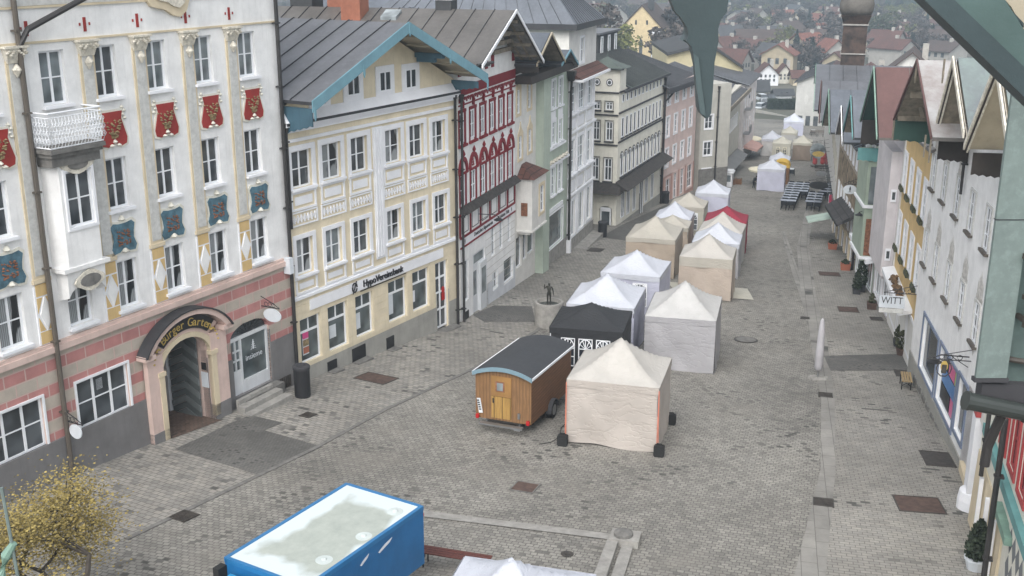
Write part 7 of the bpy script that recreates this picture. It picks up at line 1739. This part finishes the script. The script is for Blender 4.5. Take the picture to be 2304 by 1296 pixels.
# ------------------------------------------------------------ valley town
def unp(px, py, z=-31):
    x = (px-1152)/2535; y = (py-648)/2535; c_, s_ = math.cos(R(16.9)), math.sin(R(16.9)); d = (x, c_-y*s_, -s_-y*c_); t = z/d[2]; return d[0]*t, d[1]*t
HN = 0
def house(x, y, w_, d_, h, rh, az, roof, wallm, label, group=None, floors=2, nw=4, zb=None, gable_front=True, name='house', chimney=True):
    """w_: width of the front towards the camera, d_: depth, h eaves, rh roof rise"""
    zb = gz(x, y) if zb is None else zb
    e = empty(name, (x, y, zb), R(-az), label, 'house', group); m = MB(); hw, hd = w_/2, d_/2
    m.box(-hw,hw,-hd,hd,-1.5,h)
    if rh > 0:
        if gable_front: m.poly([(-hw,-hd,h),(hw,-hd,h),(0,-hd,h+rh)]); m.poly([(-hw,hd,h),(hw,hd,h),(0,hd,h+rh)])
        else: m.poly([(-hw,-hd,h),(-hw,hd,h),(-hw,0,h+rh)]); m.poly([(hw,-hd,h),(hw,hd,h),(hw,0,h+rh)])
    m.build('wall', MATS[wallm], e)
    m = MB(); o = .6; t = .25
    if rh > 0:
        k = rh/(hw if gable_front else hd)
        for sg in (-1, 1):
            if gable_front: a = [(0,-hd-o,h+rh),(0,hd+o,h+rh),(sg*(hw+o),hd+o,h-o*k),(sg*(hw+o),-hd-o,h-o*k)]
            else: a = [(-hw-o,0,h+rh),(hw+o,0,h+rh),(hw+o,sg*(hd+o),h-o*k),(-hw-o,sg*(hd+o),h-o*k)]
            m.hexa([(p[0],p[1],p[2]+.05) for p in a]+[(p[0],p[1],p[2]+t) for p in a])
    else: m.box(-hw-.3,hw+.3,-hd-.3,hd+.3,h,h+.4)
    rf = m.build('roof', MATS[roof], e)
    if chimney and rh > 0: m = MB(); m.box(hw*.3,hw*.3+.8,-.4,.4,h+rh*.4,h+rh+1.0); m.build('chimney', MATS['stone_pale'], rf)
    ww = w_/(nw+1)
    for f_ in range(floors):
        for k in range(nw):
            X = -hw+ww*(k+1); Z = .9+(h-.6)/floors*f_
            m = MB(); m.box(X-ww*.22,X+ww*.22,-hd-.04,-hd,Z,Z+min(1.5,(h/floors)*.5)); m.build('window', MATS['glass_dark'], e)
    return e
def hpx(px0, px1, py_base, hpx_, rpx, roof, wallm, label, depth=None, az=0, **k):
    """place by where it stands in the valley"""
    x, y = unp((px0+px1)/2, py_base); Z = y*math.cos(R(16.9))+31*math.sin(R(16.9)); w_ = (px1-px0)/2535*Z
    house(x, y, w_, depth or w_*.8, hpx_/2535*Z, rpx/2535*Z, az, roof, wallm, label, **k)
hpx(1629,1684,72,12,0,'stone_pale','trim_white','long white flat roofed hall with a dark window band beside the hanging pendant', nw=3, floors=1)
hpx(1685,1713,68,6,14,'tile_orange','cream_pale','orange red roofed house right of the white flat hall', gable_front=False)
hpx(1622,1672,120,28,0,'roof_grey','trim_white','grey roofed long white block in the valley left of the town', nw=5)
hpx(1655,1757,128,36,24,'tile_brown','warm_white','large cream house with a wide red brown hipped roof', nw=7, gable_front=False, floors=3)
hpx(1694,1746,126,14,16,'tile_grey','trim_white','white gabled house under a blue grey roof before the brown roofed block', nw=3)
hpx(1747,1766,115,22,0,'roof_grey','trim_white','white tower like block in the valley centre', nw=1)
hpx(1766,1840,117,13,8,'roof_dark','beige_wall','long low hall with a dark blue grey roof and glazed front', gable_front=False, nw=9, floors=1)
hpx(1766,1799,92,16,18,'tile_grey','trim_white','white gabled villa with grey roof left of a small spruce', nw=3)
hpx(1762,1820,66,11,0,'stone_pale','trim_white','pale flat roofed block with roof boxes in the distance', nw=6)
hpx(1706,1784,134,8,12,'tile_grey','trim_white','broad low house with a shallow grey roof in the valley centre', nw=2, floors=1, gable_front=False)
hpx(1788,1870,136,10,10,'tile_orange','cream_pale','row with a bright orange red roof left of the chimney tower', gable_front=False, nw=8)
hpx(1812,1892,158,18,14,'tile_grey','beige_wall','long house with a worn grey roof below the orange row', gable_front=False, nw=7)
hpx(1698,1746,190,24,22,'tile_red','trim_white','chalet with white gable and balcony under a dark red roof', nw=4)
hpx(1745,1778,186,20,20,'tile_red','cream_pale','second chalet with cream gable right of the white gabled chalet', nw=3)
hpx(1780,1824,190,18,12,'tile_red','sand','house with a red roof and yellow ochre gable behind the end of the street', gable_front=False, nw=3)
hpx(1694,1724,212,14,16,'roof_dark','beige_wall','house with a plain dark grey roof left of the white garage', gable_front=False, nw=2, chimney=False)
hpx(1743,1778,220,10,8,'roof_dark','trim_white','small white garage with an arched gate above the hedge', gable_front=False, nw=2, floors=1, chimney=False)
# the end house of the street on the right
EH = Fac('end_house', 'light grey three storey house with an oval niche closing the end of the street', (44.6,178.0), 20, 'R', zb=-27.3)
ew = [(1.0+2.4*k,z,.9,1.5) for k in range(6) for z in (-22.8,-25.0)]
mb = MB(EH); wall(mb, 0, 16, -32, -20.4, ew, depth=.15); body(mb, 0, 16, -32, -20.4, 9)
mb.poly([(0,0,-20.4),(0,-9,-20.4),(0,-4.5,-18.4)]); mb.build('wall', paint('end_wall', (.50,.50,.48)), EH.root)
for q in ew: win(EH, *q, '2x2', .1, pane='glass_dark', sur='warm_white', t=.1)
m = MB(EH); m.prism([(-.03,-1.6+.3*math.cos(t*.524),-23.0+.75*math.sin(t*.524)) for t in range(12)], (.04,0,0)); m.build('oval_niche', MATS['stucco_grey'], EH.root)
for k in range(3): m = MB(EH); m.box(-.02,0,-3.6+1.2*k,-2.9+1.2*k,-27.2,-25.6); m.build('arcade_opening', MATS['glass_dark'], EH.root)
seam_roof(EH, (-.5,.5,-20.5), (16.5,.5,-20.5), (16.5,-4.5,-18.3), (-.5,-4.5,-18.3), 16, [MATS['tile_grey'], MATS['roof_rib'], MATS['dark_wood']])
seam_roof(EH, (-.5,-9.5,-20.5), (16.5,-9.5,-20.5), (16.5,-4.5,-18.3), (-.5,-4.5,-18.3), 16, [MATS['tile_red'], MATS['roof_rib'], MATS['dark_wood']])
# far row of houses standing between
for (x, y, w_, h, rh, lb, rf, gf) in ((52.5,168,9,6.5,3,'far house with a narrow red canopy roof beside the light grey end house','tile_red',True), (56,160,8,8,3.5,'far pale house behind the long right row','tile_brown',True)):
    house(x, y, w_, 9, h, rh, 20, rf, 'warm_white', lb, zb=-26.5 if y > 165 else -25.5)
# plain valley houses
paint('house_wall', (.36,.345,.32)); paint('house_wall2', (.48,.47,.45)); paint('sand_wall', (.40,.34,.24)); GV = 'plain valley houses beyond the street'
rr = random.Random(42); placed = []
def ok(x, y, r_): return all((x-a)**2+(y-b)**2 > (r_+c_)**2 for a, b, c_ in placed)
cnt = 0
spots = [(rr.uniform(1930,2290), rr.uniform(70,150)) for _ in range(330)]+[(rr.uniform(1620,1900), rr.uniform(48,175)) for _ in range(330)]+[(rr.uniform(1000,1600), rr.uniform(8,60)) for _ in range(60)]
for px_, py_ in spots:
    x, y = unp(px_, py_); 
    w_ = rr.uniform(6,9.8)
    if not ok(x, y, w_*.8) or y > 600: continue
    placed.append((x, y, w_*.8)); rf = rr.choice(['tile_red','tile_orange','tile_brown','tile_grey','tile_brown','tile_red'])
    col_ = {'tile_red':'dark red','tile_orange':'orange red','tile_brown':'brown','tile_grey':'grey'}[rf]
    house(x, y, w_, w_*rr.uniform(.8,1.3), rr.uniform(3.8,6), rr.uniform(1.8,3.0), rr.uniform(-60,60), rf, rr.choice(['house_wall','house_wall','house_wall2','sand_wall']), 'distant valley house with a %s tiled roof' % col_, GV+' with %s roofs' % col_, nw=3, gable_front=rr.random() < .5, zb=sz(x*math.sin(GA)+y*math.cos(GA))-.3)
    cnt += 1
# church on the left
def at3(px, py, Y):
    x = (px-1152)/2535; y = (py-648)/2535; c_, s_ = math.cos(R(16.9)), math.sin(R(16.9)); d = (x, c_-y*s_, -s_-y*c_); t = Y/d[1]; return Vector((d[0]*t, Y, d[2]*t))
CY = 250
a, b, tp_, rt = at3(1399,62,CY), at3(1487,66,CY), at3(1441,14,CY), at3(1507,66,CY+6)
ch = empty('church', ((a.x+b.x)/2, CY, -31), R(-14), 'yellow church front with a steep gable and red brown roof on the left', 'church')
cw = b.x-a.x; hz = a.z+31; pk = tp_.z+31; hw = cw/2
m = MB(); m.box(-hw,hw,0,20,0,hz); m.poly([(-hw,0,hz),(hw,0,hz),(0,0,pk)]); m.poly([(-hw,20,hz),(hw,20,hz),(0,20,pk)]); m.build('wall', paint('church_yellow', (.62,.50,.30)), ch)
m = MB()
for sg in (-1,1): a4 = [(0,-.3,pk+.05),(0,20.3,pk+.05),(sg*(hw+.5),20.3,hz-.4),(sg*(hw+.5),-.3,hz-.4)]; m.hexa(a4+[(p[0],p[1],p[2]+.3) for p in a4])
m.build('roof', MATS['tile_brown'], ch)
for X, z0_, hh, w_ in ((-2.8,hz-5.6,3.2,.75),(0,hz-6,3.6,.75),(2.6,hz-7,3.8,.75),(-1.2,hz+.6,1.0,.4),(1.2,hz+.6,1.0,.4),(-2.6,hz-1.2,1.0,.45),(2.2,hz-1.4,1.1,.45)):
    m = MB(); m.prism([(X-w_/2,-.04,z0_),(X+w_/2,-.04,z0_),(X+w_/2,-.04,z0_+hh*.8)]+[(X+w_/2*math.cos(t*.52),-.04,z0_+hh*.8+hh*.2*math.sin(t*.52)) for t in range(1,6)]+[(X-w_/2,-.04,z0_+hh*.8)], (0,.05,0)); m.build('window', MATS['glass_dark'], ch)
m = MB(); m.box(hw*.55,hw+.05,-.08,0,0,hz-.5); m.build('white_pier', MATS['trim_white'], ch)
m = MB(); m.box(.8,2.0,4,5.2,pk-1,pk+2.0); m.lathe([(.7,0),(.6,.5),(.1,1.0)], (1.4,4.6,pk+2), 8); m.build('ridge_turret', MATS['roof_dark'], ch)
# ochre gable wall behind the pink house
YY = 130
og = empty('ochre_gable_house', (at3(1585,170,YY).x, YY, -31), 0, 'blank ochre gable wall with a shallow dark roof behind the pink house', 'house')
L0 = at3(1500,130,YY).x-at3(1585,170,YY).x; pts = [(1500,125),(1560,110),(1590,105),(1618,118),(1671,155),(1671,240),(1500,240)]
o0 = at3(1585,170,YY); P = [at3(p[0],p[1],YY)-Vector((o0.x,YY,-31)) for p in pts]
m = MB(); m.prism([tuple(p) for p in P], (0,14,0)); m.build('wall', paint('gable_ochre', (.47,.42,.27)), og)
m = MB()
for k in range(4):
    a, b = P[k], P[k+1]; m.hexa([(a.x,-.5,a.z+.02),(b.x,-.5,b.z+.02),(b.x,14.5,b.z+.02),(a.x,14.5,a.z+.02),(a.x,-.5,a.z+.35),(b.x,-.5,b.z+.35),(b.x,14.5,b.z+.35),(a.x,14.5,a.z+.35)])
m.build('roof', MATS['roof_dark'], og)
og2 = empty('low_roof_house', (at3(1622,190,127).x, 127, -24), R(-14), 'low house with grey ribbed roof and small dormer between ochre gable and beige house', 'house')
m = MB(); m.box(-3.6,3.0,0,5,-3,8.2); m.build('wall', MATS['sand'], og2)
m = MB(); m.hexa([(-4,-.5,8.1),(3.3,-.5,7.8),(3,3,9.0),(-3.8,3,9.6),(-4,-.5,8.3),(3.3,-.5,8.0),(3,3,9.2),(-3.8,3,9.8)]); m.build('roof', MATS['roof_grey'], og2)
# rooftops and chimneys peeping over the ridges on the left
def roofthing(name, label, cat, px, py, Y, w_, h, mat, capm=None):
    p = at3(px, py, Y); e = empty(name, tuple(p), R(-25), label, cat); m = MB(); m.box(-w_/2,w_/2,-w_/2,w_/2,-1.5,h); m.build('shaft', MATS[mat], e)
    if capm: m = MB(); m.box(-w_*.56,w_*.56,-w_*.56,w_*.56,h,h+.08); m.lathe([(w_*.16,0),(w_*.14,.5),(w_*.3,.52),(.02,.7)], (0,0,h+.08), 8); m.build('cap', MATS[capm], e)
def onridge(name, label, u, d, z0, z1, w_, mat, capm=None):
    x, y = C.pt(u, -d); e = empty(name, (x, y, z0), R(-18), label, 'chimney'); m = MB(); m.box(-w_/2,w_/2,-w_/2,w_/2,0,z1-z0); m.build('shaft', MATS[mat], e)
    m = MB(); m.box(-w_*.56,w_*.56,-w_*.56,w_*.56,z1-z0,z1-z0+.1); m.build('cap', MATS[capm or mat], e)
    if capm: m = MB(); m.lathe([(w_*.14,0),(w_*.12,.6),(w_*.28,.62),(.02,.8)], (0,0,z1-z0+.1), 8); m.build('flue', MATS[capm], e)
onridge('copper_chimney','wide copper red clad chimney above the cream gabled house',3.4,6.5,-3.7,-.6,1.0,'copper_red')
onridge('copper_chimney','copper red chimney partly hidden left of the widest one',4.9,8.0,-3.6,-.7,.95,'copper_red')
onridge('dark_chimney','dark boxy chimney with a thin steel flue on the grey ridge',4.4,2.2,-3.5,-2.45,.8,'roof_dark','trim_white')
onridge('dark_chimney','tall dark slate chimney near the top left of the roofs',5.0,9.9,-3.8,-1.0,1.2,'roof_dark')
e = empty('back_roof_house', (-9,78,-20), R(-20), 'grey hipped roof house behind the left row', 'house')
m = MB(); m.box(-9,6,0,12,-5,13.5); m.build('wall', MATS['beige_wall'], e); m = MB(); m.hexa([(-9.5,-.5,13.5),(6.5,-.5,13.5),(6.5,12.5,13.5),(-9.5,12.5,13.5),(-5,5,18),(2,5,18),(2,7,18),(-5,7,18)]); m.build('roof', MATS['roof_blue'], e)
m = MB(C); m.hexa([(3.0,-4.2,-3.42),(3.7,-4.2,-3.12),(3.7,-5.0,-3.12),(3.0,-5.0,-3.42),(3.0,-4.2,-3.2),(3.7,-4.2,-2.9),(3.7,-5.0,-2.9),(3.0,-5.0,-3.2)]); m.build('skylight', MATS['glass_pale'], C.root)
# ------------------------------------------------------------ hedge, cars, walls at the end of the street
x0, y0 = unp(1741,243,-29.5); x1, y1 = unp(1778,243,-29.5)
m = MB(); rr = random.Random(3); hd_ = empty('hedge', ((x0+x1)/2, y0, -30.5), 0, 'clipped dark green hedge below the white garage', 'hedge')
for k in range(3500):
    p = Vector((rr.uniform(-2.6,2.6), rr.uniform(-.9,.9), rr.uniform(0,2.6))); ax = rr.choice((0,1,2,2)); 
    if ax == 0: p.x = 2.6*rr.choice((-1,1))
    elif ax == 1: p.y = -.9
    else: p.z = 2.6 if rr.random() < .5 else p.z; p.y = p.y if p.z > 2.5 else -.9
    d = Vector((rr.gauss(0,1), rr.gauss(0,1), rr.gauss(0,1))).normalized(); a = d.orthogonal()*.14; b = d.cross(a); m.poly([tuple(p+a), tuple(p+b), tuple(p-a), tuple(p-b)])
m.build('foliage', MATS['leaf_dark'], hd_, recalc=False); m = MB(); m.box(-2.5,2.5,-.75,.8,-.5,2.4); m.build('twigs', MATS['leaf_dark'], hd_)
def car(x, y, rz, mat, label, zb):
    e = empty('parked_car', (x, y, zb), rz, label, 'car', 'cars parked beyond the end of the street'); m = MB()
    m.hexa([(-2.1,-.85,.25),(2.1,-.85,.25),(2.1,.85,.25),(-2.1,.85,.25),(-2.1,-.85,.8),(2.1,-.8,.8),(2.1,.8,.8),(-2.1,.85,.8)]); m.build('body', MATS[mat], e)
    m = MB(); m.hexa([(-1.7,-.75,.8),(1.1,-.75,.8),(1.1,.75,.8),(-1.7,.75,.8),(-1.2,-.6,1.35),(.4,-.6,1.35),(.4,.6,1.35),(-1.2,.6,1.35)]); m.build('cabin', MATS['glass_dark'], e)
    m = MB(); m.box(-1.2,.4,-.6,.6,1.352,1.4); m.build('roof', MATS[mat], e)
    for sx in (-1.3,1.3):
        for sy in (-.86,.76): m = MB(); m.prism([(sx+.32*math.cos(t*.52), sy, .32+.32*math.sin(t*.52)) for t in range(12)], (0,.1,0)); m.build('wheel', MATS['rubber'], e)
for k, (px_, py_, mt_, lb) in enumerate(((1711,246,'paper','white car parked left of the hedge nearest the square'), (1722,236,'steel','silver car parked behind the white car'), (1733,226,'black_metal','dark car parked beside the hedge'), (1712,225,'paper','white car parked furthest back on the left'), (1729,245,'dark_trim','dark car parked right beside the nearest white car'))):
    x, y = unp(px_, py_, -30.2); car(x, y, R(60+15*k), mt_, lb, -30.3)
m = MB(); P = [unp(1700,252,-28.9), unp(1745,262,-28.9), unp(1782,270,-28.9)]
wl_ = empty('low_wall', (*P[1], -28.9), 0, 'low pale stone wall closing the square at the end of the street', 'wall')
for a, b in zip(P[:-1], P[1:]): m.hexa([(a[0]-P[1][0],a[1]-P[1][1],-1),(b[0]-P[1][0],b[1]-P[1][1],-1),(b[0]-P[1][0],b[1]-P[1][1]+.5,-1),(a[0]-P[1][0],a[1]-P[1][1]+.5,-1),(a[0]-P[1][0],a[1]-P[1][1],.5),(b[0]-P[1][0],b[1]-P[1][1],.5),(b[0]-P[1][0],b[1]-P[1][1]+.5,.5),(a[0]-P[1][0],a[1]-P[1][1]+.5,.5)])
m.build('coping', MATS['stone_pale'], wl_)

# ------------------------------------------------------------ valley trees
def blob_tree_mesh(seed, conif=False, n=900):
    rr = random.Random(seed); m = MB(); t = MB(); t.tube([(0,0,-.05),(0,0,.45)], [.02,.012], 5)
    for k in range(5): a = rr.uniform(0,6.28); t.tube([(0,0,.25+.05*k),(.18*math.cos(a),.18*math.sin(a),.55+.07*k)], [.01,.004], 4)
    cl = [(Vector((rr.gauss(0,.16), rr.gauss(0,.16), rr.uniform(.4,.85))), rr.uniform(.1,.2)) for _ in range(11)]
    for k in range(n):
        if conif:
            h = rr.random()**.8; a = rr.uniform(0,6.28); r_ = .24*(1-h)*rr.uniform(.5,1)*(1-.25*((h*9) % 1)); p = Vector((r_*math.cos(a), r_*math.sin(a), .08+h*.92)); s_ = .022
        else:
            c_, r_ = rr.choice(cl); p = c_+Vector((rr.gauss(0,1), rr.gauss(0,1), rr.gauss(0,1))).normalized()*r_*rr.uniform(.6,1.05); s_ = .026
        d = Vector((rr.gauss(0,1), rr.gauss(0,1), rr.gauss(0,1))).normalized(); a_ = d.orthogonal().normalized()*s_*rr.uniform(.6,1.3); b_ = d.cross(a_); m.poly([tuple(p+a_), tuple(p+b_), tuple(p-a_), tuple(p-b_)], rr.choice((0,1)))
    return m, t
protos = {}
for nm, mt_, con in (('broad', 'twig_brown', False), ('spring', 'leaf_spring', False), ('green', 'leaf_green', False), ('spruce', 'leaf_spruce', True)):
    for v in range(2):
        a, b = blob_tree_mesh(len(protos)*7+v, con); protos[nm, v] = (a.mesh('crown', [MATS[mt_], MATS[mt_+'2']], recalc=False), b.mesh('trunk', MATS['bark']))
def vtree(x, y, z, h, kind, label, group=None, wide=1.0):
    e = empty({'broad':'bare_tree','spring':'budding_tree','green':'leafy_tree','spruce':'spruce_tree'}[kind], (x, y, z), rnd.uniform(0,6), label, 'tree', group); cm, tm = protos[kind, rnd.choice((0,1))]
    for nm, me in (('crown', cm), ('trunk', tm)): o = link(nm, me, e); o.scale = (h*wide, h*wide, h)
    return e
for (px_, py_, Y, h, kind, lb, wd) in ((1385,95,215,11,'spring','round olive green tree behind the turret house roof left of the church',1.3), (1365,70,230,13,'broad','bare tree left of the olive green tree',1.2), (1530,100,235,13,'broad','bare brown tree right of the church',1.3), (1545,92,225,12,'broad','bare grey tree between church and pendant',1.2), (1518,60,260,12,'broad','bare tree directly behind the church roof',1.3),
     (1817,92,None,11,'spruce','small dark spruce beside the long low hall',.8), (1855,120,None,12,'broad','bare rounded tree in the valley right of the spruce',1.4), (1870,110,None,13,'broad','bare tree left of the chimney tower shaft',1.2), (1965,120,None,12,'green','leafy tree right of the chimney tower shaft',1.2)):
    if Y is None: x, y = unp(px_, py_); z = -31
    else: p = at3(px_, py_, Y); x, y, z = p.x, p.y, p.z-h*.55
    vtree(x, y, z, h, kind, lb, None, wd)
rr = random.Random(5); names = {'broad':'bare brown tree among the valley houses','spring':'yellow green budding tree among the valley houses','green':'green tree among the valley houses','spruce':'dark spruce among the valley houses'}
nt_ = 0
for k in range(900):
    px_, py_ = rr.choice(((rr.uniform(1620,1900), rr.uniform(30,170)), (rr.uniform(1930,2200), rr.uniform(45,140)), (rr.uniform(1300,1620), rr.uniform(20,60))))
    x, y = unp(px_, py_)
    if not ok(x, y, 1.2) or y > 700: continue
    kind = rr.choice(('broad','broad','broad','broad','spring','spruce')); placed.append((x, y, 1.2)); nt_ += 1
    vtree(x, y, sz(x*math.sin(GA)+y*math.cos(GA))-.2, rr.uniform(6,10), kind, names[kind], names[kind].replace('tree among','trees among').replace('spruce among','spruces among'), rr.uniform(.9,1.3))
    if nt_ > 300: break
# the wooded slope reads as one mass
m = MB(); rr = random.Random(9)
for k in range(13000):
    y = 560+900*rr.random()**1.5; x = rr.uniform(-.42,.52)*y; s_ = x*math.sin(GA)+y*math.cos(GA); z = sz(s_); h = rr.uniform(7.5,14); w_ = h*rr.uniform(.22,.36); con = rr.random() < .3; n = 6; a0 = rr.uniform(0,6)
    mi = 0 if con else rr.choice((1,1,1,2)); i0 = len(m.v)
    prof = [(.5,.1),(1,.22),(.55,.6),(.06,1)] if con else [(.4,.15),(1,.45),(.8,.8),(.2,1)]
    for (rf, hf) in prof:
        for j in range(n): t = a0+2*math.pi*j/n; q = rr.uniform(.75,1.2); m.v.append((x+w_*rf*q*math.cos(t), y+w_*rf*q*math.sin(t), z+h*hf*rr.uniform(.95,1.05)))
    for q in range(3):
        for j in range(n): a, b = i0+q*n+j, i0+q*n+(j+1) % n; m.f.append((a, b, b+n, a+n)); m.m.append(mi)
    m.f.append(tuple(i0+3*n+j for j in range(n))); m.m.append(mi)
tag(m.build('forest', [MATS['leaf_spruce'], MATS['twig_brown'], MATS['leaf_green']], recalc=False), 'wooded hillside beyond the valley town', 'forest', kind='stuff')
# ------------------------------------------------------------ air
hz_, hn, hb = new_mat('air'); hn.nodes.remove(hb); pv = hn.nodes.new('ShaderNodeVolumePrincipled'); pv.inputs['Color'].default_value = (.66,.82,.95,1); pv.inputs['Density'].default_value = HAZE; pv.inputs['Anisotropy'].default_value = .1
hn.links.new(pv.outputs[0], hn.nodes['Material Output'].inputs['Volume'])
if HAZE > 0:
    m = MB(); m.box(-4500,4500,-1300,6200,-34,70); tag(m.build('haze', hz_), 'thin pale air haze over the whole town', 'haze', kind='stuff')
